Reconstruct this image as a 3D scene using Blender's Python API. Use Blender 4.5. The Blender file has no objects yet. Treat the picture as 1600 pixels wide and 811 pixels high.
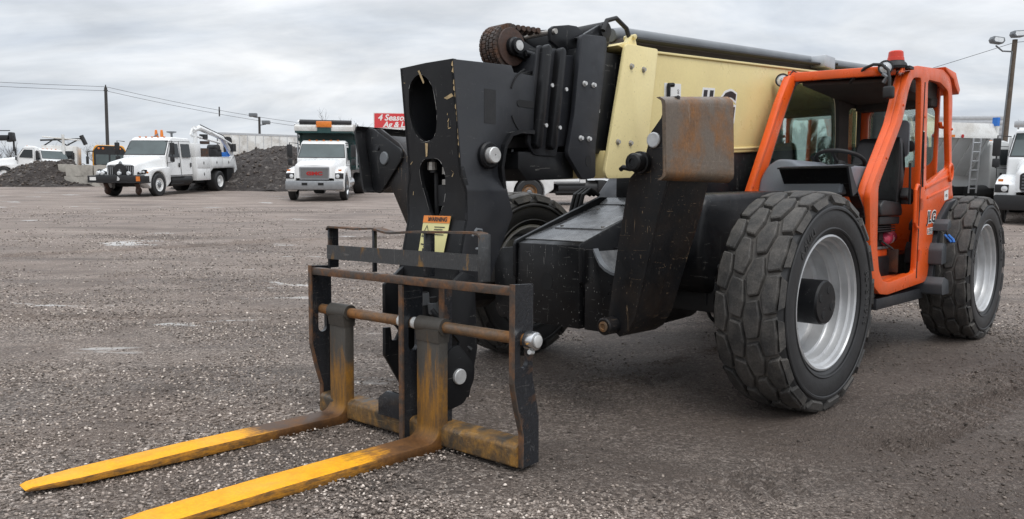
import bpy, bmesh, math, random
import numpy as np
from mathutils import Vector, Matrix
R = math.radians
rng = np.random.default_rng(7)
random.seed(7)
S = bpy.context.scene
COL = S.collection

# ------------------------------------------------------------------ world, light, camera
def N(nt, t, **kw):
    n = nt.nodes.new(t)
    for k, v in kw.items():
        if k.startswith('i_'):
            n.inputs[k[2:].replace('_', ' ')].default_value = v
        else:
            setattr(n, k, v)
    return n
def ramp(nt, stops, interp='LINEAR'):
    n = nt.nodes.new('ShaderNodeValToRGB')
    cr = n.color_ramp; cr.interpolation = interp
    while len(cr.elements) > 1: cr.elements.remove(cr.elements[-1])
    for i, (p, c) in enumerate(stops):
        e = cr.elements[0] if i == 0 else cr.elements.new(p)
        e.position = p
        c = (c, c, c) if isinstance(c, (int, float)) else c
        e.color = (*c, 1)
    return n
def mixc(nt, fac, a, b, mode='MIX'):
    n = nt.nodes.new('ShaderNodeMix'); n.data_type = 'RGBA'; n.blend_type = mode
    def put(sock, v):
        if hasattr(v, 'is_linked') or isinstance(v, bpy.types.NodeSocket): nt.links.new(v, sock)
        elif isinstance(v, (int, float)) and sock.type == 'VALUE': sock.default_value = v
        else: sock.default_value = (*v, 1) if len(v) == 3 else v
    put(n.inputs[0], fac); put(n.inputs[6], a); put(n.inputs[7], b)
    return n.outputs[2]
def mathn(nt, op, a, b=None, clamp=False):
    n = nt.nodes.new('ShaderNodeMath'); n.operation = op; n.use_clamp = clamp
    for i, v in enumerate((a, b)):
        if v is None: continue
        if isinstance(v, bpy.types.NodeSocket): nt.links.new(v, n.inputs[i])
        else: n.inputs[i].default_value = v
    return n.outputs[0]

SUN_EL, SUN_AZ = 58, 150      # azimuth of the sun measured clockwise from +Y
def world():
    w = bpy.data.worlds.new('World'); S.world = w; w.use_nodes = True
    nt = w.node_tree; nt.nodes.clear(); L = nt.links
    out = N(nt, 'ShaderNodeOutputWorld'); bg = N(nt, 'ShaderNodeBackground')
    sky = N(nt, 'ShaderNodeTexSky', sky_type='NISHITA', sun_disc=False)
    sky.sun_elevation = R(SUN_EL); sky.sun_rotation = R(SUN_AZ); sky.dust_density = 3
    tc = N(nt, 'ShaderNodeTexCoord')
    sep = N(nt, 'ShaderNodeSeparateXYZ'); L.new(tc.outputs['Generated'], sep.inputs[0])
    # project the view direction on a cloud deck, so bands flatten towards the horizon
    zz = mathn(nt, 'MAXIMUM', sep.outputs[2], 0.0)
    den = mathn(nt, 'ADD', zz, 0.24)
    px = mathn(nt, 'DIVIDE', sep.outputs[0], den); py = mathn(nt, 'DIVIDE', sep.outputs[1], den)
    cb = N(nt, 'ShaderNodeCombineXYZ'); L.new(px, cb.inputs[0]); L.new(py, cb.inputs[1])
    mp = N(nt, 'ShaderNodeMapping'); mp.inputs['Rotation'].default_value = (0, 0, R(18)); mp.inputs['Scale'].default_value = (0.62, 1.15, 1)
    L.new(cb.outputs[0], mp.inputs[0])
    n1 = N(nt, 'ShaderNodeTexNoise', i_Scale=1.35, i_Detail=8.0, i_Roughness=0.60, i_Distortion=0.5); L.new(mp.outputs[0], n1.inputs['Vector'])
    n2 = N(nt, 'ShaderNodeTexNoise', i_Scale=4.2, i_Detail=6.0, i_Roughness=0.55, i_Distortion=0.4); L.new(mp.outputs[0], n2.inputs['Vector'])
    c1 = ramp(nt, [(0.28, (0.40, 0.445, 0.515)), (0.47, (0.555, 0.59, 0.635)), (0.68, (0.75, 0.76, 0.77))]); L.new(n1.outputs[0], c1.inputs[0])
    c2 = ramp(nt, [(0.3, 0.86), (0.7, 1.09)]); L.new(n2.outputs[0], c2.inputs[0])
    c = mixc(nt, 1.0, c1.outputs[0], c2.outputs[0], 'MULTIPLY')
    # brighter overhead than at the rim, as an overcast sky is
    hz = ramp(nt, [(0.0, 1.0), (0.28, 1.09), (0.62, 1.78), (1.0, 2.5)]); L.new(sep.outputs[2], hz.inputs[0])
    c = mixc(nt, 1.0, c, hz.outputs[0], 'MULTIPLY')
    sk = N(nt, 'ShaderNodeVectorMath', operation='SCALE'); L.new(sky.outputs[0], sk.inputs[0]); sk.inputs[3].default_value = 0.06
    fin = mixc(nt, 0.10, c, sk.outputs[0])
    L.new(fin, bg.inputs[0]); bg.inputs[1].default_value = 1.0
    L.new(bg.outputs[0], out.inputs[0])
world()
sd = bpy.data.lights.new('sun', 'SUN'); sd.energy = 0.9; sd.angle = R(28); sd.color = (1, 0.97, 0.93)
so = bpy.data.objects.new('sun', sd); COL.objects.link(so)
_a = R(SUN_AZ); _e = R(SUN_EL)
so.rotation_euler = Vector((math.sin(_a)*math.cos(_e), math.cos(_a)*math.cos(_e), math.sin(_e))).to_track_quat('Z', 'Y').to_euler()
so.location = (20, -20, 30)

CAM_H, PITCH, ROLL, LENS = 1.3108, R(4.3634), R(0.3121), 27.0
cd = bpy.data.cameras.new('camera'); cd.lens = LENS; cd.sensor_width = 36; cd.clip_start = 0.05; cd.clip_end = 3000
co = bpy.data.objects.new('camera', cd); COL.objects.link(co); S.camera = co
fw = Vector((0, math.cos(PITCH), -math.sin(PITCH))); up = Vector((0, math.sin(PITCH), math.cos(PITCH))); rt = Vector((1, 0, 0))
r2 = rt*math.cos(ROLL) + up*math.sin(ROLL); u2 = up*math.cos(ROLL) - rt*math.sin(ROLL)
M3 = Matrix((r2, u2, -fw)).transposed()
co.matrix_world = Matrix.Translation((0, 0, CAM_H)) @ M3.to_4x4()
S.view_settings.view_transform = 'Standard'; S.view_settings.look = 'None'; S.view_settings.gamma = 1; S.view_settings.exposure = 0.40

# ------------------------------------------------------------------ materials
MATS = {}
def newmat(name):
    m = bpy.data.materials.new(name); m.use_nodes = True
    nt = m.node_tree; nt.nodes.clear()
    out = N(nt, 'ShaderNodeOutputMaterial'); b = N(nt, 'ShaderNodeBsdfPrincipled')
    nt.links.new(b.outputs[0], out.inputs[0])
    MATS[name] = m
    return m, nt, b
def coords(nt, kind='Object', scale=None):
    tc = N(nt, 'ShaderNodeTexCoord')
    if scale is None: return tc.outputs[kind]
    mp = N(nt, 'ShaderNodeMapping'); mp.inputs['Scale'].default_value = scale
    nt.links.new(tc.outputs[kind], mp.inputs[0]); return mp.outputs[0]
def noise(nt, vec, scale, detail=4, rough=0.55, dist=0.0):
    n = N(nt, 'ShaderNodeTexNoise', i_Scale=scale, i_Detail=float(detail), i_Roughness=rough, i_Distortion=dist)
    nt.links.new(vec, n.inputs['Vector']); return n.outputs[0]
def rmp(nt, src, stops, interp='LINEAR'):
    r_ = ramp(nt, stops, interp); nt.links.new(src, r_.inputs[0]); return r_.outputs[0]
def bump(nt, b, src, strength=0.3, dist=0.01):
    bp = N(nt, 'ShaderNodeBump', i_Strength=strength, i_Distance=dist)
    nt.links.new(src, bp.inputs['Height']); nt.links.new(bp.outputs[0], b.inputs['Normal']); return bp
def paint(name, col, rough=0.4, dirt=(0.10, 0.085, 0.07), amt=0.25, dscale=3.0, nick=None, nick_amt=0.0, scratch=None, metal=0.0, spec=0.5):
    """weathered paint: dust clouds, nicks and hair scratches with shapes of their own"""
    m, nt, b = newmat(name); L = nt.links; v = coords(nt)
    c = col
    d = rmp(nt, noise(nt, v, dscale, 6, 0.62), [(0.42, 0.0), (0.75, amt)])
    c = mixc(nt, d, c, dirt)
    f = rmp(nt, noise(nt, v, 60, 3), [(0.35, 0.975), (0.65, 1.02)])
    c = mixc(nt, 1.0, c, f, 'MULTIPLY')
    if nick_amt > 0:
        nv = N(nt, 'ShaderNodeTexVoronoi', feature='F1', i_Scale=38.0, i_Randomness=1.0)
        wv = coords(nt, 'Object', (1, 1.6, 0.8)); L.new(wv, nv.inputs['Vector'])
        spots = rmp(nt, nv.outputs['Distance'], [(0.06, 1.0), (0.17, 0.0)])
        gate = rmp(nt, noise(nt, v, 11, 3), [(0.46, 0.0), (0.56, 1.0)])
        k = mathn(nt, 'MULTIPLY', mathn(nt, 'MULTIPLY', spots, gate), nick_amt)
        c = mixc(nt, k, c, nick or (0.35, 0.33, 0.3))
    if scratch:
        for s_, sc in (((40, 40, 2.5), 1.0), ((3, 3, 45), 1.0)):
            sv = coords(nt, 'Object', s_)
            n_ = noise(nt, sv, 1.2, 3, 0.6, 1.5)
            k = rmp(nt, n_, [(0.685, 0.0), (0.70, scratch[1]), (0.715, 0.0)])
            c = mixc(nt, k, c, scratch[0])
    L.new(c, b.inputs['Base Color'])
    rr = rmp(nt, noise(nt, v, 9, 5), [(0.3, max(0.05, rough-0.10)), (0.7, min(1, rough+0.14))])
    L.new(rr, b.inputs['Roughness']); b.inputs['Metallic'].default_value = metal; b.inputs['Specular IOR Level'].default_value = spec
    bump(nt, b, noise(nt, v, 35, 4), 0.06, 0.004)
    return m
def plain(name, col, rough=0.5, metal=0.0, var=0.12, vs=8.0, bmp=0.0, bs=60):
    m, nt, b = newmat(name); v = coords(nt)
    f = rmp(nt, noise(nt, v, vs, 5), [(0.3, 1-var), (0.7, 1+var)])
    nt.links.new(mixc(nt, 1.0, col, f, 'MULTIPLY'), b.inputs['Base Color'])
    b.inputs['Roughness'].default_value = rough; b.inputs['Metallic'].default_value = metal
    if bmp: bump(nt, b, noise(nt, v, bs, 4), bmp, 0.01)
    return m
def rusty(name, steel, rust, deep, lo=0.42, hi=0.58, rough=0.65, scale=5.0, metal=0.0, stretch=(1, 1, 1), scr=None):
    m, nt, b = newmat(name); L = nt.links; v = coords(nt, 'Object', stretch)
    a = rmp(nt, noise(nt, v, scale, 8, 0.66, 0.4), [(lo, 0.0), (hi, 1.0)])
    d = rmp(nt, noise(nt, v, scale*2.3, 7, 0.7), [(0.45, 0.0), (0.7, 1.0)])
    c = mixc(nt, a, steel, mixc(nt, d, rust, deep))
    if scr:
        for s_ in ((45, 45, 2.2), (2.2, 30, 45), (30, 3, 30)):
            k = rmp(nt, noise(nt, coords(nt, 'Object', s_), 1.2, 3, 0.6, 1.2), [(0.66, 0.0), (0.685, 0.55), (0.71, 0.0)]); c = mixc(nt, k, c, scr)
    f = rmp(nt, noise(nt, v, 70, 4, 0.7), [(0.3, 0.72), (0.7, 1.22)])
    L.new(mixc(nt, 1.0, c, f, 'MULTIPLY'), b.inputs['Base Color'])
    L.new(rmp(nt, a, [(0, rough-0.22), (1, rough+0.1)]), b.inputs['Roughness']); b.inputs['Metallic'].default_value = metal
    bump(nt, b, noise(nt, v, 45, 6, 0.7), 0.35, 0.004)
    return m

paint('black_paint', (0.0075, 0.008, 0.0095), 0.40, (0.030, 0.029, 0.028), 0.35, 2.5, scratch=((0.30, 0.29, 0.27), 0.6), spec=0.30)
paint('black_satin', (0.019, 0.0205, 0.0245), 0.44, (0.040, 0.039, 0.039), 0.5, 1.8, scratch=((0.16, 0.16, 0.155), 0.35), spec=0.38)
paint('black_nicked', (0.008, 0.0082, 0.0092), 0.34, (0.04, 0.037, 0.034), 0.3, 4.0, (0.42, 0.41, 0.39), 0.9, ((0.34, 0.33, 0.31), 0.6), spec=0.32)
paint('black_scraped', (0.0075, 0.0078, 0.009), 0.42, (0.055, 0.034, 0.020), 0.38, 3.6, (0.22, 0.18, 0.14), 0.55, ((0.40, 0.28, 0.17), 0.9), spec=0.32)
paint('deck_sheen', (0.095, 0.096, 0.099), 0.24, (0.30, 0.30, 0.295), 0.85, 6.0)  # black deck painted grey, standing for the sky reflected on its top
paint('cream_paint', (0.74, 0.615, 0.285), 0.33, (0.50, 0.385, 0.18), 0.42, 1.3, scratch=((0.50, 0.40, 0.22), 0.5))
paint('cream_bright', (0.79, 0.67, 0.335), 0.36, (0.55, 0.44, 0.22), 0.32, 2.0, (0.16, 0.11, 0.07), 0.5)
paint('orange_paint', (0.80, 0.105, 0.010), 0.33, (0.40, 0.085, 0.025), 0.5, 2.8, (0.10, 0.03, 0.015), 0.55, ((0.25, 0.06, 0.02), 0.5))
paint('orange_floor', (0.70, 0.085, 0.012), 0.45, (0.22, 0.12, 0.07), 0.8, 6.0)
paint('cab_plastic', (0.050, 0.055, 0.062), 0.55, (0.10, 0.10, 0.10), 0.3, 4.0)
paint('cowl_grey', (0.150, 0.168, 0.192), 0.5, (0.15, 0.15, 0.15), 0.35, 4.0)
plain('headliner', (0.056, 0.053, 0.050), 0.85, 0, 0.15, 9, 0.2)
plain('seat_vinyl', (0.014, 0.014, 0.015), 0.42, 0, 0.2, 12, 0.15, 40)
plain('rubber_plain', (0.016, 0.016, 0.017), 0.6, 0, 0.2, 10, 0.1)
plain('dark_void', (0.006, 0.006, 0.0065), 0.7)
plain('chrome', (0.62, 0.62, 0.62), 0.22, 1.0, 0.08)
plain('zinc_pin', (0.60, 0.60, 0.59), 0.38, 0.35, 0.15, 25)
plain('bolt_steel', (0.40, 0.38, 0.35), 0.4, 0.6, 0.15, 30)
plain('silver_rim', (0.52, 0.525, 0.53), 0.38, 0.45, 0.14, 7)
plain('tube_grey', (0.16, 0.17, 0.18), 0.38, 0.2, 0.12, 5)
plain('gap_shade', (0.045, 0.034, 0.027), 0.6, 0, 0.2, 6)  # dark brown stands for shade in the gap under the return tube
plain('white_decal', (0.78, 0.78, 0.76), 0.4, 0, 0.04)
plain('black_decal', (0.016, 0.016, 0.018), 0.4)
plain('decal_yellow', (0.76, 0.70, 0.32), 0.4, 0, 0.06)
plain('decal_orange', (0.80, 0.24, 0.03), 0.4, 0, 0.06)
plain('pink_red', (0.50, 0.05, 0.10), 0.35, 0, 0.1)
plain('pale_pink', (0.70, 0.50, 0.44), 0.5)
plain('blue_plastic', (0.02, 0.16, 0.55), 0.4)
plain('pale_plastic', (0.62, 0.64, 0.62), 0.5, 0, 0.08)
plain('beacon_red', (0.62, 0.045, 0.02), 0.16, 0, 0.1)
plain('grey_tread_plate', (0.22, 0.21, 0.205), 0.45, 0.4, 0.2, 20)
rusty('chain_rust', (0.042, 0.030, 0.024), (0.125, 0.052, 0.022), (0.05, 0.027, 0.018), 0.46, 0.66, 0.75, 10)
rusty('roller_rust', (0.055, 0.032, 0.024), (0.075, 0.038, 0.026), (0.04, 0.024, 0.018), 0.4, 0.6, 0.6, 6)
rusty('carriage_steel', (0.022, 0.024, 0.028), (0.13, 0.058, 0.02), (0.055, 0.028, 0.016), 0.57, 0.70, 0.46, 4.5, scr=(0.17, 0.165, 0.16))
rusty('rust_edge', (0.060, 0.048, 0.040), (0.17, 0.080, 0.034), (0.075, 0.040, 0.026), 0.42, 0.60, 0.66, 11)
rusty('shaft_rust', (0.13, 0.088, 0.055), (0.29, 0.125, 0.030), (0.13, 0.062, 0.026), 0.40, 0.62, 0.55, 6)
rusty('shaft_white', (0.62, 0.63, 0.62), (0.10, 0.09, 0.08), (0.3, 0.28, 0.25), 0.56, 0.62, 0.6, 14)
rusty('beam_rust', (0.060, 0.046, 0.032), (0.30, 0.150, 0.028), (0.10, 0.055, 0.025), 0.40, 0.60, 0.65, 6, 0, (1, 1.4, 1.2), (0.34, 0.24, 0.12))
rusty('pad_rust', (0.115, 0.083, 0.056), (0.225, 0.095, 0.024), (0.095, 0.064, 0.042), 0.44, 0.64, 0.58, 4.0, 0.0, scr=(0.26, 0.21, 0.16))
plain('bare_tan', (0.50, 0.37, 0.20), 0.7, 0, 0.3, 40)
plain('bare_grey', (0.34, 0.335, 0.32), 0.55, 0, 0.3, 40)
rusty('bar_steel', (0.050, 0.052, 0.054), (0.22, 0.12, 0.03), (0.11, 0.06, 0.03), 0.58, 0.66, 0.5, 5, 0, (1, 2.2, 0.7), (0.22, 0.21, 0.20))
rusty('concrete', (0.42, 0.395, 0.35), (0.33, 0.31, 0.275), (0.24, 0.225, 0.20), 0.4, 0.62, 0.9, 1.6)
rusty('weathered_white', (0.70, 0.70, 0.68), (0.58, 0.56, 0.52), (0.40, 0.38, 0.35), 0.45, 0.62, 0.5, 1.2)
paint('truck_white', (0.80, 0.805, 0.80), 0.30, (0.45, 0.43, 0.40), 0.22, 1.2)
paint('truck_grey', (0.58, 0.59, 0.585), 0.4, (0.3, 0.29, 0.27), 0.35, 1.5)
paint('truck_green', (0.012, 0.055, 0.055), 0.35, (0.10, 0.10, 0.09), 0.3, 1.5)
paint('bus_yellow', (0.74, 0.33, 0.02), 0.35, (0.4, 0.2, 0.05), 0.2, 1.2)
plain('truck_black', (0.014, 0.014, 0.015), 0.5, 0, 0.2, 4)
plain('truck_glass', (0.016, 0.020, 0.022), 0.06, 0, 0.1)
plain('glass_pale', (0.075, 0.095, 0.095), 0.08, 0, 0.15, 2)
plain('aluminium', (0.55, 0.56, 0.57), 0.36, 0.75, 0.1)
plain('grille_grey', (0.18, 0.18, 0.18), 0.4, 0.4, 0.15, 40)
plain('bumper_grey', (0.30, 0.31, 0.32), 0.4, 0.5, 0.12)
plain('amber', (0.70, 0.20, 0.03), 0.25)
plain('lamp_red', (0.42, 0.02, 0.02), 0.25)
plain('sign_red', (0.62, 0.045, 0.05), 0.5, 0, 0.06)
plain('sign_white', (0.78, 0.78, 0.76), 0.5, 0, 0.05)
plain('wood_pole', (0.105, 0.080, 0.060), 0.85, 0, 0.28, 6, 0.3)
plain('dark_pole', (0.045, 0.042, 0.04), 0.8)
plain('wire', (0.06, 0.06, 0.062), 0.6)
plain('bark', (0.085, 0.075, 0.068), 0.9, 0, 0.2, 5)
plain('needles', (0.030, 0.052, 0.026), 0.75, 0, 0.3, 2)
plain('lens', (0.75, 0.77, 0.78), 0.12, 0.3, 0.1)
plain('tyre_wall', (0.021, 0.021, 0.022), 0.55, 0, 0.22, 9, 0.15, 30)

plain('tyre_letter', (0.034, 0.034, 0.034), 0.5, 0, 0.2, 9)
plain('tyre_groove', (0.115, 0.106, 0.096), 0.85, 0, 0.3, 14, 0.4, 50)
def tread_mat():
    m, nt, b = newmat('tyre_tread'); L = nt.links; v = coords(nt)
    d = rmp(nt, noise(nt, v, 6, 7, 0.68), [(0.40, 0.0), (0.72, 0.85)])
    c = mixc(nt, d, (0.040, 0.0385, 0.037), (0.135, 0.122, 0.108))
    f = rmp(nt, noise(nt, v, 90, 5, 0.7), [(0.3, 0.62), (0.7, 1.3)])
    L.new(mixc(nt, 1.0, c, f, 'MULTIPLY'), b.inputs['Base Color'])
    b.inputs['Roughness'].default_value = 0.72
    bump(nt, b, noise(nt, v, 55, 7, 0.72), 0.55, 0.008)
tread_mat()
def fork_mat():
    m, nt, b = newmat('fork_steel'); L = nt.links; v = coords(nt)
    sep = N(nt, 'ShaderNodeSeparateXYZ'); L.new(v, sep.inputs[0])
    n_ = noise(nt, v, 5, 6, 0.6)
    xx = mathn(nt, 'ADD', sep.outputs[0], mathn(nt, 'MULTIPLY', mathn(nt, 'SUBTRACT', n_, 0.5), 0.35))
    geo = N(nt, 'ShaderNodeNewGeometry'); sn = N(nt, 'ShaderNodeSeparateXYZ'); tn = N(nt, 'ShaderNodeVectorTransform', vector_type='NORMAL', convert_from='WORLD', convert_to='OBJECT')
    L.new(geo.outputs['Normal'], tn.inputs[0]); L.new(tn.outputs[0], sn.inputs[0])
    ysh = N(nt, 'ShaderNodeMapRange'); L.new(sep.outputs[1], ysh.inputs[0]); ysh.inputs[1].default_value = -0.3; ysh.inputs[2].default_value = 0.1; ysh.inputs[4].default_value = 0.20
    xx = mathn(nt, 'ADD', xx, ysh.outputs[0])
    xx = mathn(nt, 'ADD', xx, mathn(nt, 'MULTIPLY', mathn(nt, 'SUBTRACT', noise(nt, coords(nt, 'Object', (5, 26, 5)), 1.5, 7, 0.75), 0.5), 0.5))
    yel = mixc(nt, rmp(nt, noise(nt, v, 14, 6, 0.7), [(0.45, 0), (0.75, 0.7)]), (0.86, 0.385, 0.004), (0.66, 0.235, 0.008))
    # side faces of the blade keep only smears of the paint
    streak = noise(nt, coords(nt, 'Object', (14, 3, 60)), 1.0, 5, 0.7)
    side = mixc(nt, rmp(nt, streak, [(0.40, 0.0), (0.62, 0.9)]), (0.16, 0.085, 0.03), (0.55, 0.24, 0.025))
    top = rmp(nt, sn.outputs[2], [(0.4, 0.0), (0.8, 1.0)])
    blade = mixc(nt, top, side, yel)
    brown = mixc(nt, rmp(nt, n_, [(0.4, 0), (0.65, 1)]), (0.066, 0.034, 0.017), (0.165, 0.072, 0.020))
    mr = N(nt, 'ShaderNodeMapRange'); L.new(xx, mr.inputs[0]); mr.inputs[1].default_value = 2.74; mr.inputs[2].default_value = 2.92
    c = mixc(nt, mr.outputs[0], brown, blade)
    # upright shank: grey steel above, rust-orange below
    zz = mathn(nt, 'ADD', sep.outputs[2], mathn(nt, 'MULTIPLY', mathn(nt, 'SUBTRACT', noise(nt, coords(nt, 'Object', (5, 16, 1.8)), 1.5, 7, 0.72), 0.5), 1.1))
    shank = mixc(nt, rmp(nt, zz, [(0.27, 0.0), (0.46, 1.0)]), mixc(nt, rmp(nt, noise(nt, coords(nt, 'Object', (6, 20, 3)), 2.0, 7, 0.72), [(0.42, 0.0), (0.66, 1.0)]), (0.27, 0.128, 0.022), (0.10, 0.062, 0.034)), (0.066, 0.060, 0.052))
    up_ = N(nt, 'ShaderNodeMapRange'); L.new(sep.outputs[2], up_.inputs[0]); up_.inputs[1].default_value = 0.06; up_.inputs[2].default_value = 0.10
    c = mixc(nt, up_.outputs[0], c, shank)
    f = rmp(nt, noise(nt, v, 80, 5, 0.7), [(0.3, 0.82), (0.7, 1.14)])
    L.new(mixc(nt, 1.0, c, f, 'MULTIPLY'), b.inputs['Base Color'])
    L.new(rmp(nt, n_, [(0.35, 0.40), (0.6, 0.62)]), b.inputs['Roughness']); b.inputs['Specular IOR Level'].default_value = 0.3
    bump(nt, b, noise(nt, v, 50, 6, 0.7), 0.22, 0.003)
fork_mat()
def glass_mat():
    m = bpy.data.materials.new('cab_glass'); m.use_nodes = True; nt = m.node_tree; nt.nodes.clear(); L = nt.links
    out = N(nt, 'ShaderNodeOutputMaterial'); mx = N(nt, 'ShaderNodeMixShader'); t = N(nt, 'ShaderNodeBsdfTransparent'); g = N(nt, 'ShaderNodeBsdfGlossy', i_Roughness=0.0)
    t.inputs[0].default_value = (0.93, 0.975, 0.955, 1); g.inputs[0].default_value = (0.86, 0.97, 0.93, 1)
    lw = N(nt, 'ShaderNodeLayerWeight', i_Blend=0.55); f = rmp(nt, lw.outputs['Fresnel'], [(0.0, 0.10), (0.4, 0.34), (1.0, 0.85)])
    f = rmp(nt, lw.outputs['Fresnel'], [(0.0, 0.14), (0.25, 0.54), (1.0, 0.85)])
    L.new(f, mx.inputs[0]); L.new(t.outputs[0], mx.inputs[1]); L.new(g.outputs[0], mx.inputs[2]); L.new(mx.outputs[0], out.inputs[0])
    MATS['cab_glass'] = m
glass_mat()
def ground_mat():
    m, nt, b = newmat('gravel_ground'); L = nt.links; v = coords(nt)
    wv = N(nt, 'ShaderNodeVectorMath', operation='ADD'); nd = N(nt, 'ShaderNodeTexNoise', i_Scale=30.0, i_Detail=2.0); L.new(v, nd.inputs['Vector'])
    sc = N(nt, 'ShaderNodeVectorMath', operation='SCALE'); L.new(nd.outputs['Color'], sc.inputs[0]); sc.inputs[3].default_value = 0.02
    L.new(v, wv.inputs[0]); L.new(sc.outputs[0], wv.inputs[1])
    def vor(scale):
        n_ = N(nt, 'ShaderNodeTexVoronoi', feature='F1', i_Scale=scale); L.new(wv.outputs[0], n_.inputs['Vector']); return n_
    va, vb, vc = vor(62), vor(120), vor(26)
    def cell(vn): 
        s_ = N(nt, 'ShaderNodeSeparateColor'); L.new(vn.outputs['Color'], s_.inputs[0]); return s_.outputs[0]
    ca = rmp(nt, cell(va), [(0.0, (0.040, 0.030, 0.024)), (0.40, (0.128, 0.099, 0.080)), (0.72, (0.305, 0.247, 0.208)), (0.9, (0.554, 0.467, 0.403)), (1.0, (0.777, 0.676, 0.596))])
    cb_ = rmp(nt, cell(vb), [(0.0, (0.046, 0.035, 0.027)), (0.55, (0.167, 0.130, 0.106)), (0.85, (0.377, 0.309, 0.260)), (1.0, (0.688, 0.587, 0.510))])
    stones = mixc(nt, rmp(nt, noise(nt, v, 2.3, 4), [(0.4, 0.25), (0.6, 0.75)]), ca, cb_)
    mud = mixc(nt, noise(nt, v, 3.0, 6, 0.65), (0.084, 0.058, 0.044), (0.183, 0.137, 0.107))
    mudmask = rmp(nt, noise(nt, v, 0.75, 6, 0.6, 0.6), [(0.48, 0.0), (0.60, 0.55)])
    # the yard farther off is paler and finer
    sep = N(nt, 'ShaderNodeSeparateXYZ'); L.new(v, sep.inputs[0])
    c = mixc(nt, mudmask, stones, mud)
    far = N(nt, 'ShaderNodeMapRange'); L.new(sep.outputs[1], far.inputs[0]); far.inputs[1].default_value = 5.0; far.inputs[2].default_value = 22.0; far.inputs[4].default_value = 0.78
    yard = mixc(nt, noise(nt, coords(nt, 'Object', (0.5, 2.2, 1)), 1.3, 7, 0.65), (0.203, 0.160, 0.135), (0.428, 0.354, 0.309))
    c = mixc(nt, far.outputs[0], c, yard)
    strk = rmp(nt, noise(nt, coords(nt, 'Object', (0.28, 1.5, 1)), 1.0, 7, 0.66, 0.5), [(0.34, 0.62), (0.5, 1.0), (0.66, 1.28)])
    c = mixc(nt, 0.85, c, strk, 'MULTIPLY')
    wet = rmp(nt, noise(nt, coords(nt, 'Object', (0.8, 1.3, 1)), 0.42, 5, 0.6, 0.5), [(0.52, 0.0), (0.66, 0.62)])
    # churned damp mud round the machine
    gp = N(nt, 'ShaderNodeVectorMath', operation='DISTANCE'); L.new(v, gp.inputs[0]); gp.inputs[1].default_value = (2.8, 5.4, 0)
    blob = N(nt, 'ShaderNodeMapRange'); L.new(mathn(nt, 'ADD', gp.outputs['Value'], mathn(nt, 'MULTIPLY', mathn(nt, 'SUBTRACT', noise(nt, v, 1.1, 6, 0.65), 0.5), 3.2)), blob.inputs[0]); blob.inputs[1].default_value = 3.7; blob.inputs[2].default_value = 1.9
    damp_ = mathn(nt, 'MULTIPLY', blob.outputs[0], 0.60)
    c = mixc(nt, damp_, c, mixc(nt, noise(nt, v, 9, 6, 0.7), (0.051, 0.036, 0.027), (0.126, 0.096, 0.077)))
    wet = mathn(nt, 'MAXIMUM', wet, mathn(nt, 'MULTIPLY', damp_, 0.55))
    c = mixc(nt, wet, c, mixc(nt, 1.0, c, (0.58, 0.53, 0.50), 'MULTIPLY'))
    puddle_glare = rmp(nt, noise(nt, coords(nt, 'Object', (0.75, 2.0, 1)), 0.62, 5, 0.55, 0.3), [(0.645, 0.0), (0.685, 0.85)])
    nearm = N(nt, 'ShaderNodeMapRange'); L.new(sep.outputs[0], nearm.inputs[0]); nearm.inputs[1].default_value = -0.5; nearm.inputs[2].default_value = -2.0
    puddle_glare = mathn(nt, 'MULTIPLY', puddle_glare, nearm.outputs[0])
    c = mixc(nt, puddle_glare, c, (0.46, 0.44, 0.415))  # pale colour stands for the sky reflected in standing water
    L.new(c, b.inputs['Base Color'])
    ro = mixc(nt, wet, (0.82, 0.82, 0.82), (0.42, 0.42, 0.42)); ro = mixc(nt, puddle_glare, ro, (0.16, 0.16, 0.16))
    L.new(ro, b.inputs['Roughness'])
    hgt = mathn(nt, 'ADD', mathn(nt, 'MULTIPLY', mathn(nt, 'SUBTRACT', 0.7, va.outputs['Distance']), cell(va)), mathn(nt, 'MULTIPLY', vb.outputs['Distance'], -0.4))
    hgt = mathn(nt, 'ADD', hgt, mathn(nt, 'MULTIPLY', noise(nt, v, 6, 8, 0.72), 2.6))
    damp = mathn(nt, 'SUBTRACT', 1.0, puddle_glare)
    hgt = mathn(nt, 'MULTIPLY', hgt, damp)
    bump(nt, b, hgt, 1.0, 0.024)
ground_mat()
def stone_mat():
    m, nt, b = newmat('loose_stone'); L = nt.links
    g = N(nt, 'ShaderNodeAttribute', attribute_name='tone')
    c = rmp(nt, g.outputs['Fac'], [(0.0, (0.044, 0.034, 0.027)), (0.40, (0.155, 0.123, 0.101)), (0.78, (0.377, 0.311, 0.263)), (1.0, (0.732, 0.640, 0.561))])
    L.new(c, b.inputs['Base Color']); b.inputs['Roughness'].default_value = 0.7
stone_mat()
def pile_mat():
    m, nt, b = newmat('pile_soil'); L = nt.links; v = coords(nt)
    vn = N(nt, 'ShaderNodeTexVoronoi', feature='F1', i_Scale=7.0); L.new(v, vn.inputs['Vector'])
    s_ = N(nt, 'ShaderNodeSeparateColor'); L.new(vn.outputs['Color'], s_.inputs[0])
    c = rmp(nt, s_.outputs[0], [(0, (0.018, 0.015, 0.014)), (0.7, (0.052, 0.044, 0.040)), (0.93, (0.12, 0.105, 0.095)), (1, (0.24, 0.22, 0.20))])
    L.new(mixc(nt, noise(nt, v, 1.0, 5), c, (0.045, 0.036, 0.032)), b.inputs['Base Color']); b.inputs['Roughness'].default_value = 0.9
    bump(nt, b, noise(nt, v, 6, 7, 0.7), 0.9, 0.15)
pile_mat()

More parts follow.
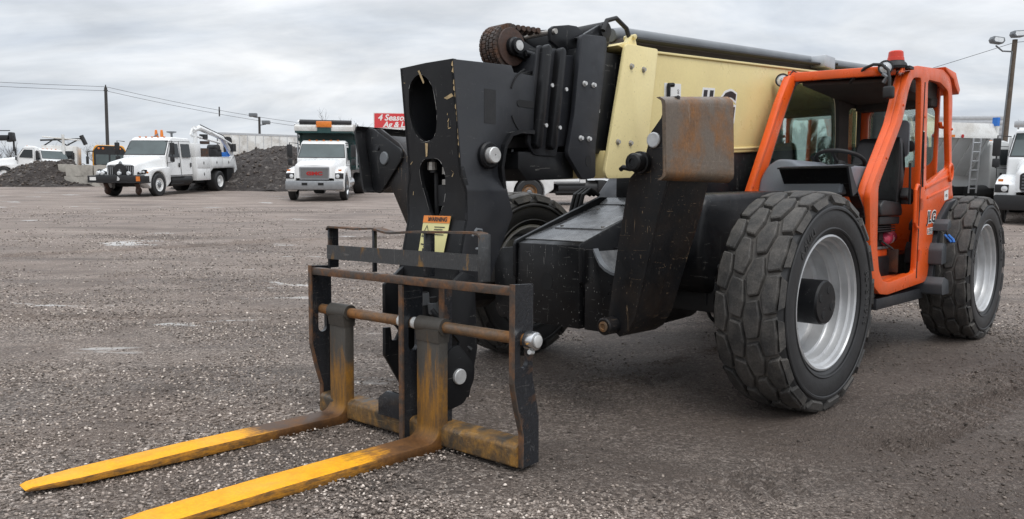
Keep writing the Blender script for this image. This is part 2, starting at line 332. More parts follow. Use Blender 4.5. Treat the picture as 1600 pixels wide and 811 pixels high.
# ------------------------------------------------------------------ mesh builder
class MB:
    def __init__(s): s.bm = bmesh.new()
    def poly(s, pts):
        return s.bm.faces.new([s.bm.verts.new(p) for p in pts])
    def box(s, x0, x1, y0, y1, z0, z1):
        x0, x1 = min(x0, x1), max(x0, x1); y0, y1 = min(y0, y1), max(y0, y1); z0, z1 = min(z0, z1), max(z0, z1)
        v = [s.bm.verts.new(p) for p in ((x0,y0,z0),(x1,y0,z0),(x1,y1,z0),(x0,y1,z0),(x0,y0,z1),(x1,y0,z1),(x1,y1,z1),(x0,y1,z1))]
        for f in ((3,2,1,0),(4,5,6,7),(0,1,5,4),(1,2,6,5),(2,3,7,6),(3,0,4,7)): s.bm.faces.new([v[i] for i in f])
        return s
    def prism(s, pts, axis, a, b, holes=()):
        """closed outline extruded along an axis; pts are (u,v): axis y -> (x,z), axis x -> (y,z), axis z -> (x,y)"""
        def P(u, v, w): return {'y': (u, w, v), 'x': (w, u, v), 'z': (u, v, w)}[axis]
        if not holes:
            A = [s.bm.verts.new(P(u, v, a)) for u, v in pts]; B = [s.bm.verts.new(P(u, v, b)) for u, v in pts]
            fs = [s.bm.faces.new(A), s.bm.faces.new(B[::-1])]
            n = len(pts)
            for i in range(n): fs.append(s.bm.faces.new((A[i], B[i], B[(i+1) % n], A[(i+1) % n])))
            bmesh.ops.recalc_face_normals(s.bm, faces=fs)
            return s
        t = bmesh.new(); loops = [list(pts)] + [list(h) for h in holes]; edges = []
        for lp in loops:
            vs = [t.verts.new((u, v, 0)) for u, v in lp]
            for i in range(len(vs)): edges.append(t.edges.new((vs[i], vs[(i+1) % len(vs)])))
        bmesh.ops.triangle_fill(t, use_beauty=True, use_dissolve=False, edges=edges)
        t.verts.index_update(); vi = [(v.co.x, v.co.y) for v in t.verts]; fi = [[v.index for v in f.verts] for f in t.faces]; t.free()
        A = [s.bm.verts.new(P(u, v, a)) for u, v in vi]; B = [s.bm.verts.new(P(u, v, b)) for u, v in vi]
        fs = []
        for f in fi: fs.append(s.bm.faces.new([A[i] for i in f])); fs.append(s.bm.faces.new([B[i] for i in f][::-1]))
        k = 0
        for lp in loops:
            n = len(lp)
            for i in range(n): fs.append(s.bm.faces.new((A[k+i], B[k+i], B[k+(i+1) % n], A[k+(i+1) % n])))
            k += n
        bmesh.ops.recalc_face_normals(s.bm, faces=fs)
        return s
    def tube(s, pts, r, seg=10, cap=True):
        pts = [Vector(p) for p in pts]; rs = r if isinstance(r, (list, tuple)) else [r]*len(pts)
        rings = []; ref = None
        for i, p in enumerate(pts):
            d = (pts[min(i+1, len(pts)-1)] - pts[max(i-1, 0)])
            if d.length < 1e-9: d = Vector((0, 0, 1))
            d.normalize()
            if ref is None: ref = d.orthogonal().normalized()
            ref = (ref - d*ref.dot(d)); ref = ref.normalized() if ref.length > 1e-6 else d.orthogonal().normalized()
            q = d.cross(ref)
            rings.append([s.bm.verts.new(p + (ref*math.cos(2*math.pi*k/seg) + q*math.sin(2*math.pi*k/seg))*rs[i]) for k in range(seg)])
        for a, b in zip(rings, rings[1:]):
            for k in range(seg): s.bm.faces.new((a[k], a[(k+1) % seg], b[(k+1) % seg], b[k]))
        if cap: s.bm.faces.new(rings[0][::-1]); s.bm.faces.new(rings[-1])
        return s
    def lathe(s, prof, c, axis='y', seg=32, sign=1, cap=False):
        """prof = [(radius, offset along the axis)]"""
        rings = []
        for r, o in prof:
            ring = []
            for k in range(seg):
                t = 2*math.pi*k/seg; a, b = r*math.cos(t), r*math.sin(t); o_ = o*sign
                p = {'y': (c[0]+a, c[1]+o_, c[2]+b), 'x': (c[0]+o_, c[1]+a, c[2]+b), 'z': (c[0]+a, c[1]+b, c[2]+o_)}[axis]
                ring.append(s.bm.verts.new(p))
            rings.append(ring)
        fs = []
        for a, b in zip(rings, rings[1:]):
            for k in range(seg): fs.append(s.bm.faces.new((a[k], a[(k+1) % seg], b[(k+1) % seg], b[k])))
        for ring in ((rings[0], rings[-1]) if cap else ()):
            if prof[0 if ring is rings[0] else -1][0] > 1e-5: fs.append(s.bm.faces.new(ring))
        bmesh.ops.recalc_face_normals(s.bm, faces=fs)
        return s
    def sphere(s, c, r, seg=12):
        rr = (r, r, r) if isinstance(r, (int, float)) else r
        res = bmesh.ops.create_uvsphere(s.bm, u_segments=seg, v_segments=max(6, seg//2), radius=1)
        for v in res['verts']: v.co = Vector((c[0]+v.co.x*rr[0], c[1]+v.co.y*rr[1], c[2]+v.co.z*rr[2]))
        return s
    def map(s, fn):
        for v in s.bm.verts: v.co = Vector(fn(v.co.x, v.co.y, v.co.z))
        return s
    def build(s, name, mat, parent=None, bevel=0.0, seg=2, smooth=32, limit=30):
        bm = s.bm
        if bevel > 0: bmesh.ops.remove_doubles(bm, verts=bm.verts, dist=1e-6)
        bm.normal_update()
        if bevel > 0:
            es = [e for e in bm.edges if len(e.link_faces) == 2 and e.calc_face_angle(0) > R(limit)]
            if es: bmesh.ops.bevel(bm, geom=es, offset=bevel, segments=seg, profile=0.5, affect='EDGES', clamp_overlap=True)
        bm.normal_update()
        th = R(smooth)
        for f in bm.faces: f.smooth = True
        for e in bm.edges: e.smooth = len(e.link_faces) == 2 and e.calc_face_angle(0) < th
        me = bpy.data.meshes.new(name); bm.to_mesh(me); bm.free()
        mats = mat if isinstance(mat, (list, tuple)) else [mat]
        for m_ in mats: me.materials.append(MATS[m_])
        o = bpy.data.objects.new(name, me); COL.objects.link(o)
        if parent is not None: o.parent = parent
        return o
def link(name, me, parent=None):
    o = bpy.data.objects.new(name, me); COL.objects.link(o)
    if parent is not None: o.parent = parent
    return o
def empty(name, loc, rot=(0, 0, 0), parent=None):
    o = bpy.data.objects.new(name, None); o.empty_display_size = 0.3; COL.objects.link(o)
    o.location = loc; o.rotation_euler = rot
    if parent is not None: o.parent = parent
    return o
def tag(o, label=None, cat=None, group=None, kind=None):
    if label: o['label'] = label
    if cat: o['category'] = cat
    if group: o['group'] = group
    if kind: o['kind'] = kind
    return o
def text(name, s, mat, parent, loc, cols, size, ext=0.002, bold=0.0, shear=0.0, sx=1.0, align='CENTER'):
    """cols = the text's own x, y and z directions in the parent's frame"""
    cu = bpy.data.curves.new(name, 'FONT'); cu.body = s; cu.size = size; cu.extrude = ext; cu.offset = bold; cu.shear = shear
    cu.align_x = align; cu.align_y = 'CENTER'; cu.resolution_u = 3
    cu.materials.append(MATS[mat])
    t_ = bpy.data.objects.new(name, cu); COL.objects.link(t_)
    me = bpy.data.meshes.new_from_object(t_.evaluated_get(bpy.context.evaluated_depsgraph_get())); bpy.data.objects.remove(t_)
    me.name = name; o = bpy.data.objects.new(name, me); COL.objects.link(o); o.parent = parent
    m = Matrix([Vector(c) for c in cols]).transposed().to_4x4() @ Matrix.Diagonal((sx, 1, 1, 1))
    o.matrix_local = Matrix.Translation(loc) @ m
    return o
def rrect(x0, x1, z0, z1, r, n=5):
    out = []
    for cx, cz, a0 in ((x1-r, z1-r, 0), (x0+r, z1-r, 90), (x0+r, z0+r, 180), (x1-r, z0+r, 270)):
        for k in range(n+1):
            t = R(a0 + 90*k/n); out.append((cx+r*math.cos(t), cz+r*math.sin(t)))
    return out
def oval(cx, cz, rx, rz, n=24):
    return [(cx+rx*math.cos(2*math.pi*k/n), cz+rz*math.sin(2*math.pi*k/n)) for k in range(n)]
def rounded(pts, r, n=4):
    """round every corner of a closed outline"""
    out = []; m = len(pts)
    for i in range(m):
        p = Vector(pts[i]); a = Vector(pts[i-1]) - p; b = Vector(pts[(i+1) % m]) - p
        d = min(r, a.length*0.45, b.length*0.45)
        p0 = p + a.normalized()*d; p1 = p + b.normalized()*d
        for k in range(n+1):
            t = k/n; q = p0*(1-t)**2 + p*2*t*(1-t) + p1*t*t; out.append((q.x, q.y))
    return out
# ------------------------------------------------------------------ terrain
def zg(x, y):
    """height of the yard: level where the machine stands, then rising away"""
    y = np.asarray(y, float)
    t = np.clip((y - 7.0)/4.0, 0, 1)
    base = np.where(y < 7, 0, np.where(y < 11, 0.057*2.0*t*t, 0.114 + 0.057*(y - 11.0)))
    return np.where(y > 55, 0.114 + 0.057*44, base)
def zg1(x, y): return float(zg(x, y))

# ------------------------------------------------------------------ telehandler (machine frame: x forward, y to its left, z up)
MX, MY, YAW = 0.9329, 5.7370, -2.34830
T = tag(empty('telehandler', (MX, MY, 0), (0, 0, YAW)), 'big orange, cream and black rough terrain telehandler with rusty forks lowered on the gravel', 'telehandler')
def lerp_prof(v, prof):
    a = abs(v)
    return float(np.interp(a, [p[0] for p in prof], [p[1] for p in prof]))
TYRE_R, TYRE_W = 0.692, 0.434
CARC = [(0.0, 0.668), (0.10, 0.664), (0.15, 0.657), (0.185, 0.643), (0.205, 0.615), (0.217, 0.55), (0.212, 0.49), (0.198, 0.445), (0.17, 0.417)]
def tyre_mesh():
    mb = MB(); SEG = 96
    prof = [(r, v) for v, r in CARC[::-1]] + [(r, -v) for v, r in CARC[1:]]
    prof = [(r, v) for r, v in prof]
    mb.lathe(prof, (0, 0, 0), 'y', SEG)
    # bead rings and buffing rib on the sidewalls
    for s_ in (1, -1):
        mb.lathe([(0.60, 0.2165), (0.592, 0.222), (0.580, 0.2225), (0.575, 0.2175)], (0, 0, 0), 'y', SEG, s_)
        mb.lathe([(0.47, 0.205), (0.462, 0.211), (0.452, 0.206)], (0, 0, 0), 'y', SEG, s_)
    me_faces = len(mb.bm.faces)
    tv = [(0.0, 0.668), (0.10, 0.665), (0.15, 0.660), (0.20, 0.650), (0.23, 0.64)]
    NP = 17; pitch = 2*math.pi/NP; P_ = pitch*0.68
    rr = random.Random(3)
    def lug(poly, th0, h, mir):
        """one worn tread block; poly = (u along the tread, v across it)"""
        poly = rounded(poly, 0.010, 2); n = len(poly); cx = sum(p[0] for p in poly)/n; cv = sum(p[1] for p in poly)/n
        rows = [[], [], []]
        for u, v in poly:
            d = math.hypot(u-cx, v-cv) or 1
            for row, inset, dh in ((rows[0], 0.008, -0.012), (rows[1], 0.0155, h-0.005), (rows[2], 0.024, h)):
                uu = u - (u-cx)/d*inset; vv = v - (v-cv)/d*inset
                th = th0 + (uu + 0.28*vv)/0.68; r_ = lerp_prof(vv, tv) + dh
                row.append(mb.bm.verts.new((r_*math.cos(th), vv*mir, r_*math.sin(th))))
        rc = lerp_prof(cv, tv) + h + 0.002; th = th0 + (cx + 0.28*cv)/0.68
        c = mb.bm.verts.new((rc*math.cos(th), cv*mir, rc*math.sin(th)))
        fs = [mb.bm.faces.new((rows[2][i], rows[2][(i+1) % n], c)) for i in range(n)]
        for a_, b_ in ((rows[0], rows[1]), (rows[1], rows[2])): fs += [mb.bm.faces.new((a_[i], a_[(i+1) % n], b_[(i+1) % n], b_[i])) for i in range(n)]
        bmesh.ops.recalc_face_normals(mb.bm, faces=fs)
        for f in fs: f.material_index = 1
    for i in range(NP):
        j = lambda: rr.uniform(-0.010, 0.010)
        for row, (vc, vh) in enumerate(((-0.158, 0.070), (-0.0525, 0.070), (0.0525, 0.070), (0.158, 0.070))):
            a = (i + 0.5*(row % 2))*pitch; H_ = P_/2; mir = 1 if vc > 0 else -1
            c_ = abs(vc); hexa = [(0+j(), c_-vh), (H_, c_-vh*0.5+j()), (H_, min(0.213, c_+vh*0.5)), (0+j(), min(0.214, c_+vh)), (-H_, min(0.213, c_+vh*0.5)), (-H_, c_-vh*0.5+j())]
            lug(hexa, a, 0.0275 + rr.uniform(-.003, .002), mir)
            if row in (1, 2): continue
            b_ = [[(-H_*0.78, 0.206, 0.668), (H_*0.78, 0.206, 0.668)], [(-H_*0.62, 0.2225, 0.622), (H_*0.62, 0.2225, 0.622)]]
            vs = []
            for row, yin in zip(b_, (0.17, 0.19)):
                for u, y0, r_ in row:
                    th = a + (u + 0.28*0.2)/0.68
                    vs.append((mb.bm.verts.new((r_*math.cos(th), y0*mir, r_*math.sin(th))), mb.bm.verts.new(((r_-0.03)*math.cos(th), yin*mir, (r_-0.03)*math.sin(th)))))
            fs = [mb.bm.faces.new((vs[0][0], vs[1][0], vs[3][0], vs[2][0])), mb.bm.faces.new((vs[0][0], vs[2][0], vs[2][1], vs[0][1])), mb.bm.faces.new((vs[1][0], vs[1][1], vs[3][1], vs[3][0])), mb.bm.faces.new((vs[2][0], vs[3][0], vs[3][1], vs[2][1]))]
            bmesh.ops.recalc_face_normals(mb.bm, faces=fs)
            for f in fs: f.material_index = 1
    for f in mb.bm.faces:
        c = f.calc_center_median()
        if f.material_index == 0 and math.hypot(c.x, c.z) > 0.640: f.material_index = 2
    o = mb.build('tyre', ['tyre_wall', 'tyre_tread', 'tyre_groove'], None, smooth=20)
    return o
def rim_mesh():
    mb = MB()
    prof = [(0.417, 0.150), (0.425, 0.170), (0.424, 0.188), (0.412, 0.192), (0.404, 0.182), (0.400, 0.160), (0.384, 0.150), (0.380, 0.120), (0.376, 0.110), (0.362, 0.106), (0.358, 0.060), (0.352, 0.050), (0.338, 0.046), (0.332, -0.02), (0.318, -0.05), (0.26, -0.075), (0.13, -0.075)]
    mb.lathe(prof, (0, 0, 0), 'y', 64)
    mb.lathe([(0.40, -0.19), (0.424, -0.185), (0.415, -0.15), (0.36, -0.10), (0.33, -0.02)], (0, 0, 0), 'y', 64)
    return mb.build('rim', 'silver_rim', None, smooth=28)
def hub_mesh(off):
    mb = MB()
    mb.lathe([(0.140, -0.09), (0.140, off-0.012), (0.130, off), (0.0, off)], (0, 0, 0), 'y', 40)
    for k in range(10):
        t = 2*math.pi*k/10 + 0.2
        mb.lathe([(0.016, -0.076), (0.016, -0.045), (0.0, -0.045)], (0.20*math.cos(t), 0, 0.20*math.sin(t)), 'y', 6)
        mb.lathe([(0.009, -0.045), (0.009, -0.022), (0.0, -0.022)], (0.20*math.cos(t), 0, 0.20*math.sin(t)), 'y', 6)
    return mb.build('hub', 'black_paint', None, smooth=28)
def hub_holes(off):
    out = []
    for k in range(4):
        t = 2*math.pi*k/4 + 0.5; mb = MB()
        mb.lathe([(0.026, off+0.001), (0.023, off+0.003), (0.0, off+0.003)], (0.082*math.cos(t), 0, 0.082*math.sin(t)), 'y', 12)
        out.append(mb.build('hub_hole', 'dark_void', None))  # dark disc on the hub face stands for the shade in a hole
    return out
def sidewall_letters():
    mb = MB(); parts = []
    for w_, a0 in (('DURA', 62), ('370/75-28', 205)):
        for k, ch_ in enumerate(w_):
            cu = bpy.data.curves.new('t', 'FONT'); cu.body = ch_; cu.size = 0.075; cu.extrude = 0.0025; cu.align_x = 'CENTER'; cu.align_y = 'CENTER'; cu.resolution_u = 2
            t_ = bpy.data.objects.new('t', cu); COL.objects.link(t_); me = bpy.data.meshes.new_from_object(t_.evaluated_get(bpy.context.evaluated_depsgraph_get())); bpy.data.objects.remove(t_)
            th = R(a0 - k*(6.2 if w_ == 'DURA' else 4.6)); r_ = 0.525
            m = Matrix(((-math.sin(th)*-1, math.cos(th), 0), (0, 0, 1), (-math.cos(th), math.sin(th), 0))).to_4x4()
            m = Matrix(((math.sin(th), math.cos(th), 0), (0, 0, 1), (-math.cos(th), math.sin(th), 0))).to_4x4()
            me.transform(Matrix.Translation((r_*math.cos(th), 0.2165, r_*math.sin(th))) @ m); mb.bm.from_mesh(me)
    return mb.build('sidewall_lettering', 'tyre_letter', None)
_le = sidewall_letters()
_ty, _ri = tyre_mesh(), rim_mesh()
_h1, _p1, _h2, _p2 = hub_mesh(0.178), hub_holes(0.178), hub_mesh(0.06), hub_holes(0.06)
STEER = R(-1.98)
_first = {}
def use(src, parent):
    if src.name in _first:
        c = src.copy(); COL.objects.link(c)
    else:
        c = src; _first[src.name] = 1
    c.parent = parent; return c
for (x, s_, st, rot) in ((0, 1, STEER, 0.1), (0, -1, STEER, 0.9), (-3.66, 1, 0, 0.55), (-3.66, -1, 0, 1.3)):
    w = empty('wheel', (x, s_*1.2545, TYRE_R), (0, 0, st + (0 if s_ > 0 else math.pi)), T)
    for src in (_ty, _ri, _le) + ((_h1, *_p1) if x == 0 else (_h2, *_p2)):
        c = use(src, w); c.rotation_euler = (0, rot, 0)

# ---- chassis
mb = MB(); mb.prism([(1.0, 0.50), (1.0, 1.03), (0.10, 1.285), (-1.2, 1.285), (-4.3, 1.20), (-4.3, 0.62), (-1.2, 0.55), (0.45, 0.55), (0.55, 0.50)], 'y', -0.275, 0.275)
ch = mb.build('chassis', 'black_nicked', T, 0.008)
mb = MB()
for s_ in (-1, 1):   # side rails standing a little above the deck
    mb.prism([(1.012, 0.80), (1.016, 1.022), (1.0, 1.046), (0.96, 1.06), (0.10, 1.345), (-0.9, 1.345), (-0.9, 0.60), (0.90, 0.60), (0.99, 0.79)], 'y', s_*0.275, s_*0.305)
mb.build('side_rail', 'black_paint', ch, 0.006)
mb = MB(); mb.prism([(0.93, 1.052), (0.93, 1.056), (0.14, 1.281), (0.14, 1.277)], 'y', -0.27, 0.27)
mb.prism([(0.70, 1.120), (0.70, 1.129), (0.22, 1.266), (0.22, 1.257)], 'y', -0.20, 0.22)
mb.build('deck_cover', 'deck_sheen', ch)
mb = MB()
for yy in (-0.17, 0.19):
    for xx in (0.66, 0.26): mb.lathe([(0.013, 0.0), (0.013, 0.010), (0, 0.010)], (xx, yy, 1.135 + (0.66-xx)*0.286), 'z', 8)
mb.build('cover_bolt', 'bolt_steel', ch)
mb = MB(); mb.prism([(0.12, 1.288), (-0.35, 1.288), (-0.35, 1.34), (0.02, 1.34)], 'y', -0.272, 0.272); mb.build('cross_step', 'deck_sheen', ch, 0.005)
# cross beam that carries the outriggers
mb = MB(); mb.prism([(-0.50, 0.56), (-0.52, 0.90), (-0.44, 0.985), (-0.305, 1.0), (-0.305, 0.50), (-0.46, 0.50)], 'x', 0.62, 0.985); mb.build('cross_beam', 'black_nicked', ch, 0.006)
mb = MB(); mb.prism([(0.305, 1.01), (0.37, 1.01), (0.385, 1.0), (0.40, 0.965), (0.43, 0.92), (0.47, 0.89), (0.52, 0.87), (0.60, 0.86), (0.66, 0.86), (0.66, 0.60), (0.50, 0.50), (0.305, 0.50)], 'x', 0.955, 0.985)
mb.prism([(0.305, 1.01), (0.37, 1.01), (0.385, 1.0), (0.40, 0.965), (0.43, 0.92), (0.47, 0.89), (0.52, 0.87), (0.60, 0.86), (0.66, 0.86), (0.66, 0.60), (0.50, 0.50), (0.305, 0.50)], 'x', 0.66, 0.69)
mb.prism([(0.305, 0.90), (0.43, 0.88), (0.66, 0.835), (0.66, 0.60), (0.50, 0.515), (0.305, 0.515)], 'x', 0.69, 0.955)
mb.build('cross_beam', 'black_nicked', ch, 0.006)
mb = MB(); mb.prism([(0.378, 1.0), (0.40, 0.957), (0.43, 0.912), (0.47, 0.882), (0.52, 0.862), (0.60, 0.852), (0.66, 0.850), (0.66, 0.84), (0.37, 0.84)], 'x', 0.692, 0.953); mb.build('saddle', 'deck_sheen', ch)
mb = MB()
for xx in (0.97, 0.675):
    pts = [(0.378, 1.018), (0.40, 0.975), (0.43, 0.93), (0.47, 0.90), (0.52, 0.88), (0.60, 0.87), (0.66, 0.868)]
    mb.prism(pts + [(p[0]-0.004, p[1]-0.016) for p in pts[::-1]], 'x', xx-0.024, xx+0.024)
mb.build('saddle_lip', 'tube_grey', ch)
mb = MB(); mb.prism(oval(0.0, 0.785, 0.050, 0.060, 20), 'x', 0.990, 1.0022); mb.build('access_hole', 'dark_void', ch)
mb = MB()
mb.box(-0.22, 0.22, -0.95, 0.95, 0.58, 0.80); mb.tube([(0.20, 0.28, 0.83), (0.17, 0.62, 0.87), (0.15, 0.95, 0.87)], [0.024, 0.030, 0.036], 12)
for k in range(5): mb.lathe([(0.20, -0.012), (0.215, -0.008), (0.215, 0.008), (0.20, 0.012)], (0.02, 0.72+0.065*k, 0.692), 'y', 24)
mb.lathe([(0.0, -0.35), (0.16, -0.32), (0.23, -0.15), (0.24, 0.1), (0.17, 0.3), (0.0, 0.34)], (0.05, 0.2, 0.68), 'y', 24)
mb.build('axle', 'rubber_plain', ch, 0.01)
mb = MB(); mb.box(-3.86, -3.46, -0.95, 0.95, 0.56, 0.82); mb.build('axle', 'rubber_plain', ch, 0.01)
mb = MB(); mb.prism(rounded([(0.30, 0.70), (0.42, 1.0), (0.36, 1.36), (-0.95, 1.40), (-1.15, 1.1), (-1.1, 0.72)], 0.12), 'y', 0.32, 0.78)
mb.build('hydraulic_tank', 'black_paint', ch, 0.05, 3)
mb = MB(); mb.prism(rounded([(-1.0, 0.75), (-1.0, 1.35), (-1.3, 1.62), (-3.2, 1.62), (-3.4, 1.3), (-3.1, 0.7)], 0.1), 'y', -1.22, -0.42); mb.build('engine_cover', 'black_satin', ch, 0.05, 3)
mb = MB()
for s_ in (-1, 1): mb.prism([(-3.4, 1.2), (-4.5, 1.2), (-4.62, 2.45), (-4.1, 2.62), (-3.75, 2.3)], 'y', s_*0.30, s_*0.345)
mb.build('boom_tower', 'black_paint', ch, 0.01)
mb = MB(); mb.box(0.02, -0.16, 0.10, 0.26, 1.34, 1.60); mb.box(-0.05, -0.14, -0.24, -0.02, 1.34, 1.56); mb.build('boom_rest', 'black_paint', ch, 0.01)
mb = MB(); mb.lathe([(0.042, 0), (0.042, 0.02), (0, 0.02)], (0.022, 0.20, 1.46), 'x', 20); mb.build('rest_hole', 'dark_void', ch)
mb = MB(); mb.prism([(0.02, 1.36), (0.13, 1.36), (0.13, 1.475), (0.06, 1.52), (0.02, 1.46)], 'x', -0.62, -0.60); mb.build('fender_decal', 'pale_pink', ch)
mb = MB()
for k in range(3):
    mb.tube([(0.05, -0.33-0.04*k, 1.36), (0.14, -0.34-0.04*k, 1.40), (0.20, -0.36-0.04*k, 1.36), (0.22, -0.38-0.04*k, 1.24), (0.2, -0.38-0.04*k, 1.1)], 0.016, 8)
mb.build('hose_bundle', 'rubber_plain', ch)

mb = MB(); mb.tube([(0.05, 0.10, 1.44), (-1.3, 0.10, 1.50)], 0.06, 16); mb.tube([(-0.6, 0.10, 1.468), (-3.6, 0.10, 1.60)], 0.10, 20); mb.build('lift_cylinder', 'black_paint', ch)
mb = MB(); mb.prism([(-0.36, 1.28), (-0.50, 1.70), (-4.0, 1.95), (-4.2, 1.2)], 'y', -0.24, 0.235); mb.build('valve_cover', 'black_paint', ch, 0.02)
# ---- boom: outer section in cream, tilted 4 degrees up to the rear
SL = -0.0715
def ztop(x): return 2.330 + SL*(x-0.3)
def zbot(x): return 1.615 + SL*(x-0.3)
BX0, BX1 = 0.40, -4.35
mb = MB(); mb.prism([(BX0, zbot(BX0)), (BX0, ztop(BX0)), (BX1, ztop(BX1)), (BX1, zbot(BX1))], 'y', -0.255, 0.255)
boom = mb.build('boom', 'cream_paint', T, 0.012, 3)
mb = MB()
for s_ in (-1, 1):
    mb.prism([(0.18, ztop(0.18)-0.002), (0.18, ztop(0.18)+0.014), (BX1, ztop(BX1)+0.014), (BX1, ztop(BX1)-0.002)], 'y', s_*0.205, s_*0.268)
    mb.prism([(0.18, zbot(0.18)+0.045), (0.18, zbot(0.18)+0.030), (BX1, zbot(BX1)+0.030), (BX1, zbot(BX1)+0.045)], 'y', s_*0.25, s_*0.264)
mb.build('boom_flange', 'cream_bright', boom, 0.003)
# front collar
for s_ in (-1, 1):
    mb = MB(); prof = rounded([(0.565, 2.345), (0.190, 2.362), (0.310, 1.60), (0.360, 1.475), (0.745, 1.458), (0.770, 1.50)], 0.03)
    mb.prism(prof, 'y', s_*0.262, s_*0.287); mb.build('collar_plate', 'cream_bright', boom, 0.004)
mb = MB(); mb.prism([(0.62, 2.33), (0.55, 2.36), (0.20, 2.365), (0.20, 2.335), (0.5, 2.31)], 'y', -0.26, 0.26); mb.build('collar_bridge', 'cream_paint', boom, 0.005)
mb = MB(); mb.prism([(0.74, 1.462), (0.74, 1.64), (0.38, 1.64), (0.37, 1.478)], 'y', -0.255, 0.255); mb.build('collar_bridge', 'cream_paint', boom, 0.005)
for (px, pz) in ((0.505, 2.205), (0.365, 2.20), (0.640, 1.70), (0.500, 1.70)):
    mb = MB(); mb.lathe([(0.020, 0.0), (0.020, 0.005), (0.013, 0.006), (0.013, 0.018), (0, 0.018)], (px, 0.287, pz), 'y', 8); mb.build('collar_bolt', 'bolt_steel', boom)
# lettering on the boom flank (the pad hides its lower part)
YD = 0.2555
DX = ((-1, 0, SL*-1), (0.0715, 0, 1), (0, 1, 0))
text('lettering', 'JLG', 'white_decal', boom, (-0.665, YD+0.001, 2.030), ((-1, 0, 0.0715), (0.0715, 0, 1), (0, 1, 0)), 0.345, 0.0005, 0.026, 0.24, 1.04)
text('lettering', 'JLG', 'black_decal', boom, (-0.665, YD+0.0035, 2.030), ((-1, 0, 0.0715), (0.0715, 0, 1), (0, 1, 0)), 0.345, 0.0005, 0.008, 0.24, 1.04)
mb = MB(); mb.prism([(0.06, 1.93), (0.065, 2.15), (-0.15, 2.165), (-0.15, 1.94)], 'y', 0.2552, 0.258); mb.build('angle_decal', 'white_decal', boom)
mb = MB(); mb.tube([(0.035, 0.275, 2.135), (0.035, 0.275, 2.0)], 0.013, 10); mb.tube([(0.035, 0.27, 2.135), (-0.01, 0.285, 2.14)], 0.016, 8); mb.build('angle_pointer', 'black_paint', boom)
for k, tz in enumerate((2.105, 2.065, 2.03)): text('lettering', ('60', '50', '40')[k], 'black_decal', boom, (-0.115, 0.2585, tz), ((-0.0, 0, 1), (1, 0, 0), (0, 1, 0)), 0.035, 0.0004)
mb = MB(); mb.prism([(0.79, 1.88), (0.80, 2.03), (0.75, 2.03), (0.75, 1.885)], 'y', 0.220, 0.2225); mb.build('section_decal', 'white_decal', boom)
# inner sections
mb = MB(); mb.prism([(1.02, 1.60), (0.97, 2.27), (0.3, 2.30), (0.3, 1.66)], 'y', -0.218, 0.218); mb.build('boom_section', 'black_paint', boom, 0.012)
mb = MB(); mb.prism([(1.36, 1.63), (1.30, 2.20), (0.9, 2.23), (0.9, 1.66)], 'y', -0.185, 0.185); mb.build('boom_section', 'black_satin', boom, 0.012)
mb = MB(); mb.prism([(1.62, 1.70), (1.58, 2.02), (1.2, 2.13), (1.2, 1.70)], 'y', -0.155, 0.155); mb.build('boom_section', 'black_paint', boom, 0.012)
for s_ in (-1, 1):
    mb = MB(); mb.prism(rounded([(0.985, 2.345), (0.735, 2.368), (0.725, 2.30), (0.830, 1.66), (0.825, 1.462), (0.955, 1.445), (1.105, 1.60), (1.045, 1.85)], 0.03), 'y', s_*0.222, s_*0.256)
    mb.build('section_plate', 'black_satin', boom, 0.004)
for (px, pz) in ((0.955, 2.045), (0.865, 2.045), (0.985, 1.705), (0.905, 1.705)):
    mb = MB(); mb.lathe([(0.017, 0), (0.017, 0.006), (0.012, 0.007), (0.012, 0.02), (0, 0.02)], (px, 0.256, pz), 'y', 10); mb.build('plate_bolt', 'zinc_pin', boom)
mb = MB(); mb.prism(oval(0.905, 1.565, 0.028, 0.038, 18), 'y', 0.2555, 0.2575); mb.build('plate_hole', 'dark_void', boom)
for s_ in (-1, 1):
    mb = MB(); mb.prism(rounded([(1.33, 2.235), (1.07, 2.235), (1.14, 1.66), (1.16, 1.585), (1.36, 1.585), (1.42, 1.66)], 0.02), 'y', s_*0.188, s_*0.210); mb.build('section_plate', 'black_satin', boom, 0.003)
    for dx in (0.0, -0.13):
        mb = MB(); mb.prism([(1.315+dx, 2.225), (1.285+dx, 2.245), (1.255+dx, 2.225), (1.335+dx, 1.635), (1.365+dx, 1.615), (1.395+dx, 1.640)], 'y', s_*0.206, s_*0.262)
        mb.build('wear_pad', 'black_paint', boom, 0.014, 2)
for (px, pz) in ((1.265, 2.00), (1.135, 1.99), (1.315, 1.76), (1.19, 1.755)): mb = MB(); mb.lathe([(0.012, 0), (0.012, 0.008), (0, 0.008)], (px, 0.262, pz), 'y', 8); mb.build('pad_bolt', 'zinc_pin', boom)
mb = MB(); mb.prism([(1.485, 1.60), (1.485, 1.50), (1.41, 1.43), (0.98, 1.455), (0.98, 1.62)], 'y', -0.20, 0.20); mb.build('section_bracket', 'black_paint', boom, 0.008)
# long roller tube and a dark plate added for the shaded gap over the boom
mb = MB(); mb.tube([(0.42, 0.05, 2.455), (0.30, 0.05, 2.475), (-4.3, 0.05, 2.803)], [0.045, 0.052, 0.052], 16); mb.build('return_tube', 'tube_grey', boom)
mb = MB(); mb.prism([(0.42, 2.33), (0.40, 2.43), (-4.2, 2.755), (-4.2, 2.65)], 'y', -0.13, 0.13); mb.build('gap_shade_plate', 'gap_shade', boom, 0.01)
mb = MB()
for k in range(4): mb.tube([(0.35, 0.15+0.022*k, 2.42), (-4.2, 0.15+0.022*k, 2.745)], 0.012, 6)
mb.build('hose_bundle', 'rubber_plain', boom)
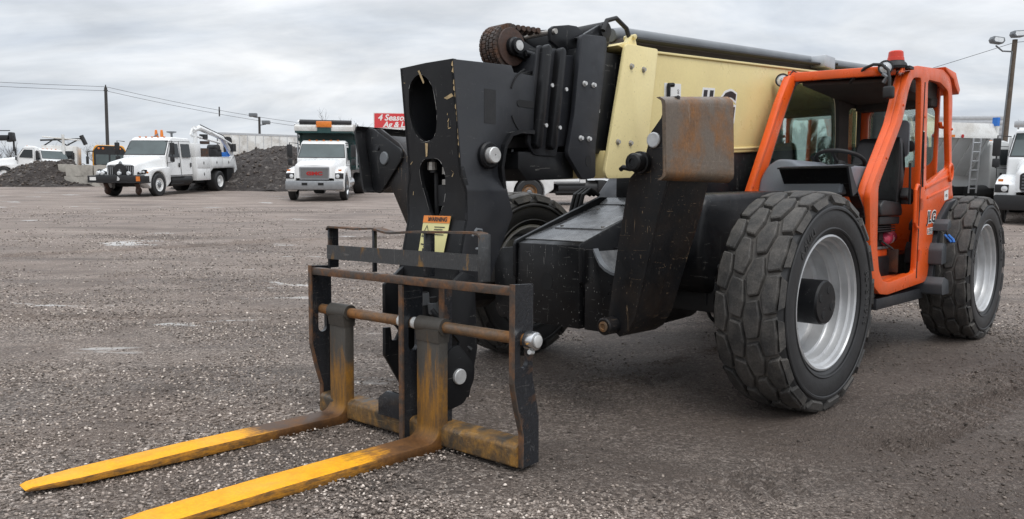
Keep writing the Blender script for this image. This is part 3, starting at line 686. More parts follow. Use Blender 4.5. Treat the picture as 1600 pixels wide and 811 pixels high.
# top linkage: chain, roller, brackets
mb = MB(); mb.prism([(1.13, 2.30), (1.13, 2.375), (1.10, 2.395), (0.98, 2.425), (0.90, 2.44), (0.74, 2.395), (0.70, 2.36), (0.70, 2.24), (0.98, 2.24)], 'y', -0.14, -0.11)
mb.prism([(1.13, 2.30), (1.13, 2.375), (1.10, 2.395), (0.96, 2.425), (0.88, 2.43), (0.76, 2.38), (0.70, 2.36), (0.70, 2.24), (0.98, 2.24)], 'y', 0.10, 0.13)
mb.prism([(0.94, 2.34), (0.86, 2.375), (0.70, 2.46), (0.62, 2.462), (0.58, 2.43), (0.60, 2.32)], 'y', 0.14, 0.17)
mb.build('chain_bracket', 'black_paint', boom, 0.006)
mb = MB(); mb.lathe([(0.0, -0.28), (0.055, -0.28), (0.055, 0.16), (0.03, 0.165), (0.0, 0.165)], (0.64, 0.02, 2.435), 'y', 20); mb.build('hose_reel', 'rubber_plain', boom)
mb = MB(); mb.lathe([(0.026, 0), (0.026, 0.012), (0, 0.012)], (0.65, 0.17, 2.42), 'y', 16); mb.build('linkage_pin', 'zinc_pin', boom)
mb = MB(); mb.tube([(0.70, 0.20, 2.42), (0.66, 0.20, 2.49), (0.57, 0.205, 2.52), (0.46, 0.21, 2.47), (0.42, 0.215, 2.39), (0.42, 0.22, 2.33)], 0.016, 8); mb.build('hose_bundle', 'rubber_plain', boom)
mb = MB(); mb.prism([(0.50, 2.33), (0.44, 2.42), (0.40, 2.42), (0.36, 2.33)], 'y', 0.19, 0.24); mb.lathe([(0.018, -0.03), (0.018, 0.06), (0, 0.06)], (0.42, 0.20, 2.415), 'y', 10); mb.build('hose_clamp', 'cream_bright', boom, 0.005)
RC = (1.395, 2.235)
mb = MB()
for yy in (-0.085, 0.045): mb.lathe([(0.03, 0), (0.112, 0), (0.116, 0.006), (0.112, 0.014), (0.03, 0.014)], (RC[0], yy, RC[1]), 'y', 40)
mb.lathe([(0.092, -0.08), (0.092, 0.05)], (RC[0], 0, RC[1]), 'y', 32)
rol = mb.build('chain_roller', 'roller_rust', boom)
mb = MB(); mb.lathe([(0.055, 0.05), (0.055, 0.085), (0.045, 0.092), (0.045, 0.115), (0, 0.115)], (RC[0], 0, RC[1]), 'y', 24); mb.build('roller_hub', 'black_paint', rol)
mb = MB(); mb.lathe([(0.030, 0.115), (0.030, 0.122), (0.0, 0.124)], (RC[0], 0, RC[1]), 'y', 20); mb.build('roller_pin', 'zinc_pin', rol)
mb = MB()
mb.prism([(RC[0]+0.02, RC[1]+0.05), (RC[0]-0.07, RC[1]+0.04), (1.10, 2.215), (1.10, 2.09), (RC[0]-0.05, RC[1]-0.06), (RC[0]+0.02, RC[1]-0.05)], 'y', 0.062, 0.088)
mb.prism([(RC[0]+0.02, RC[1]+0.05), (RC[0]-0.07, RC[1]+0.04), (1.10, 2.215), (1.10, 2.09), (RC[0]-0.05, RC[1]-0.06), (RC[0]+0.02, RC[1]-0.05)], 'y', -0.165, -0.14)
mb.tube([(1.33, 0.10, 2.20), (1.12, 0.10, 2.19)], 0.022, 10)
mb.build('roller_bracket', 'black_paint', boom, 0.006)
mb = MB(); path = []
for k in range(30):
    t = R(-75 + 175*k/29); path.append((RC[0]+0.125*math.cos(t), RC[1]+0.125*math.sin(t), t+math.pi/2))
for k in range(1, 12): path.append((RC[0]-0.02-0.0225*k, RC[1]+0.123+0.0015*k, math.pi))
for i, (cx, cz, t) in enumerate(path):
    c_, s_ = math.cos(t), math.sin(t)
    rows = (-0.048, 0.012) if i % 2 == 0 else (-0.078, -0.018, 0.040)
    for yy in rows:
        hw, hl, hh = (0.014, 0.0155, 0.015) if i % 2 == 0 else (0.008, 0.0155, 0.015)
        q = [(cx + c_*a*hl - s_*b*hh, cz + s_*a*hl + c_*b*hh) for a, b in ((-1, -.6), (-.6, -1), (.6, -1), (1, -.6), (1, .6), (.6, 1), (-.6, 1), (-1, .6))]
        mb.prism(q, 'y', yy-hw, yy+hw)
mb.build('chain', 'chain_rust', boom)
mb = MB(); mb.lathe([(0.017, -0.16), (0.017, 0.15), (0, 0.15)], (1.105, 0, 2.36), 'y', 12); mb.build('chain_pin', 'bolt_steel', boom)
# small sensor box on the boom
mb = MB(); mb.box(-2.62, -2.86, 0.13, 0.27, 2.60, 2.715); mb.build('sensor_box', 'aluminium', boom, 0.008)
mb = MB()
for k in range(3): mb.tube([(-2.86, 0.18+0.02*k, 2.665), (-3.0, 0.19+0.02*k, 2.68), (-3.15, 0.16, 2.60+0.01*k), (-3.4, 0.2, 2.575)], 0.011, 6)
mb.build('cable', 'rubber_plain', boom)

# ---- boom head
def xf(z): return float(np.interp(z, [0.80, 0.95, 1.20, 1.36, 1.50, 2.07], [2.03, 2.0, 1.942, 1.945, 1.962, 2.018]))
mb = MB()
side = [(xf(2.06), 2.060), (1.575, 2.082), (1.555, 2.045), (1.385, 2.045), (1.385, 1.705), (1.50, 1.700), (1.575, 1.685), (1.625, 1.62), (1.655, 1.50), (1.635, 1.36), (1.590, 1.234), (1.70, 1.02), (1.775, 0.86), (1.95, 0.84), (xf(0.88), 0.88), (xf(0.95), 0.95), (xf(1.2), 1.2), (xf(1.36), 1.36), (xf(1.5), 1.5), (xf(1.8), 1.8)]
for s_ in (-1, 1): mb.prism(side, 'y', s_*0.205, s_*0.23)
for zc in (1.445, 1.375): bmesh.ops.bisect_plane(mb.bm, geom=mb.bm.verts[:]+mb.bm.edges[:]+mb.bm.faces[:], plane_co=(0, 0, zc), plane_no=(0, 0, 1))
mb.map(lambda x, y, z: (x, y + math.copysign(0.034*min(1, max(0, (1.445-z)/0.07)), y), z))
mb.prism([(1.575, 2.05), (1.56, 2.06), (xf(2.05)-0.02, 2.03), (xf(2.05)-0.02, 2.045)], 'y', -0.206, 0.206)
mb.prism([(1.40, 1.72), (1.40, 1.745), (1.62, 1.71), (1.66, 1.64), (1.69, 1.5), (1.66, 1.36), (1.62, 1.24), (1.72, 1.03), (1.70, 1.01), (1.585, 1.24), (1.63, 1.37), (1.65, 1.5), (1.62, 1.62), (1.57, 1.685)], 'y', -0.206, 0.206)
head = mb.build('boom_head', 'black_satin', T, 0.004)
mb = MB()
outer = [(-0.229, 0.86), (-0.229, 2.062), (0.0, 2.066), (0.229, 2.062), (0.229, 1.5), (0.229, 1.2), (0.229, 0.86)]
h1 = [(a, b) for a, b in rounded([(-0.055, 2.025), (0.045, 1.95), (0.068, 1.78), (0.035, 1.66), (-0.055, 1.635), (-0.135, 1.68), (-0.185, 1.80), (-0.160, 1.97)], 0.09)]
h2 = rounded([(-0.085, 1.545), (0.055, 1.545), (0.095, 1.47), (0.075, 1.30), (0.010, 1.21), (-0.050, 1.23), (-0.120, 1.40), (-0.130, 1.49)], 0.07)
mb.prism(outer, 'x', 0.0, -0.022, [h1, h2])
for zc in (1.5, 1.36, 1.2, 0.95): bmesh.ops.bisect_plane(mb.bm, geom=mb.bm.verts[:]+mb.bm.edges[:]+mb.bm.faces[:], plane_co=(0, 0, zc), plane_no=(0, 0, 1))
mb.map(lambda x, y, z: (xf(z) + x, y + (math.copysign(0.034*min(1, max(0, (1.445-z)/0.07)), y) if abs(y) > 0.2 else 0), z))
mb.build('face_plate', 'black_paint', head)
mb = MB()   # hoses and valve inside the lower opening
mb.tube([(1.89, -0.085, 1.62), (1.89, -0.085, 1.47)], 0.024, 12); mb.tube([(1.87, -0.085, 1.47), (1.87, -0.08, 1.2)], 0.015, 8)
mb.tube([(1.86, 0.02, 1.62), (1.87, 0.02, 1.20)], 0.020, 10); mb.box(1.80, 1.885, -0.05, 0.055, 1.28, 1.40)
mb.tube([(1.80, -0.10, 1.62), (1.84, -0.06, 1.74), (1.86, 0.0, 1.84), (1.78, 0.06, 1.92)], 0.03, 10)
mb.build('hose_bundle', 'rubber_plain', head)
mb = MB()
for p0, p1 in (((1.90, -0.085, 1.53), (1.90, -0.085, 1.485)), ((1.88, 0.02, 1.50), (1.88, 0.02, 1.46)), ((1.88, 0.02, 1.43), (1.88, 0.02, 1.40))): mb.tube([p0, p1], 0.028, 10)
mb.build('hose_fitting', 'bolt_steel', head)
# out-turned flange behind the throat
path = [(1.41, 1.702), (1.52, 1.700), (1.59, 1.680), (1.635, 1.62), (1.662, 1.50), (1.640, 1.36), (1.597, 1.234), (1.705, 1.02), (1.765, 0.88)]
th = 0.022
for s_ in (-1, 1):
    mb = MB()
    n = len(path); up_ = []
    for i, (x, z) in enumerate(path):
        a = Vector(path[max(i-1, 0)]); b = Vector(path[min(i+1, n-1)]); d = (b-a).normalized(); nn = Vector((-d.y, d.x)); up_.append((x+nn.x*th, z+nn.y*th))
    for i in range(n-1): mb.prism([path[i], path[i+1], up_[i+1], up_[i]], 'y', s_*0.17, s_*0.262)
    mb.build('throat_flange', 'black_paint', head)
mb = MB(); mb.lathe([(0.075, 0.228), (0.075, 0.252), (0.066, 0.262), (0.05, 0.262)], (1.765, 0, 1.563), 'y', 32); mb.build('pin_boss', 'black_paint', head)
mb = MB(); mb.lathe([(0.075, -0.228), (0.075, -0.252), (0.066, -0.262), (0.0, -0.262)], (1.765, 0, 1.563), 'y', 32); mb.build('pin_boss', 'black_paint', head)
mb = MB(); mb.lathe([(0.045, 0.255), (0.045, 0.292), (0.040, 0.298), (0.006, 0.298), (0.004, 0.290), (0, 0.290)], (1.765, 0, 1.563), 'y', 28); mb.build('head_pin', 'zinc_pin', head)
mb = MB()   # raised disc and slot on the flank
ring = [(1.385+0.21*math.cos(R(a)), 1.885+0.21*math.sin(R(a))) for a in range(20, 70, 5)]
mb.prism(ring + [(p[0]-0.006, p[1]-0.006) for p in ring[::-1]], 'y', 0.229, 0.236); mb.build('flank_edge', 'dark_void', head)
mb = MB()
ring = [(1.385+0.21*math.cos(R(a)), 1.885+0.21*math.sin(R(a))) for a in range(-60, -20, 5)]
mb.prism(ring + [(p[0]-0.006, p[1]+0.006) for p in ring[::-1]], 'y', 0.229, 0.235); mb.build('flank_edge', 'dark_void', head)
mb = MB()
mb.prism(rrect(1.39, 1.53, 1.855, 1.895, 0.018), 'y', 0.229, 0.2335)
mb.build('flank_slot', 'dark_void', head)
mb = MB(); mb.prism(rrect(1.70, 1.79, 1.74, 1.93, 0.004, 2), 'y', 0.2295, 0.2312); mb.build('worn_decal', 'rubber_plain', head)
mb = MB(); mb.tube([(1.90, 0.235, 1.095), (1.905, 0.262, 1.12), (1.88, 0.268, 1.155), (1.84, 0.262, 1.15), (1.81, 0.25, 1.09), (1.815, 0.26, 1.06), (1.86, 0.265, 1.045), (1.90, 0.25, 1.05)], 0.009, 8); mb.build('lifting_hook', 'tube_grey', head)
# bright scrapes where paint has been torn from the face plate's edges
mb = MB()
def flake(pts, m=None): mb.poly([(xf(z)+0.0025, y, z) for y, z in pts])
for k in range(16):
    if k % 4 == 1: continue
    z0 = 1.54 + 0.032*k; w = random.uniform(0.004, 0.016)*(1 if k > 6 else 0.6)
    flake([(0.2285, z0), (0.2285-w, z0+0.008), (0.2285-w*random.uniform(.3, 1), z0+0.024), (0.2285, z0+0.031)])
flake([(-0.07, 2.03), (-0.055, 2.033), (-0.02, 1.965), (-0.03, 1.955)]); flake([(0.135, 1.865), (0.20, 1.885), (0.215, 1.868), (0.16, 1.855)])
flake([(-0.055, 1.634), (-0.03, 1.63), (-0.045, 1.56), (-0.058, 1.556)])
for k in range(10):
    a = random.uniform(-0.21, 0.19); b = random.uniform(1.25, 2.04); l = random.uniform(0.01, 0.05); an = random.uniform(-0.6, 1.6)
    if -0.19 < a < 0.1 and 1.2 < b < 2.03: a = random.choice((-0.205, 0.15))
    dx, dz = l*math.cos(an)*0.5, l*math.sin(an)
    flake([(a, b), (a+dx, b+dz), (a+dx+0.003, b+dz-0.003), (a+0.004, b-0.004)])
mb.build('bare_scrape', 'bare_tan', head)['kind'] = 'stuff'
mb = MB()
for lp in (h1, h2):
    n = len(lp)
    for i in range(n):
        if random.random() < 0.45: continue
        (a, b), (c_, d_) = lp[i], lp[(i+1) % n]; mx_, mz_ = -0.05, 1.8 if lp is h1 else 1.4
        k = 1 + random.uniform(0.012, 0.028); kk = 1 + random.uniform(0.012, 0.028)
        mb.poly([(xf(b)+0.0015, a, b), (xf(d_)+0.0015, c_, d_), (xf(d_)+0.0015, mx_+(c_-mx_)*kk, mz_+(d_-mz_)*(1+(kk-1)*.4)), (xf(b)+0.0015, mx_+(a-mx_)*k, mz_+(b-mz_)*(1+(k-1)*.4))])
mb.build('bare_edge', 'bare_grey', head)['kind'] = 'stuff'
# warning decal
def xd(z): return 1.946 + (1.225-z)*0.216
mb = MB(); mb.prism([(-0.098, 0.99), (-0.098, 1.225), (0.135, 1.225), (0.12, 0.99)], 'x', 0, 0.002); mb.map(lambda x, y, z: (xd(z)+0.002+x, y, z)); dec = mb.build('warning_decal', 'decal_yellow', head)
mb = MB(); mb.prism([(-0.098, 1.185), (-0.098, 1.225), (0.135, 1.225), (0.133, 1.185)], 'x', 0, 0.002); mb.map(lambda x, y, z: (xd(z)+0.0045+x, y, z)); mb.build('decal_header', 'decal_orange', dec)
XD = ((0, 1, 0), (-0.21, 0, 0.98), (0.98, 0, 0.21))
text('lettering', 'WARNING', 'black_decal', dec, (xd(1.205)+0.0085, 0.03, 1.205), XD, 0.034, 0.0004, 0.001)
mb = MB()
def mark(pts): mb.poly([(xd(z)+0.0065, y, z) for y, z in pts])
def tri(cy, cz, s):
    o_ = [(cy-s, cz-s*.8), (cy+s, cz-s*.8), (cy, cz+s)]
    for i in range(3):
        a, b = o_[i], o_[(i+1) % 3]
        mark([a, b, (cy+(b[0]-cy)*.78, cz+(b[1]-cz)*.78), (cy+(a[0]-cy)*.78, cz+(a[1]-cz)*.78)])
mb.poly([(xd(1.205)+0.009, y, z) for y, z in ((-0.055, 1.192), (-0.033, 1.192), (-0.044, 1.218))])
tri(-0.055, 1.135, 0.038)
for k in range(4): mark([(0.01, 1.165-0.014*k), (0.012, 1.160-0.014*k), (0.10-0.015*(k % 3), 1.160-0.014*k), (0.10-0.015*(k % 3), 1.165-0.014*k)])
mark([(-0.085, 1.06), (-0.02, 1.055), (-0.02, 1.062), (-0.085, 1.067)])
mark([(-0.058, 1.045), (-0.048, 1.045), (-0.048, 1.055), (-0.058, 1.055)])
mark([(-0.066, 1.04), (-0.040, 1.04), (-0.043, 1.012), (-0.063, 1.012)]); mark([(-0.063, 1.012), (-0.056, 1.012), (-0.062, 0.992), (-0.068, 0.992)]); mark([(-0.050, 1.012), (-0.043, 1.012), (-0.038, 0.992), (-0.044, 0.992)])
mb.build('decal_mark', 'black_decal', dec)

# ---- quick coupler between head and carriage
mb = MB()
for yc in (-0.235, 0.285):
    mb.prism([(2.14, 0.83), (2.14, 0.665), (2.03, 0.55), (2.06, 0.50), (2.09, 0.50), (2.10, 0.58), (2.14, 0.58), (2.14, 0.42), (2.03, 0.24), (1.96, 0.24), (1.90, 0.50), (1.92, 0.90), (2.0, 0.93)], 'y', yc-0.014, yc+0.014)
mb.box(1.80, 1.95, -0.20, 0.12, 0.42, 0.86)
cp = mb.build('coupler', 'black_paint', T, 0.004)
mb = MB(); mb.prism(rounded([(2.14, 0.52), (2.06, 0.55), (1.94, 0.42), (1.95, 0.33), (2.02, 0.22), (2.14, 0.2)], 0.03), 'y', 0.30, 0.325); mb.build('coupler_plate', 'black_paint', cp, 0.004)
mb = MB(); mb.lathe([(0.042, 0), (0.042, 0.014), (0.038, 0.018), (0, 0.018)], (2.06, 0.325, 0.375), 'y', 24); mb.build('coupler_pin', 'zinc_pin', cp)
mb = MB(); mb.tube([(2.05, 0.02, 0.80), (2.04, 0.03, 0.66), (2.0, 0.05, 0.5)], 0.022, 10); mb.tube([(2.05, 0.10, 0.78), (2.03, 0.10, 0.64), (2.0, 0.10, 0.45)], 0.022, 10); mb.tube([(2.1, 0.15, 0.72), (2.05, 0.24, 0.6), (1.95, 0.3, 0.5)], 0.013, 8); mb.build('hose_bundle', 'rubber_plain', cp)
mb = MB()
for p0, p1 in (((2.052, 0.02, 0.795), (2.046, 0.025, 0.73)), ((2.052, 0.10, 0.75), (2.044, 0.10, 0.69))): mb.tube([p0, p1], 0.03, 10)
mb.build('hose_fitting', 'tube_grey', cp)

# ---- fork carriage, turned a little to the machine's left
CY, CX0, CA = 0.08, 2.270, R(4.8)
FC = empty('fork_carriage', (CX0, CY, 0), (0, 0, CA), T)
plate = [(0.0, 0.921), (-0.145, 0.914), (-0.145, 0.46), (-0.195, 0.27), (-0.198, 0.026), (-0.072, 0.028), (-0.072, 0.19), (-0.030, 0.325), (0.0, 0.45)]
slot = rrect(-0.108, -0.048, 0.515, 0.685, 0.028)
for yc in (-0.785, 0.785):
    mb = MB(); mb.prism(plate, 'y', yc-0.012, yc+0.012, [slot]); mb.build('side_plate', 'carriage_steel', FC)
    mb = MB(); edge = [(0.0, 0.921), (0.0, 0.45), (-0.030, 0.325), (-0.072, 0.19), (-0.072, 0.028)]
    for (a, b) in zip(edge, edge[1:]): mb.prism([(a[0]+0.003, a[1]), (b[0]+0.003, b[1]), (b[0]-0.006, b[1]), (a[0]-0.006, a[1])], 'y', yc-0.014, yc+0.014)
    mb.build('plate_edge', 'rust_edge', FC)
mb = MB(); mb.box(-0.004, -0.05, -0.772, 0.772, 0.866, 0.908); mb.build('top_bar', 'rust_edge', FC, 0.004)
for yc in (0.012, 0.235):
    fx = -0.004 if yc < 0.1 else -0.085
    mb = MB(); mb.prism([(fx, 0.862), (-0.15, 0.862), (-0.15, 0.05), (fx, 0.03)], 'y', yc-0.014, yc+0.014, [rrect(-0.115, -0.045, 0.50, 0.685, 0.03)] if yc < 0.1 else ()); mb.build('centre_plate', 'carriage_steel', FC)
    mb = MB(); mb.box(fx+0.004, fx-0.008, yc-0.015, yc+0.015, 0.028, 0.863); mb.build('plate_edge', 'rust_edge', FC)
mb = MB(); mb.prism(rounded([(-0.05, 0.028), (-0.05, 0.125), (-0.075, 0.142), (-0.18, 0.142), (-0.18, 0.028)], 0.012), 'y', -0.772, 0.772); mb.build('bottom_beam', 'beam_rust', FC)
mb = MB(); mb.prism([(-0.20, 0.12), (-0.20, 0.215), (-0.135, 0.262), (-0.002, 0.262), (-0.002, 0.12)], 'x', -0.046, -0.022); mb.build('gusset', 'carriage_steel', FC, 0.003)
# backrest guard
ZB = 0.908
for yc, wx in ((-0.690, 0.07), (-0.285, 0.025), (0.13, 0.07)):
    mb = MB(); mb.box(-0.065, -0.065-wx, yc-0.008, yc+0.008, ZB, 1.150); mb.build('backrest_post', 'carriage_steel', FC, 0.003)
mb = MB(); mb.box(-0.060, -0.0645, -0.698, 0.525, 0.962, 1.045); mb.build('backrest_bar', 'bar_steel', FC)
mb = MB(); rail = [(-0.700, 1.142), (-0.685, 1.157), (-0.61, 1.156), (-0.44, 1.150), (-0.29, 1.158), (-0.18, 1.138), (-0.13, 1.136), (0.0, 1.147), (0.14, 1.150), (0.47, 1.157), (0.515, 1.150), (0.532, 1.130)]
for a, b in zip(rail, rail[1:]): mb.prism([a, b, (b[0], b[1]-0.011), (a[0], a[1]-0.011)], 'x', -0.055, -0.135)
mb.build('backrest_rail', 'rust_edge', FC)
mb = MB(); mb.box(-0.055, -0.135, 0.518, 0.534, ZB, 1.145); mb.build('backrest_post', 'bar_steel', FC, 0.004)
# shaft the forks hang on
mb = MB(); mb.tube([(-0.078, -0.80, 0.654), (-0.078, 0.84, 0.654)], 0.029, 20); sh = mb.build('fork_shaft', 'shaft_rust', FC)
mb = MB(); mb.tube([(-0.078, -0.075, 0.654), (-0.078, -0.005, 0.654)], 0.0315, 20); mb.tube([(-0.078, 0.035, 0.654), (-0.078, 0.135, 0.654)], 0.0315, 20); mb.build('shaft_collar', 'shaft_white', FC)
mb = MB(); mb.tube([(-0.078, 0.815, 0.654), (-0.078, 0.875, 0.654)], 0.044, 24); mb.build('shaft_nut', 'chrome', FC, 0.006)
mb = MB(); mb.lathe([(0.030, 0.876), (0.030, 0.884), (0.026, 0.886), (0, 0.886)], (-0.078, 0, 0.654), 'y', 20); mb.tube([(-0.078, 0.85, 0.60), (-0.05, 0.85, 0.605)], 0.012, 8); mb.build('nut_cap', 'zinc_pin', FC)
# forks: L shaped, built in the machine frame so that they point straight ahead
def fork(yc, xs, xtip, w):
    fk = empty('fork', (0, 0, 0), (0, 0, 0), FC)
    fk.matrix_local = (Matrix.Translation((CX0, CY, 0)) @ Matrix.Rotation(CA, 4, 'Z')).inverted()
    t = 0.062
    prof = [(xs, 0.575), (xs, 0.13)]
    for k in range(1, 7):
        a = R(180 + 90*k/6); prof.append((xs+0.07+0.07*math.cos(a), 0.125+0.07*math.sin(a)))
    prof += [(xs+0.9, 0.053), (xtip-0.03, 0.040), (xtip, 0.030), (xtip-0.01, 0.020), (xs+0.9, -0.006), (xs+0.05, -0.008)]
    for k in range(0, 5):
        a = R(270 - 90*k/4); prof.append((xs+0.04+0.10*math.cos(a)-0.0, 0.092+0.10*math.sin(a)))
    prof += [(xs-t, 0.575)]
    mb = MB(); mb.prism(prof, 'y', yc-w/2, yc+w/2)
    def taper(x, y, z):
        k = min(1, max(0, (xtip - x)/0.22)); return (x, yc + (y-yc)*(0.60+0.40*k), max(z, 0.004) if z < 0.004 else z)
    # clip the tip's corners a little
    bmesh.ops.bisect_plane(mb.bm, geom=mb.bm.verts[:]+mb.bm.edges[:]+mb.bm.faces[:], plane_co=(xtip-0.22, 0, 0), plane_no=(1, 0, 0))
    mb.map(taper)
    mb.build('fork_blade', 'fork_steel', fk, 0.005)
    sx = CX0 - 0.078*math.cos(CA) - (yc-CY)*math.sin(CA)
    mb = MB(); mb.tube([(sx+0.007, yc-w/2-0.004, 0.654), (sx-0.007, yc+w/2+0.004, 0.654)], 0.046, 22)
    mb.prism([(xs+0.004, 0.573), (xs-t-0.005, 0.573), (sx-0.044, 0.64), (sx+0.044, 0.64)], 'y', yc-w/2, yc+w/2)
    mb.build('fork_eye', 'fork_steel', fk)
fork(-0.515, 2.272, 3.90, 0.165)
fork(0.250, 2.212, 3.84, 0.185)

# ---- outriggers
def outrigger(front, ztop_):
    """front = outline of the leg's front cheek (y, z); the box of the leg behind it stops under the pad"""
    o = empty('outrigger', (0, 0, 0), (0, 0, 0), T); XF = 1.2
    mb = MB(); mb.prism(front, 'x', XF-0.0205, 0.40)
    r_ = bmesh.ops.bisect_plane(mb.bm, geom=mb.bm.verts[:]+mb.bm.edges[:]+mb.bm.faces[:], plane_co=(0, 0, ztop_), plane_no=(0, 0, 1), clear_outer=True)
    es = [g for g in r_['geom_cut'] if isinstance(g, bmesh.types.BMEdge)]
    if es: bmesh.ops.contextual_create(mb.bm, geom=es)
    z0 = min(p[1] for p in front)
    def tb(x, y, z):
        k = min(1, max(0, (XF-0.0205 - x)/(XF-0.0205-0.40))); return (XF-0.0205 - k*float(np.interp(z, [z0, z0+0.3, z0+0.6, z0+0.95], [0.34, 0.385, 0.43, 0.40])), y, z)
    mb.map(tb); mb.build('leg', 'black_scraped', o, 0.008)
    mb = MB(); mb.prism(front, 'x', XF-0.020, XF); mb.build('front_cheek', 'black_scraped', o, 0.004)
    return o
near = outrigger([(0.655, 0.60), (0.660, 0.66), (0.726, 1.10), (0.79, 1.44), (0.885, 1.53), (0.905, 1.60), (0.93, 1.69), (0.99, 1.76), (1.035, 1.87), (1.10, 1.87), (1.07, 1.55), (1.05, 1.45), (0.982, 1.228), (0.846, 0.66), (0.80, 0.575), (0.74, 0.535)], 1.47)
mb = MB(); mb.lathe([(0.042, 0), (0.042, 0.010), (0.036, 0.014), (0, 0.014)], (1.2, 0.952, 1.645), 'x', 24); mb.build('leg_pin', 'zinc_pin', near)
mb = MB(); mb.lathe([(0.062, 0.0), (0.062, 0.03), (0.052, 0.032), (0.050, 0.085), (0.040, 0.094), (0.020, 0.096), (0.018, 0.088), (0, 0.088)], (1.2, 0.875, 1.525), 'x', 24); mb.tube([(1.24, 0.83, 1.49), (1.26, 0.79, 1.50), (1.25, 0.77, 1.49)], 0.014, 8); mb.build('knob', 'black_paint', near)
mb = MB(); mb.lathe([(0.014, 0), (0.014, 0.012), (0, 0.012)], (1.2, 1.02, 1.755), 'x', 8); mb.build('leg_bolt', 'black_satin', near)
mb = MB(); mb.lathe([(0.050, -0.02), (0.050, 0.085), (0.042, 0.092), (0.030, 0.092)], (1.2, 0.695, 0.60), 'x', 28); piv = mb.build('pivot_boss', 'black_scraped', near)
mb = MB(); mb.lathe([(0.030, 0.085), (0.030, 0.096), (0.018, 0.098), (0.015, 0.088), (0, 0.088)], (1.2, 0.695, 0.60), 'x', 20); mb.build('pivot_pin', 'shaft_rust', near)
def pad(o, y0, z0, y1, z1, x0, x1, s_, mat='pad_rust', tilt=0.0):
    # dished foot plate: flat face, rounded turned edges
    d = Vector((0, y1-y0, z1-z0)); ln = d.length; d.normalize(); n = Vector((0, d.z*s_, -d.y*s_))
    mb = MB(); K = 14; J = 12
    def bend(t): return 0.035*(max(0, abs(t-0.5)*2-0.86)/0.14)**1.6
    grid = {}
    for layer, off in ((0, 0.0), (1, -0.022)):
        for i in range(J+1):
            for j in range(K+1):
                tt = 0.5+0.5*math.copysign(abs(2*i/J-1)**0.55, 2*i/J-1); u = 0.5+0.5*math.copysign(abs(2*j/K-1)**0.55, 2*j/K-1)
                p = Vector((x0+(x1-x0)*u, y0, z0)) + d*(ln + tilt*(1-u))*tt - n*(bend(tt)) + n*off
                grid[layer, i, j] = mb.bm.verts.new(p)
    for i in range(J):
        for j in range(K):
            for layer in (0, 1): mb.bm.faces.new((grid[layer, i, j], grid[layer, i, j+1], grid[layer, i+1, j+1], grid[layer, i+1, j]))
    for i in range(J):
        for j in (0, K): mb.bm.faces.new((grid[0, i, j], grid[0, i+1, j], grid[1, i+1, j], grid[1, i, j]))
    for j in range(K):
        for i in (0, J): mb.bm.faces.new((grid[0, i, j], grid[0, i, j+1], grid[1, i, j+1], grid[1, i, j]))
    bmesh.ops.recalc_face_normals(mb.bm, faces=mb.bm.faces[:])
    return mb.build('foot_pad', mat, o, smooth=50)
pad(near, 1.125, 1.425, 1.108, 1.855, 0.63, 1.335, 1, tilt=0.07)
far = outrigger([(-1.435, 1.42), (-0.86, 0.58), (-0.74, 0.53), (-0.64, 0.60), (-0.62, 0.72), (-1.10, 1.45), (-1.245, 1.66), (-1.33, 1.74), (-1.56, 1.86), (-1.68, 1.86), (-1.70, 1.80), (-1.60, 1.385), (-1.56, 1.37)], 1.80)
mb = MB(); mb.prism(rounded([(-1.735, 1.845), (-1.68, 1.875), (-1.62, 1.86), (-1.275, 1.69), (-1.262, 1.62), (-1.54, 1.36), (-1.62, 1.375)], 0.03), 'x', 1.2, 1.222); mb.build('pad_bracket', 'black_paint', far, 0.004)
mb = MB(); mb.lathe([(0.050, 0), (0.050, 0.010), (0.044, 0.014), (0, 0.014)], (1.222, -1.475, 1.63), 'x', 24); mb.build('leg_pin', 'tube_grey', far)
mb = MB(); mb.lathe([(0.018, 0), (0.018, 0.012), (0, 0.012)], (1.222, -1.56, 1.71), 'x', 10); mb.build('leg_bolt', 'black_satin', far)
pad(far, -1.655, 1.36, -1.775, 1.87, 0.63, 1.30, -1, 'black_paint')
# ---- cab
cab = empty('cab', (0, 0, 0), (0, 0, 0), T)
YO, YI = 1.2, 0.38
outer = [(-1.30, 1.37), (-1.35, 1.455), (-1.805, 1.95), (-1.955, 2.22), (-2.04, 2.36), (-2.13, 2.425), (-2.25, 2.452), (-2.60, 2.480), (-2.95, 2.505), (-3.12, 2.490), (-3.22, 2.41), (-3.275, 2.28), (-3.31, 1.90), (-3.40, 1.44), (-3.455, 1.36), (-3.21, 1.33), (-2.96, 1.185), (-2.87, 1.0), (-2.77, 0.655), (-2.70, 0.610), (-1.78, 0.572), (-1.60, 0.590), (-1.47, 0.66), (-1.40, 0.78), (-1.345, 1.05)]
door = [(-1.475, 1.42), (-1.50, 1.47), (-1.945, 1.965), (-2.06, 2.22), (-2.13, 2.315), (-2.20, 2.35), (-2.365, 2.365), (-2.40, 2.0), (-2.455, 1.45), (-2.44, 0.715), (-1.80, 0.668), (-1.66, 0.69), (-1.56, 0.78), (-1.50, 0.98)]
quarter = rounded([(-2.545, 2.372), (-2.90, 2.385), (-3.14, 2.33), (-3.205, 1.95), (-3.285, 1.645), (-2.62, 1.475), (-2.58, 1.9)], 0.05)
mb = MB(); mb.prism(rounded(outer, 0.03, 2), 'y', YO-0.045, YO, [rounded(door, 0.04, 3), quarter])
mb.build('side_frame', 'orange_paint', cab, 0.012, 2, limit=50)
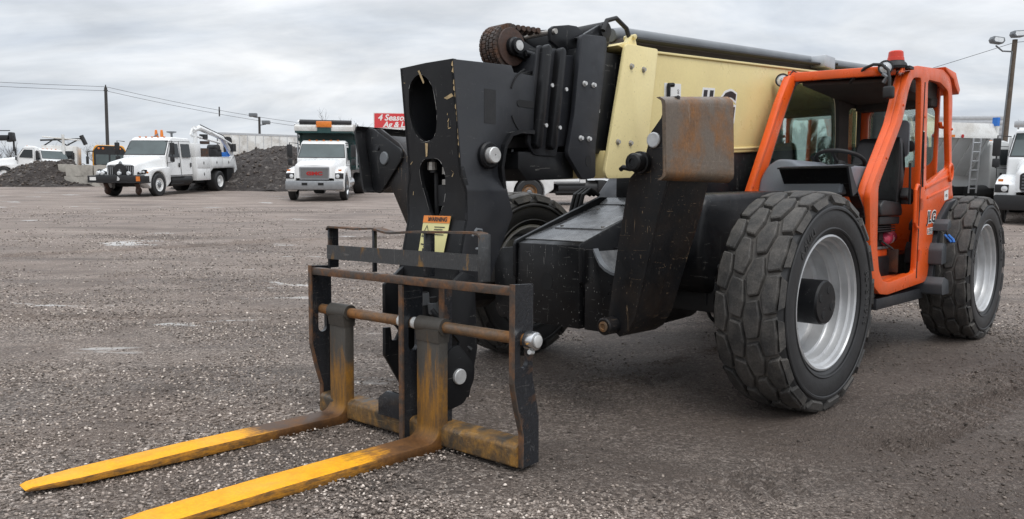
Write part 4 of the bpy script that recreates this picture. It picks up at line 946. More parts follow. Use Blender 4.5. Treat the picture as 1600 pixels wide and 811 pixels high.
mb = MB(); pil = [(-1.31, 1.37), (-1.36, 1.455), (-1.81, 1.95), (-1.96, 2.22), (-2.045, 2.355), (-2.13, 2.415), (-2.25, 2.44), (-2.30, 2.38), (-2.18, 2.345), (-2.075, 2.22), (-1.955, 1.965), (-1.51, 1.47), (-1.485, 1.42), (-1.51, 0.98), (-1.57, 0.78), (-1.66, 0.70), (-1.80, 0.672), (-2.42, 0.70), (-2.70, 0.66), (-2.68, 0.615), (-1.78, 0.577), (-1.61, 0.595), (-1.48, 0.665), (-1.41, 0.78), (-1.355, 1.05)]
mb.prism(rounded(pil, 0.02, 2), 'y', YO-0.105, YO-0.046); mb.build('pillar', 'orange_paint', cab, 0.010, 2, limit=50)
for (bx, bz) in ((-1.62, 1.66), (-1.95, 2.10), (-2.50, 2.05), (-2.53, 1.62), (-3.30, 2.0), (-3.36, 1.66)):
    mb = MB(); mb.lathe([(0.011, 0), (0.011, 0.005), (0.006, 0.008), (0, 0.008)], (bx, YO, bz), 'y', 8); mb.build('frame_bolt', 'orange_floor', cab)
for hz in (1.30, 0.86):
    mb = MB(); mb.tube([(-2.475, YO+0.008, hz-0.05), (-2.475, YO+0.008, hz+0.05)], 0.014, 10); mb.box(-2.48, -2.56, YO+0.0005, YO+0.008, hz-0.035, hz+0.035); mb.build('door_hinge', 'orange_floor', cab)
# front inner post, roof beams, rear wall
def beam(mb, p0, p1, w, h):
    p0, p1 = Vector(p0), Vector(p1); d = (p1-p0).normalized(); a = d.cross(Vector((0, 0, 1))).normalized()*w/2; b = a.cross(d).normalized()*h/2
    q = [[mb.bm.verts.new(p + a*i + b*j) for i, j in ((-1, -1), (1, -1), (1, 1), (-1, 1))] for p in (p0, p1)]
    for k in range(4): mb.bm.faces.new((q[0][k], q[0][(k+1) % 4], q[1][(k+1) % 4], q[1][k]))
    mb.bm.faces.new(q[0][::-1]); mb.bm.faces.new(q[1])
mb = MB(); mb.prism(rounded([(-0.935, 1.366), (-1.18, 1.76), (-1.41, 2.141), (-1.585, 2.38), (-1.74, 2.40), (-1.56, 2.14), (-1.33, 1.76), (-1.16, 1.47), (-1.20, 1.41), (-1.62, 1.395), (-1.62, 1.366)], 0.02), 'y', 0.355, 0.415)
mb.build('front_post', 'orange_paint', cab, 0.010)
mb = MB(); mb.prism([(-0.965, 1.43), (-1.19, 1.775), (-1.43, 2.16), (-1.455, 2.16), (-1.215, 1.775), (-0.99, 1.43)], 'y', 0.413, 0.421); mb.build('post_rib', 'orange_floor', cab)
mb = MB(); beam(mb, (-1.655, 0.36, 2.372), (-1.985, 1.12, 2.392), 0.05, 0.075)
beam(mb, (-1.66, 0.375, 2.40), (-3.22, 0.375, 2.47), 0.05, 0.06); beam(mb, (-3.23, 0.36, 2.44), (-3.23, 1.14, 2.44), 0.08, 0.09)
mb.build('roof_frame', 'orange_paint', cab, 0.010)
mb = MB()
for yy in (0.46, 0.53): mb.lathe([(0.012, 0), (0.012, 0.003), (0, 0.003)], (-1.70-0.43*(yy-0.36)+0.031, yy, 2.378), 'x', 12)
mb.build('beam_hole', 'dark_void', cab)
mb = MB(); mb.prism([(-1.74, 2.405), (-2.20, 2.445), (-3.18, 2.50), (-3.18, 2.455), (-2.2, 2.395), (-1.76, 2.362)], 'y', 0.40, 1.105); mb.map(lambda x, y, z: (x - (0.43*(y-0.36) if x > -2.0 else 0), y, z)); mb.build('roof', 'headliner', cab, 0.01)
mb = MB(); mb.prism([(-1.80, 2.352), (-1.80, 2.315), (-2.5, 2.27), (-3.20, 2.26), (-3.2, 2.44)], 'y', 0.41, 1.09); mb.map(lambda x, y, z: (x - (0.46*(y-0.36) if x > -1.9 else 0), y, z)); mb.build('headliner', 'headliner', cab, 0.015)
mb = MB(); mb.prism([(-2.98, 2.535), (-3.30, 2.52), (-3.46, 2.38), (-3.425, 2.33), (-3.29, 2.40), (-3.24, 2.45), (-3.0, 2.505)], 'y', 0.45, 1.212); mb.build('roof_spoiler', 'orange_paint', cab, 0.008)
# rear wall with its window
mb = MB(); mb.prism([(YI, 0.85), (YI, 2.43), (YO-0.10, 2.43), (YO-0.10, 0.85)], 'x', -3.275, -3.235, [rrect(0.46, 1.065, 1.655, 2.235, 0.09)]); mb.build('rear_wall', 'orange_paint', cab, 0.006)
mb = MB(); mb.prism(rrect(0.455, 1.07, 1.65, 2.24, 0.09), 'x', -3.284, -3.279); mb.build('window_pane', 'cab_glass', cab)
mb = MB(); mb.box(-3.233, -3.05, 0.40, 1.09, 2.20, 2.30); mb.build('rear_visor', 'headliner', cab, 0.02)
# right wall trim and its two windows
w1 = rounded([(-1.20, 1.425), (-1.37, 1.74), (-1.60, 2.12), (-1.77, 2.345), (-2.42, 2.385), (-2.66, 2.30), (-2.705, 1.95), (-2.69, 1.43)], 0.10)
w2 = rounded([(-2.935, 1.70), (-2.925, 2.20), (-3.0, 2.235), (-3.21, 2.24), (-3.215, 1.60), (-3.0, 1.60)], 0.05)
mb = MB(); mb.prism([(-1.10, 1.366), (-1.34, 1.74), (-1.57, 2.13), (-1.74, 2.37), (-2.2, 2.40), (-3.24, 2.45), (-3.24, 0.85), (-1.4, 0.75), (-1.10, 1.2)], 'y', 0.36, 0.395, [w1, w2]); mb.build('side_trim', 'headliner', cab, 0.004, 1)
mb = MB(); mb.prism([(a, b) for a, b in w1], 'y', 0.352, 0.357); mb.build('window_pane', 'cab_glass', cab)
mb = MB(); mb.prism([(a, b) for a, b in w2], 'y', 0.352, 0.357); mb.build('window_pane', 'cab_glass', cab)
# floor, step well, front bulkhead
mb = MB(); mb.box(-1.50, -2.70, 0.40, 1.10, 0.60, 0.672); mb.prism([(-1.72, 0.675), (-1.72, 0.905), (-2.46, 0.905), (-2.46, 0.675)], 'y', 0.93, 0.955); mb.prism([(-1.60, 0.675), (-1.72, 0.905), (-1.70, 0.905), (-1.56, 0.675)], 'y', 0.94, 1.09)
mb.build('step_well', 'orange_floor', cab, 0.006)
mb = MB(); mb.box(-1.62, -2.46, 0.42, 0.965, 0.907, 0.93); mb.build('floor_plate', 'grey_tread_plate', cab, 0.004)
mb = MB(); mb.prism([(-1.18, 1.36), (-1.30, 1.36), (-1.50, 0.75), (-1.46, 0.66), (-1.38, 0.75)], 'y', 0.40, 1.09); mb.build('front_bulkhead', 'orange_paint', cab, 0.01)
mb = MB(); mb.prism(rounded([(0.42, 0.70), (0.42, 1.36), (0.40, 1.366), (0.36, 1.35), (0.36, 0.7)], 0.01), 'x', -1.2, -3.2); mb.build('inner_wall', 'orange_floor', cab)
mb = MB(); mb.box(-2.44, -2.462, 0.96, 1.05, 0.70, 0.905); mb.build('step_latch', 'chain_rust', cab, 0.003)
mb = MB(); mb.prism([(0.64, 0.93), (0.64, 1.17), (0.95, 1.17), (0.95, 0.93)], 'x', -2.12, -2.56); mb.build('seat_pedestal', 'rubber_plain', cab, 0.02)
# front cowl, black guard plate over the wheel
mb = MB(); mb.prism(rounded([(0.415, 1.372), (0.415, 1.50), (0.455, 1.60), (0.53, 1.655), (0.64, 1.650), (0.72, 1.605), (0.86, 1.598), (1.075, 1.598), (1.085, 1.372)], 0.03), 'x', -1.06, -1.78)
mb.map(lambda x, y, z: (x + (-0.32*max(0, z-1.40) if x > -1.3 else 0), y, z)); cw = mb.build('dashboard', 'cowl_grey', cab, 0.03, 3)
gp = [(-0.955, 1.565), (-0.985, 1.568), (-1.075, 1.46), (-1.275, 1.27), (-1.375, 1.05), (-1.44, 0.88)]
mb = MB()
for a, b in zip(gp, gp[1:]): mb.prism([a, b, (b[0]-0.014, b[1]+0.004), (a[0]-0.012, a[1]+0.012)], 'y', 0.625, 1.165)
mb.prism([(-0.955, 1.565), (-0.955, 1.577), (-1.06, 1.59), (-1.06, 1.578)], 'y', 0.625, 1.165)
mb.build('wheel_guard', 'black_paint', cab)
mb = MB(); mb.prism([(-0.957, 1.567), (-0.985, 1.578), (-1.15, 1.40), (-1.12, 1.38), (-1.06, 1.36)], 'y', 1.150, 1.166); mb.build('guard_edge', 'black_satin', cab)
mb = MB(); mb.box(-0.90, -1.02, 0.36, 0.47, 1.312, 1.362); mb.build('post_hinge', 'pale_plastic', cab, 0.01)
# steering wheel
mb = MB(); ax = Vector((-0.42, 0, 1)).normalized(); c0 = Vector((-1.80, 0.77, 1.665)); e1 = Vector((0, 1, 0)); e2 = ax.cross(e1)
ring = [c0 + e1*0.19*math.cos(t) + e2*0.19*math.sin(t) for t in np.linspace(0, 2*math.pi, 41)]
mb.tube(ring, 0.017, 10, False)
for t in (R(30), R(150), R(270)): mb.tube([c0 - ax*0.035, c0 - ax*0.03 + e1*0.1*math.cos(t) + e2*0.1*math.sin(t), c0 + e1*0.18*math.cos(t) + e2*0.18*math.sin(t)], 0.013, 8)
mb.tube([c0 - ax*0.28, c0 - ax*0.06, c0 - ax*0.02], [0.035, 0.045, 0.05], 14)
mb.build('steering_wheel', 'rubber_plain', cab)
mb = MB(); mb.tube([(-1.72, 0.62, 1.58), (-1.78, 0.56, 1.66), (-1.79, 0.55, 1.70)], [0.012, 0.012, 0.03], 10); mb.build('lever', 'rubber_plain', cab)
# seat
seat = empty('seat', (0.42, 0.045, 0), (0, 0, 0), cab)
mb = MB(); mb.prism(rounded([(-2.36, 1.20), (-2.36, 1.29), (-2.42, 1.335), (-2.86, 1.315), (-2.90, 1.20)], 0.05), 'y', 0.575, 1.02); mb.build('cushion', 'seat_vinyl', seat, 0.035, 3)
mb = MB(); mb.prism(rounded([(-2.80, 1.30), (-2.86, 1.62), (-2.93, 1.86), (-2.98, 1.90), (-3.03, 1.86), (-3.0, 1.6), (-2.93, 1.28)], 0.05), 'y', 0.585, 1.01)
def sb(x, y, z):
    k = max(0, (z-1.62)/0.28); c_ = 0.797; return (x + 0.05*((y-c_)/0.21)**2, c_ + (y-c_)*(1-0.22*k*k), z)
bmesh.ops.subdivide_edges(mb.bm, edges=[e for e in mb.bm.edges if abs(e.verts[0].co.y-e.verts[1].co.y) > 0.2], cuts=6)
mb.map(sb); mb.build('backrest', 'seat_vinyl', seat, 0.02, 2)
mb = MB(); mb.box(-2.40, -2.88, 0.60, 1.0, 1.13, 1.195)
for k in range(4): mb.box(-2.43, -2.85, 0.62, 0.98, 1.135+0.0*k-0.02*k, 1.125-0.02*k)
mb.build('suspension', 'rubber_plain', seat, 0.008)
mb = MB(); mb.box(-2.84, -2.98, 1.01, 1.07, 1.30, 1.42); mb.prism(rounded([(-2.78, 1.36), (-2.84, 1.45), (-2.98, 1.42), (-2.94, 1.30)], .03), 'y', 1.02, 1.085); mb.build('belt_reel', 'rubber_plain', seat, 0.015)
mb = MB(); mb.prism([(-2.845, 1.60), (-2.85, 1.635), (-2.86, 1.635), (-2.86, 1.60)], 'y', 0.94, 0.985); mb.build('torn_foam', 'sign_white', seat)
# fittings
mb = MB(); mb.prism(rrect(0.865, 1.03, 1.72, 2.05, 0.05), 'x', -2.66, -2.69); mb.build('head_guard', 'cowl_grey', cab, 0.008)
mb = MB(); mb.tube([(-2.70, 1.02, 1.82), (-2.76, 1.02, 1.82)], 0.05, 20); mb.tube([(-2.70, 0.96, 1.62), (-2.72, 0.97, 1.80)], 0.022, 8); mb.box(-2.69, -2.74, 0.92, 1.0, 1.78, 1.86); mb.build('mirror_bracket', 'rubber_plain', cab, 0.006)
mb = MB(); mb.tube([(-2.455, 1.19, 1.462), (-2.33, 1.215, 1.462), (-2.275, 1.22, 1.42), (-2.285, 1.22, 1.15), (-2.34, 1.215, 1.105), (-2.47, 1.19, 1.10)], 0.015, 10); mb.build('grab_handle', 'orange_paint', cab)
mb = MB(); mb.tube([(-2.34, 1.15, 1.65), (-2.33, 1.16, 1.3)], 0.010, 8); mb.tube([(-2.47, 1.206, 1.92), (-2.50, 1.206, 1.45)], 0.008, 6); mb.build('door_strut', 'black_paint', cab)
mb = MB(); mb.prism([(-2.475, 1.93), (-2.50, 1.93), (-2.53, 1.55), (-2.505, 1.55)], 'y', 1.2005, 1.203); mb.build('post_sticker', 'white_decal', cab)
mb = MB()
ringp = [Vector((-3.30+0.05*math.cos(t), 1.205, 1.60+0.075*math.sin(t))) for t in np.linspace(0, 2*math.pi, 25)]
mb.tube(ringp, 0.016, 8, False); mb.build('lifting_eye', 'orange_paint', cab)
mb = MB(); mb.tube([(-3.262, 1.13, 2.02), (-3.20, 1.13, 2.02), (-3.18, 1.13, 2.06)], 0.018, 8); mb.build('latch_hook', 'orange_paint', cab)
mb = MB(); mb.prism([(-2.60, 1.455), (-3.36, 1.60), (-3.37, 1.575), (-2.60, 1.43)], 'y', 1.198, 1.208); mb.prism([(-2.66, 1.37), (-3.30, 1.475), (-3.32, 1.455), (-2.66, 1.345)], 'y', 1.198, 1.206); mb.build('door_crease', 'orange_paint', cab, 0.003)
mb = MB(); mb.box(-2.455, -2.475, 1.195, 1.2025, 0.66, 2.34); mb.build('door_gap', 'dark_void', cab)
TX = ((-1, 0, 0), (0, 0, 1), (0, 1, 0))
text('lettering', 'JLG', 'white_decal', cab, (-2.795, 1.2015, 1.185), ((-1, 0, 0.04), (0.0, 0, 1), (0, 1, 0)), 0.140, 0.0004, 0.012, 0.18, 1.08)
text('lettering', 'JLG', 'black_decal', cab, (-2.795, 1.2035, 1.185), ((-1, 0, 0.04), (0.0, 0, 1), (0, 1, 0)), 0.140, 0.0004, 0.003, 0.18, 1.08)
text('lettering', '1255', 'white_decal', cab, (-2.775, 1.2015, 1.060), ((-1, 0, 0.04), (0, 0, 1), (0, 1, 0)), 0.072, 0.0004, 0.006, 0, 1.1)
text('lettering', '1255', 'black_decal', cab, (-2.775, 1.2035, 1.060), ((-1, 0, 0.04), (0, 0, 1), (0, 1, 0)), 0.072, 0.0004, -0.0005, 0, 1.1)
mb = MB(); mb.prism([(-3.15, 1.42), (-3.27, 1.44), (-3.28, 1.35), (-3.16, 1.335)], 'y', 1.2005, 1.2025); mb.build('door_decal', 'white_decal', cab)
text('lettering', '\u00ab\u00bb', 'black_decal', cab, (-3.215, 1.204, 1.388), TX, 0.06, 0.0003)
mb = MB(); mb.sphere((-1.585, 1.075, 1.13), (0.02, 0.03, 0.27), 16); mb.build('washer_bottle', 'pale_plastic', cab)
# lamps, beacon, mirror, wiper
def lamp(c, d, o_name='work_light'):
    l = empty(o_name, (0, 0, 0), (0, 0, 0), cab)
    m = Matrix.Translation(c) @ Vector(d).to_track_quat('X', 'Z').to_matrix().to_4x4(); l.matrix_local = m
    mb = MB(); mb.lathe([(0, -0.065), (0.035, -0.06), (0.055, -0.02), (0.058, 0.0), (0.058, 0.012), (0.049, 0.014), (0.047, 0.006)], (0, 0, 0), 'x', 24); mb.build('lamp_housing', 'rubber_plain', l)
    mb = MB(); mb.lathe([(0.0475, 0.004), (0.03, 0.010), (0.0, 0.012)], (0, 0, 0), 'x', 24); mb.build('lamp_lens', 'lens', l)
    mb = MB(); mb.lathe([(0.018, 0.0105), (0.012, 0.016), (0, 0.018)], (0, 0, 0), 'x', 12); mb.build('lamp_bulb', 'chrome', l)
lamp((-1.585, 0.345, 2.345), (1, 0.35, -0.05)); lamp((-1.88, 1.075, 2.405), (1, 0.3, 0.0))
mb = MB(); mb.tube([(-1.62, 0.37, 2.36), (-1.66, 0.40, 2.43), (-1.70, 0.44, 2.40), (-1.74, 0.55, 2.345), (-1.80, 0.72, 2.34), (-1.86, 0.85, 2.35)], 0.006, 6); mb.tube([(-1.60, 0.36, 2.34), (-1.60, 0.37, 2.28), (-1.55, 0.40, 2.255), (-1.6, 0.39, 2.30)], 0.006, 6); mb.build('cable', 'rubber_plain', cab)
bc = empty('beacon', (-1.985, 1.115, 2.43), (0, 0, 0), cab)
mb = MB(); mb.lathe([(0.0, -0.03), (0.085, -0.03), (0.09, -0.01), (0.082, 0.012), (0.066, 0.028), (0.064, 0.036), (0, 0.036)], (0, 0, 0), 'z', 28); mb.box(-0.1, 0.0, 0.02, 0.11, -0.035, -0.012); mb.build('beacon_base', 'rubber_plain', bc)
mb = MB(); mb.lathe([(0.066, 0.034), (0.063, 0.06), (0.060, 0.062), (0.056, 0.105), (0.048, 0.114), (0.0, 0.117)], (0, 0, 0), 'z', 24); mb.build('beacon_dome', 'beacon_red', bc)
mb = MB(); mb.prism([(-1.93, 2.36), (-1.96, 2.43), (-1.985, 2.43), (-2.02, 2.37)], 'y', 1.165, 1.185); mb.lathe([(0.012, 0), (0.012, 0.006), (0, 0.006)], (-1.965, 1.186, 2.395), 'y', 10); mb.build('beacon_bracket', 'orange_paint', cab, 0.003)
mb = MB(); mb.tube([(-1.92, 0.78, 2.315), (-1.885, 0.84, 2.36), (-1.86, 0.92, 2.415), (-1.85, 0.99, 2.435), (-1.845, 1.06, 2.425), (-1.84, 1.11, 2.375), (-1.82, 1.13, 2.30), (-1.82, 1.13, 2.24)], 0.013, 8); mb.build('mirror_arm', 'rubber_plain', cab)
mb = MB(); mb.box(-1.79, -1.86, 1.085, 1.165, 2.145, 2.245); mb.build('mirror', 'rubber_plain', cab, 0.018, 3)
mb = MB(); mb.tube([(-1.84, 1.08, 2.28), (-1.83, 1.11, 2.32), (-1.85, 1.07, 2.35)], 0.018, 8); mb.build('lamp_joint', 'tube_grey', cab)
# lower steps, rear fender
mb = MB(); mb.box(-1.62, -2.78, 0.85, 1.17, 0.455, 0.548); mb.box(-1.62, -1.74, 0.80, 1.12, 0.49, 0.60); mb.build('running_board', 'black_satin', cab, 0.008)
mb = MB(); mb.prism(rounded([(-3.455, 1.355), (-3.215, 1.325), (-2.965, 1.18), (-2.875, 1.0), (-2.775, 0.62), (-2.86, 0.62), (-2.94, 0.90), (-3.0, 1.06), (-3.22, 1.25), (-3.46, 1.30)], 0.02), 'y', 1.0, 1.235); ff = mb.build('rear_fender', 'black_satin', cab, 0.008)
mb = MB(); mb.prism(rounded([(-2.72, 0.50), (-2.70, 0.60), (-2.76, 0.66), (-2.90, 0.62), (-2.925, 0.50)], 0.02), 'y', 0.98, 1.34); mb.prism(rounded([(-2.77, 0.76), (-2.77, 0.90), (-2.82, 0.96), (-2.90, 0.94), (-2.91, 0.78)], 0.02), 'y', 1.0, 1.31); mb.prism(rounded([(-2.85, 1.06), (-2.86, 1.13), (-2.95, 1.17), (-2.98, 1.10)], .01), 'y', 1.0, 1.32); mb.build('step', 'cab_plastic', cab, 0.01)
mb = MB()
for k in range(2): mb.tube([(-2.86, 1.30+0.03*k, 1.03), (-2.86, 1.34+0.03*k, 0.99), (-2.85, 1.36+0.02*k, 0.965)], 0.011, 6)
mb.build('strap', 'blue_plastic', cab)
mb = MB(); mb.box(-2.0, -3.3, 0.4, 0.98, 0.5, 0.85); mb.build('fuel_tank', 'black_paint', cab, 0.03)

# ---- fire extinguisher lying on the cab floor: a thing of its own
_cw = Matrix.Translation((MX, MY, 0)) @ Matrix.Rotation(YAW, 4, 'Z')
fe = tag(empty('fire_extinguisher', _cw @ Vector((-2.48, 0.93, 0.93)), (0, 0, YAW)), 'faded red fire extinguisher lying on the cab floor beneath the black seat', 'fire extinguisher')
mb = MB(); mb.tube([(0.17, 0.02, 0.06), (0.12, 0.02, 0.062), (-0.17, -0.02, 0.075), (-0.20, -0.022, 0.076)], [0.03, 0.058, 0.058, 0.035], 20); mb.build('cylinder', 'pink_red', fe)
mb = MB(); mb.tube([(-0.02, 0.0, 0.067), (-0.10, -0.012, 0.071)], 0.0592, 20); mb.build('label_band', 'sign_white', fe)
mb = MB(); mb.tube([(0.17, 0.02, 0.06), (0.215, 0.025, 0.058)], 0.02, 10); mb.box(0.19, 0.28, 0.015, 0.04, 0.06, 0.12); mb.tube([(0.20, 0.03, 0.05), (0.17, 0.08, 0.01), (0.14, 0.11, -0.02)], 0.009, 8); mb.build('valve', 'rubber_plain', fe)
# ------------------------------------------------------------------ ground
def vnoise(x, y, seed=0):
    g = np.random.default_rng(seed).random((256, 256))
    xi = np.floor(x).astype(int); yi = np.floor(y).astype(int); fx = x-xi; fy = y-yi
    fx = fx*fx*(3-2*fx); fy = fy*fy*(3-2*fy)
    a = g[xi % 256, yi % 256]; b = g[(xi+1) % 256, yi % 256]; c = g[xi % 256, (yi+1) % 256]; d = g[(xi+1) % 256, (yi+1) % 256]
    return (a*(1-fx)+b*fx)*(1-fy) + (c*(1-fx)+d*fx)*fy - 0.5
def fbm(x, y, sc, octv=4, seed=0):
    s = 0; a = 1
    for k in range(octv): s = s + a*vnoise(x*sc*2**k + 17.3*k, y*sc*2**k + 5.1*k, seed+k); a *= 0.5
    return s
GROOVE = np.array([(-14, 11.6), (-11, 12.7), (-9, 13.6), (-6.6, 15.2), (-4.1, 16.5), (-1.5, 17.3), (2, 17.8), (6, 17.9)])
def micro(x, y):
    d = np.hypot(x, y-4)
    amp = np.where(y < 30, 1.0, 1.6)
    h = fbm(x, y, 0.6, 5, 3)*0.035*amp
    h += np.maximum(0, fbm(x, y, 2.6, 3, 9))*0.022
    # tyre lug prints pressed in front of and beside the near wheels
    for (ox, oy, an, ln, wd) in ((3.1, 5.1, R(39), 4.6, 0.34), (3.3, 4.2, R(37), 4.4, 0.30), (2.3, 6.9, R(44), 5.0, 0.24), (0.6, 3.2, R(30), 2.6, 0.2), (-3.5, 8.6, R(12), 9, 0.25)):
        u = (x-ox)*math.cos(an) + (y-oy)*math.sin(an); v = -(x-ox)*math.sin(an) + (y-oy)*math.cos(an)
        m = np.clip((ln/2-np.abs(u))/0.6, 0, 1)*np.clip((wd-np.abs(v))/0.06, 0, 1)
        m = m*np.clip(0.7 + 3*fbm(x, y, 1.1, 2, 21), 0, 1)
        h += m*(np.tanh(2.2*np.sin(2*np.pi*(u + np.abs(v)*0.7)/0.15))*0.021 - 0.016)
    gy = np.interp(x, GROOVE[:, 0], GROOVE[:, 1]); dd = (y-gy)*0.85
    on = ((x > -14) & (x < 6))
    h += on*(-0.075*np.exp(-(dd/0.10)**2) + 0.05*np.exp(-((dd-0.2)/0.09)**2) + 0.03*np.exp(-((dd+0.22)/0.1)**2))
    for k, (cx, cy, L_, ph) in enumerate(((-9, 24.5, 9, 0.0), (-6, 22.5, 8, 0.5), (-10, 29, 7, 1), (3, 20, 9, 2))):
        dd = y - (cy + 0.35*(x-cx)*0.2 + 0.4*np.sin((x-cx)*0.3+ph)); m = np.clip((L_/2-np.abs(x-cx))/1.5, 0, 1)
        h += m*(-0.05*np.exp(-(dd/0.16)**2) + 0.03*np.exp(-((dd-0.34)/0.16)**2))
    return h
def ground():
    xs = np.concatenate([-np.geomspace(9.0, 700, 46)[::-1], np.arange(-8.95, 8.96, 0.04), np.geomspace(9.0, 700, 46)])
    ys = np.concatenate([np.array([-300, -120, -50, -25, -12, -6, -3, -1, 0.5, 1.2]), np.arange(1.6, 9.0, 0.032), np.arange(9.0, 18.5, 0.06), np.geomspace(18.6, 70, 130), np.geomspace(73, 1500, 34)])
    X, Y = np.meshgrid(xs, ys); Z = zg(X, Y)
    Z = Z + np.where((np.abs(X) < 60) & (Y < 70) & (Y > -3), micro(X, Y), 0)
    # level the spots where tyres and the carriage stand
    c_, s_ = math.cos(YAW), math.sin(YAW)
    xm = (X-MX)*c_ + (Y-MY)*s_; ym = -(X-MX)*s_ + (Y-MY)*c_
    for (px, py, r_) in ((0, 1.25, 0.28), (0, -1.25, 0.28), (-3.66, 1.25, 0.28), (-3.66, -1.25, 0.28)):
        k = np.clip((np.hypot(xm-px, ym-py)-r_)/0.5, 0, 1); Z = Z*k + 0.012*(1-k)
    lo = (xm > 1.9) & (xm < 4.1) & (ym > -0.9) & (ym < 1.1)
    Z = np.where(lo, np.minimum(Z, 0.004), Z)
    nx, ny = len(xs), len(ys)
    me = bpy.data.meshes.new('ground'); V = np.stack([X, Y, Z], -1).reshape(-1, 3).astype(np.float32)
    i = np.arange((ny-1)*nx).reshape(ny-1, nx)[:, :-1].ravel()
    F = np.stack([i, i+1, i+nx+1, i+nx], -1)
    me.vertices.add(len(V)); me.vertices.foreach_set('co', V.ravel())
    me.loops.add(F.size); me.loops.foreach_set('vertex_index', F.ravel().astype(np.int32))
    me.polygons.add(len(F)); me.polygons.foreach_set('loop_start', np.arange(0, F.size, 4, dtype=np.int32)); me.polygons.foreach_set('use_smooth', np.ones(len(F), bool))
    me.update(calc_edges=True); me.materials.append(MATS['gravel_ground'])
    return tag(link('ground', me), kind='structure')
ground()
def stones_mesh(name, P, size, tone, mat, flat=0.6, drop=0.25):
    n = len(P); base = np.array([(1,0,0),(-1,0,0),(0,1,0),(0,-1,0),(0,0,1),(0,0,-1),(.62,.62,.5),(-.62,-.62,.5)], float)
    base = np.array([(1,0,0),(0.35,.95,.1),(-.8,.6,0),(-.9,-.5,.1),(.2,-1,0),(.45,.25,.85),(-.45,.1,.8),(0,-.5,.75),(0,0,-.8)], float)
    faces = np.array([(0,1,5),(1,2,6),(1,6,5),(2,3,6),(3,7,6),(3,4,7),(4,0,7),(0,5,7),(5,6,7),(1,0,8),(2,1,8),(3,2,8),(4,3,8),(0,4,8)])
    V = np.repeat(base[None], n, 0)*(0.8+0.4*rng.random((n, len(base), 3)))
    V *= np.stack([np.ones(n), 0.6+0.4*rng.random(n), flat*(0.7+0.6*rng.random(n))], -1)[:, None, :]
    a = rng.random(n)*2*np.pi; b = rng.normal(0, 0.35, n)
    ca, sa, cb, sb = np.cos(a), np.sin(a), np.cos(b), np.sin(b)
    x, y, z = V[..., 0].copy(), V[..., 1].copy(), V[..., 2].copy()
    x, z = x*cb[:, None]-z*sb[:, None], x*sb[:, None]+z*cb[:, None]
    V = np.stack([x*ca[:, None]-y*sa[:, None], x*sa[:, None]+y*ca[:, None], z], -1)*size[:, None, None]
    V += P[:, None, :]; V[..., 2] += (size*flat*drop)[:, None]
    F = (faces[None] + (np.arange(n)*len(base))[:, None, None]).reshape(-1, 3); V = V.reshape(-1, 3).astype(np.float32)
    me = bpy.data.meshes.new(name); me.vertices.add(len(V)); me.vertices.foreach_set('co', V.ravel())
    me.loops.add(F.size); me.loops.foreach_set('vertex_index', F.ravel().astype(np.int32))
    me.polygons.add(len(F)); me.polygons.foreach_set('loop_start', np.arange(0, F.size, 3, dtype=np.int32))
    me.update(calc_edges=True)
    at = me.attributes.new('tone', 'FLOAT', 'POINT'); at.data.foreach_set('value', np.repeat(tone, len(base)).astype(np.float32))
    me.materials.append(MATS[mat]); return me
def stones():
    Ps = []; Ss = []
    for d0, d1, dens, s0, s1 in ((1.7, 4.2, 3600, 0.0048, 0.0125), (4.2, 8.0, 1400, 0.0055, 0.014), (8.0, 12.0, 360, 0.008, 0.018), (12.0, 18.0, 130, 0.010, 0.022), (18.0, 27.0, 35, 0.012, 0.026)):
        n = int(0.76*(d1*d1-d0*d0)*dens); d = np.sqrt(rng.random(n)*(d1*d1-d0*d0)+d0*d0); x = (rng.random(n)*2-1)*0.76*d
        keep = rng.random(n) < np.clip(0.62 + 2.4*fbm(x, d, 0.75, 4, 40), 0.06, 1)
        c_, s_ = math.cos(YAW), math.sin(YAW); xm = (x-MX)*c_ + (d-MY)*s_; ym = -(x-MX)*s_ + (d-MY)*c_
        keep &= rng.random(n) < np.clip((np.hypot(x-2.8, d-5.4)-1.6)/2.2 + 2.0*fbm(x, d, 1.1, 3, 50), 0.38, 1)
        for (px, py) in ((0, 1.25), (0, -1.25), (-3.66, 1.25), (-3.66, -1.25)): keep &= np.hypot(xm-px, ym-py) > 0.33
        x, d = x[keep], d[keep]; Ps.append(np.stack([x, d, zg(x, d)+micro(x, d)], -1)); Ss.append(s0+(s1-s0)*rng.random(len(x))**1.7)
    P = np.concatenate(Ps); s = np.concatenate(Ss)
    t = np.clip(rng.beta(1.3, 1.7, len(P)) + np.where(rng.random(len(P)) < 0.10, 0.35, 0), 0, 1)
    c_, s_ = math.cos(YAW), math.sin(YAW); t = t*np.clip((np.hypot(P[:, 0]-2.8, P[:, 1]-5.4)-0.8)/2.6, 0.45, 1)
    tag(link('gravel_stones', stones_mesh('gravel_stones', P, s, t, 'loose_stone')), 'loose pale and dark gravel scattered over the wet yard in front of the forks', 'gravel', kind='stuff')
stones()

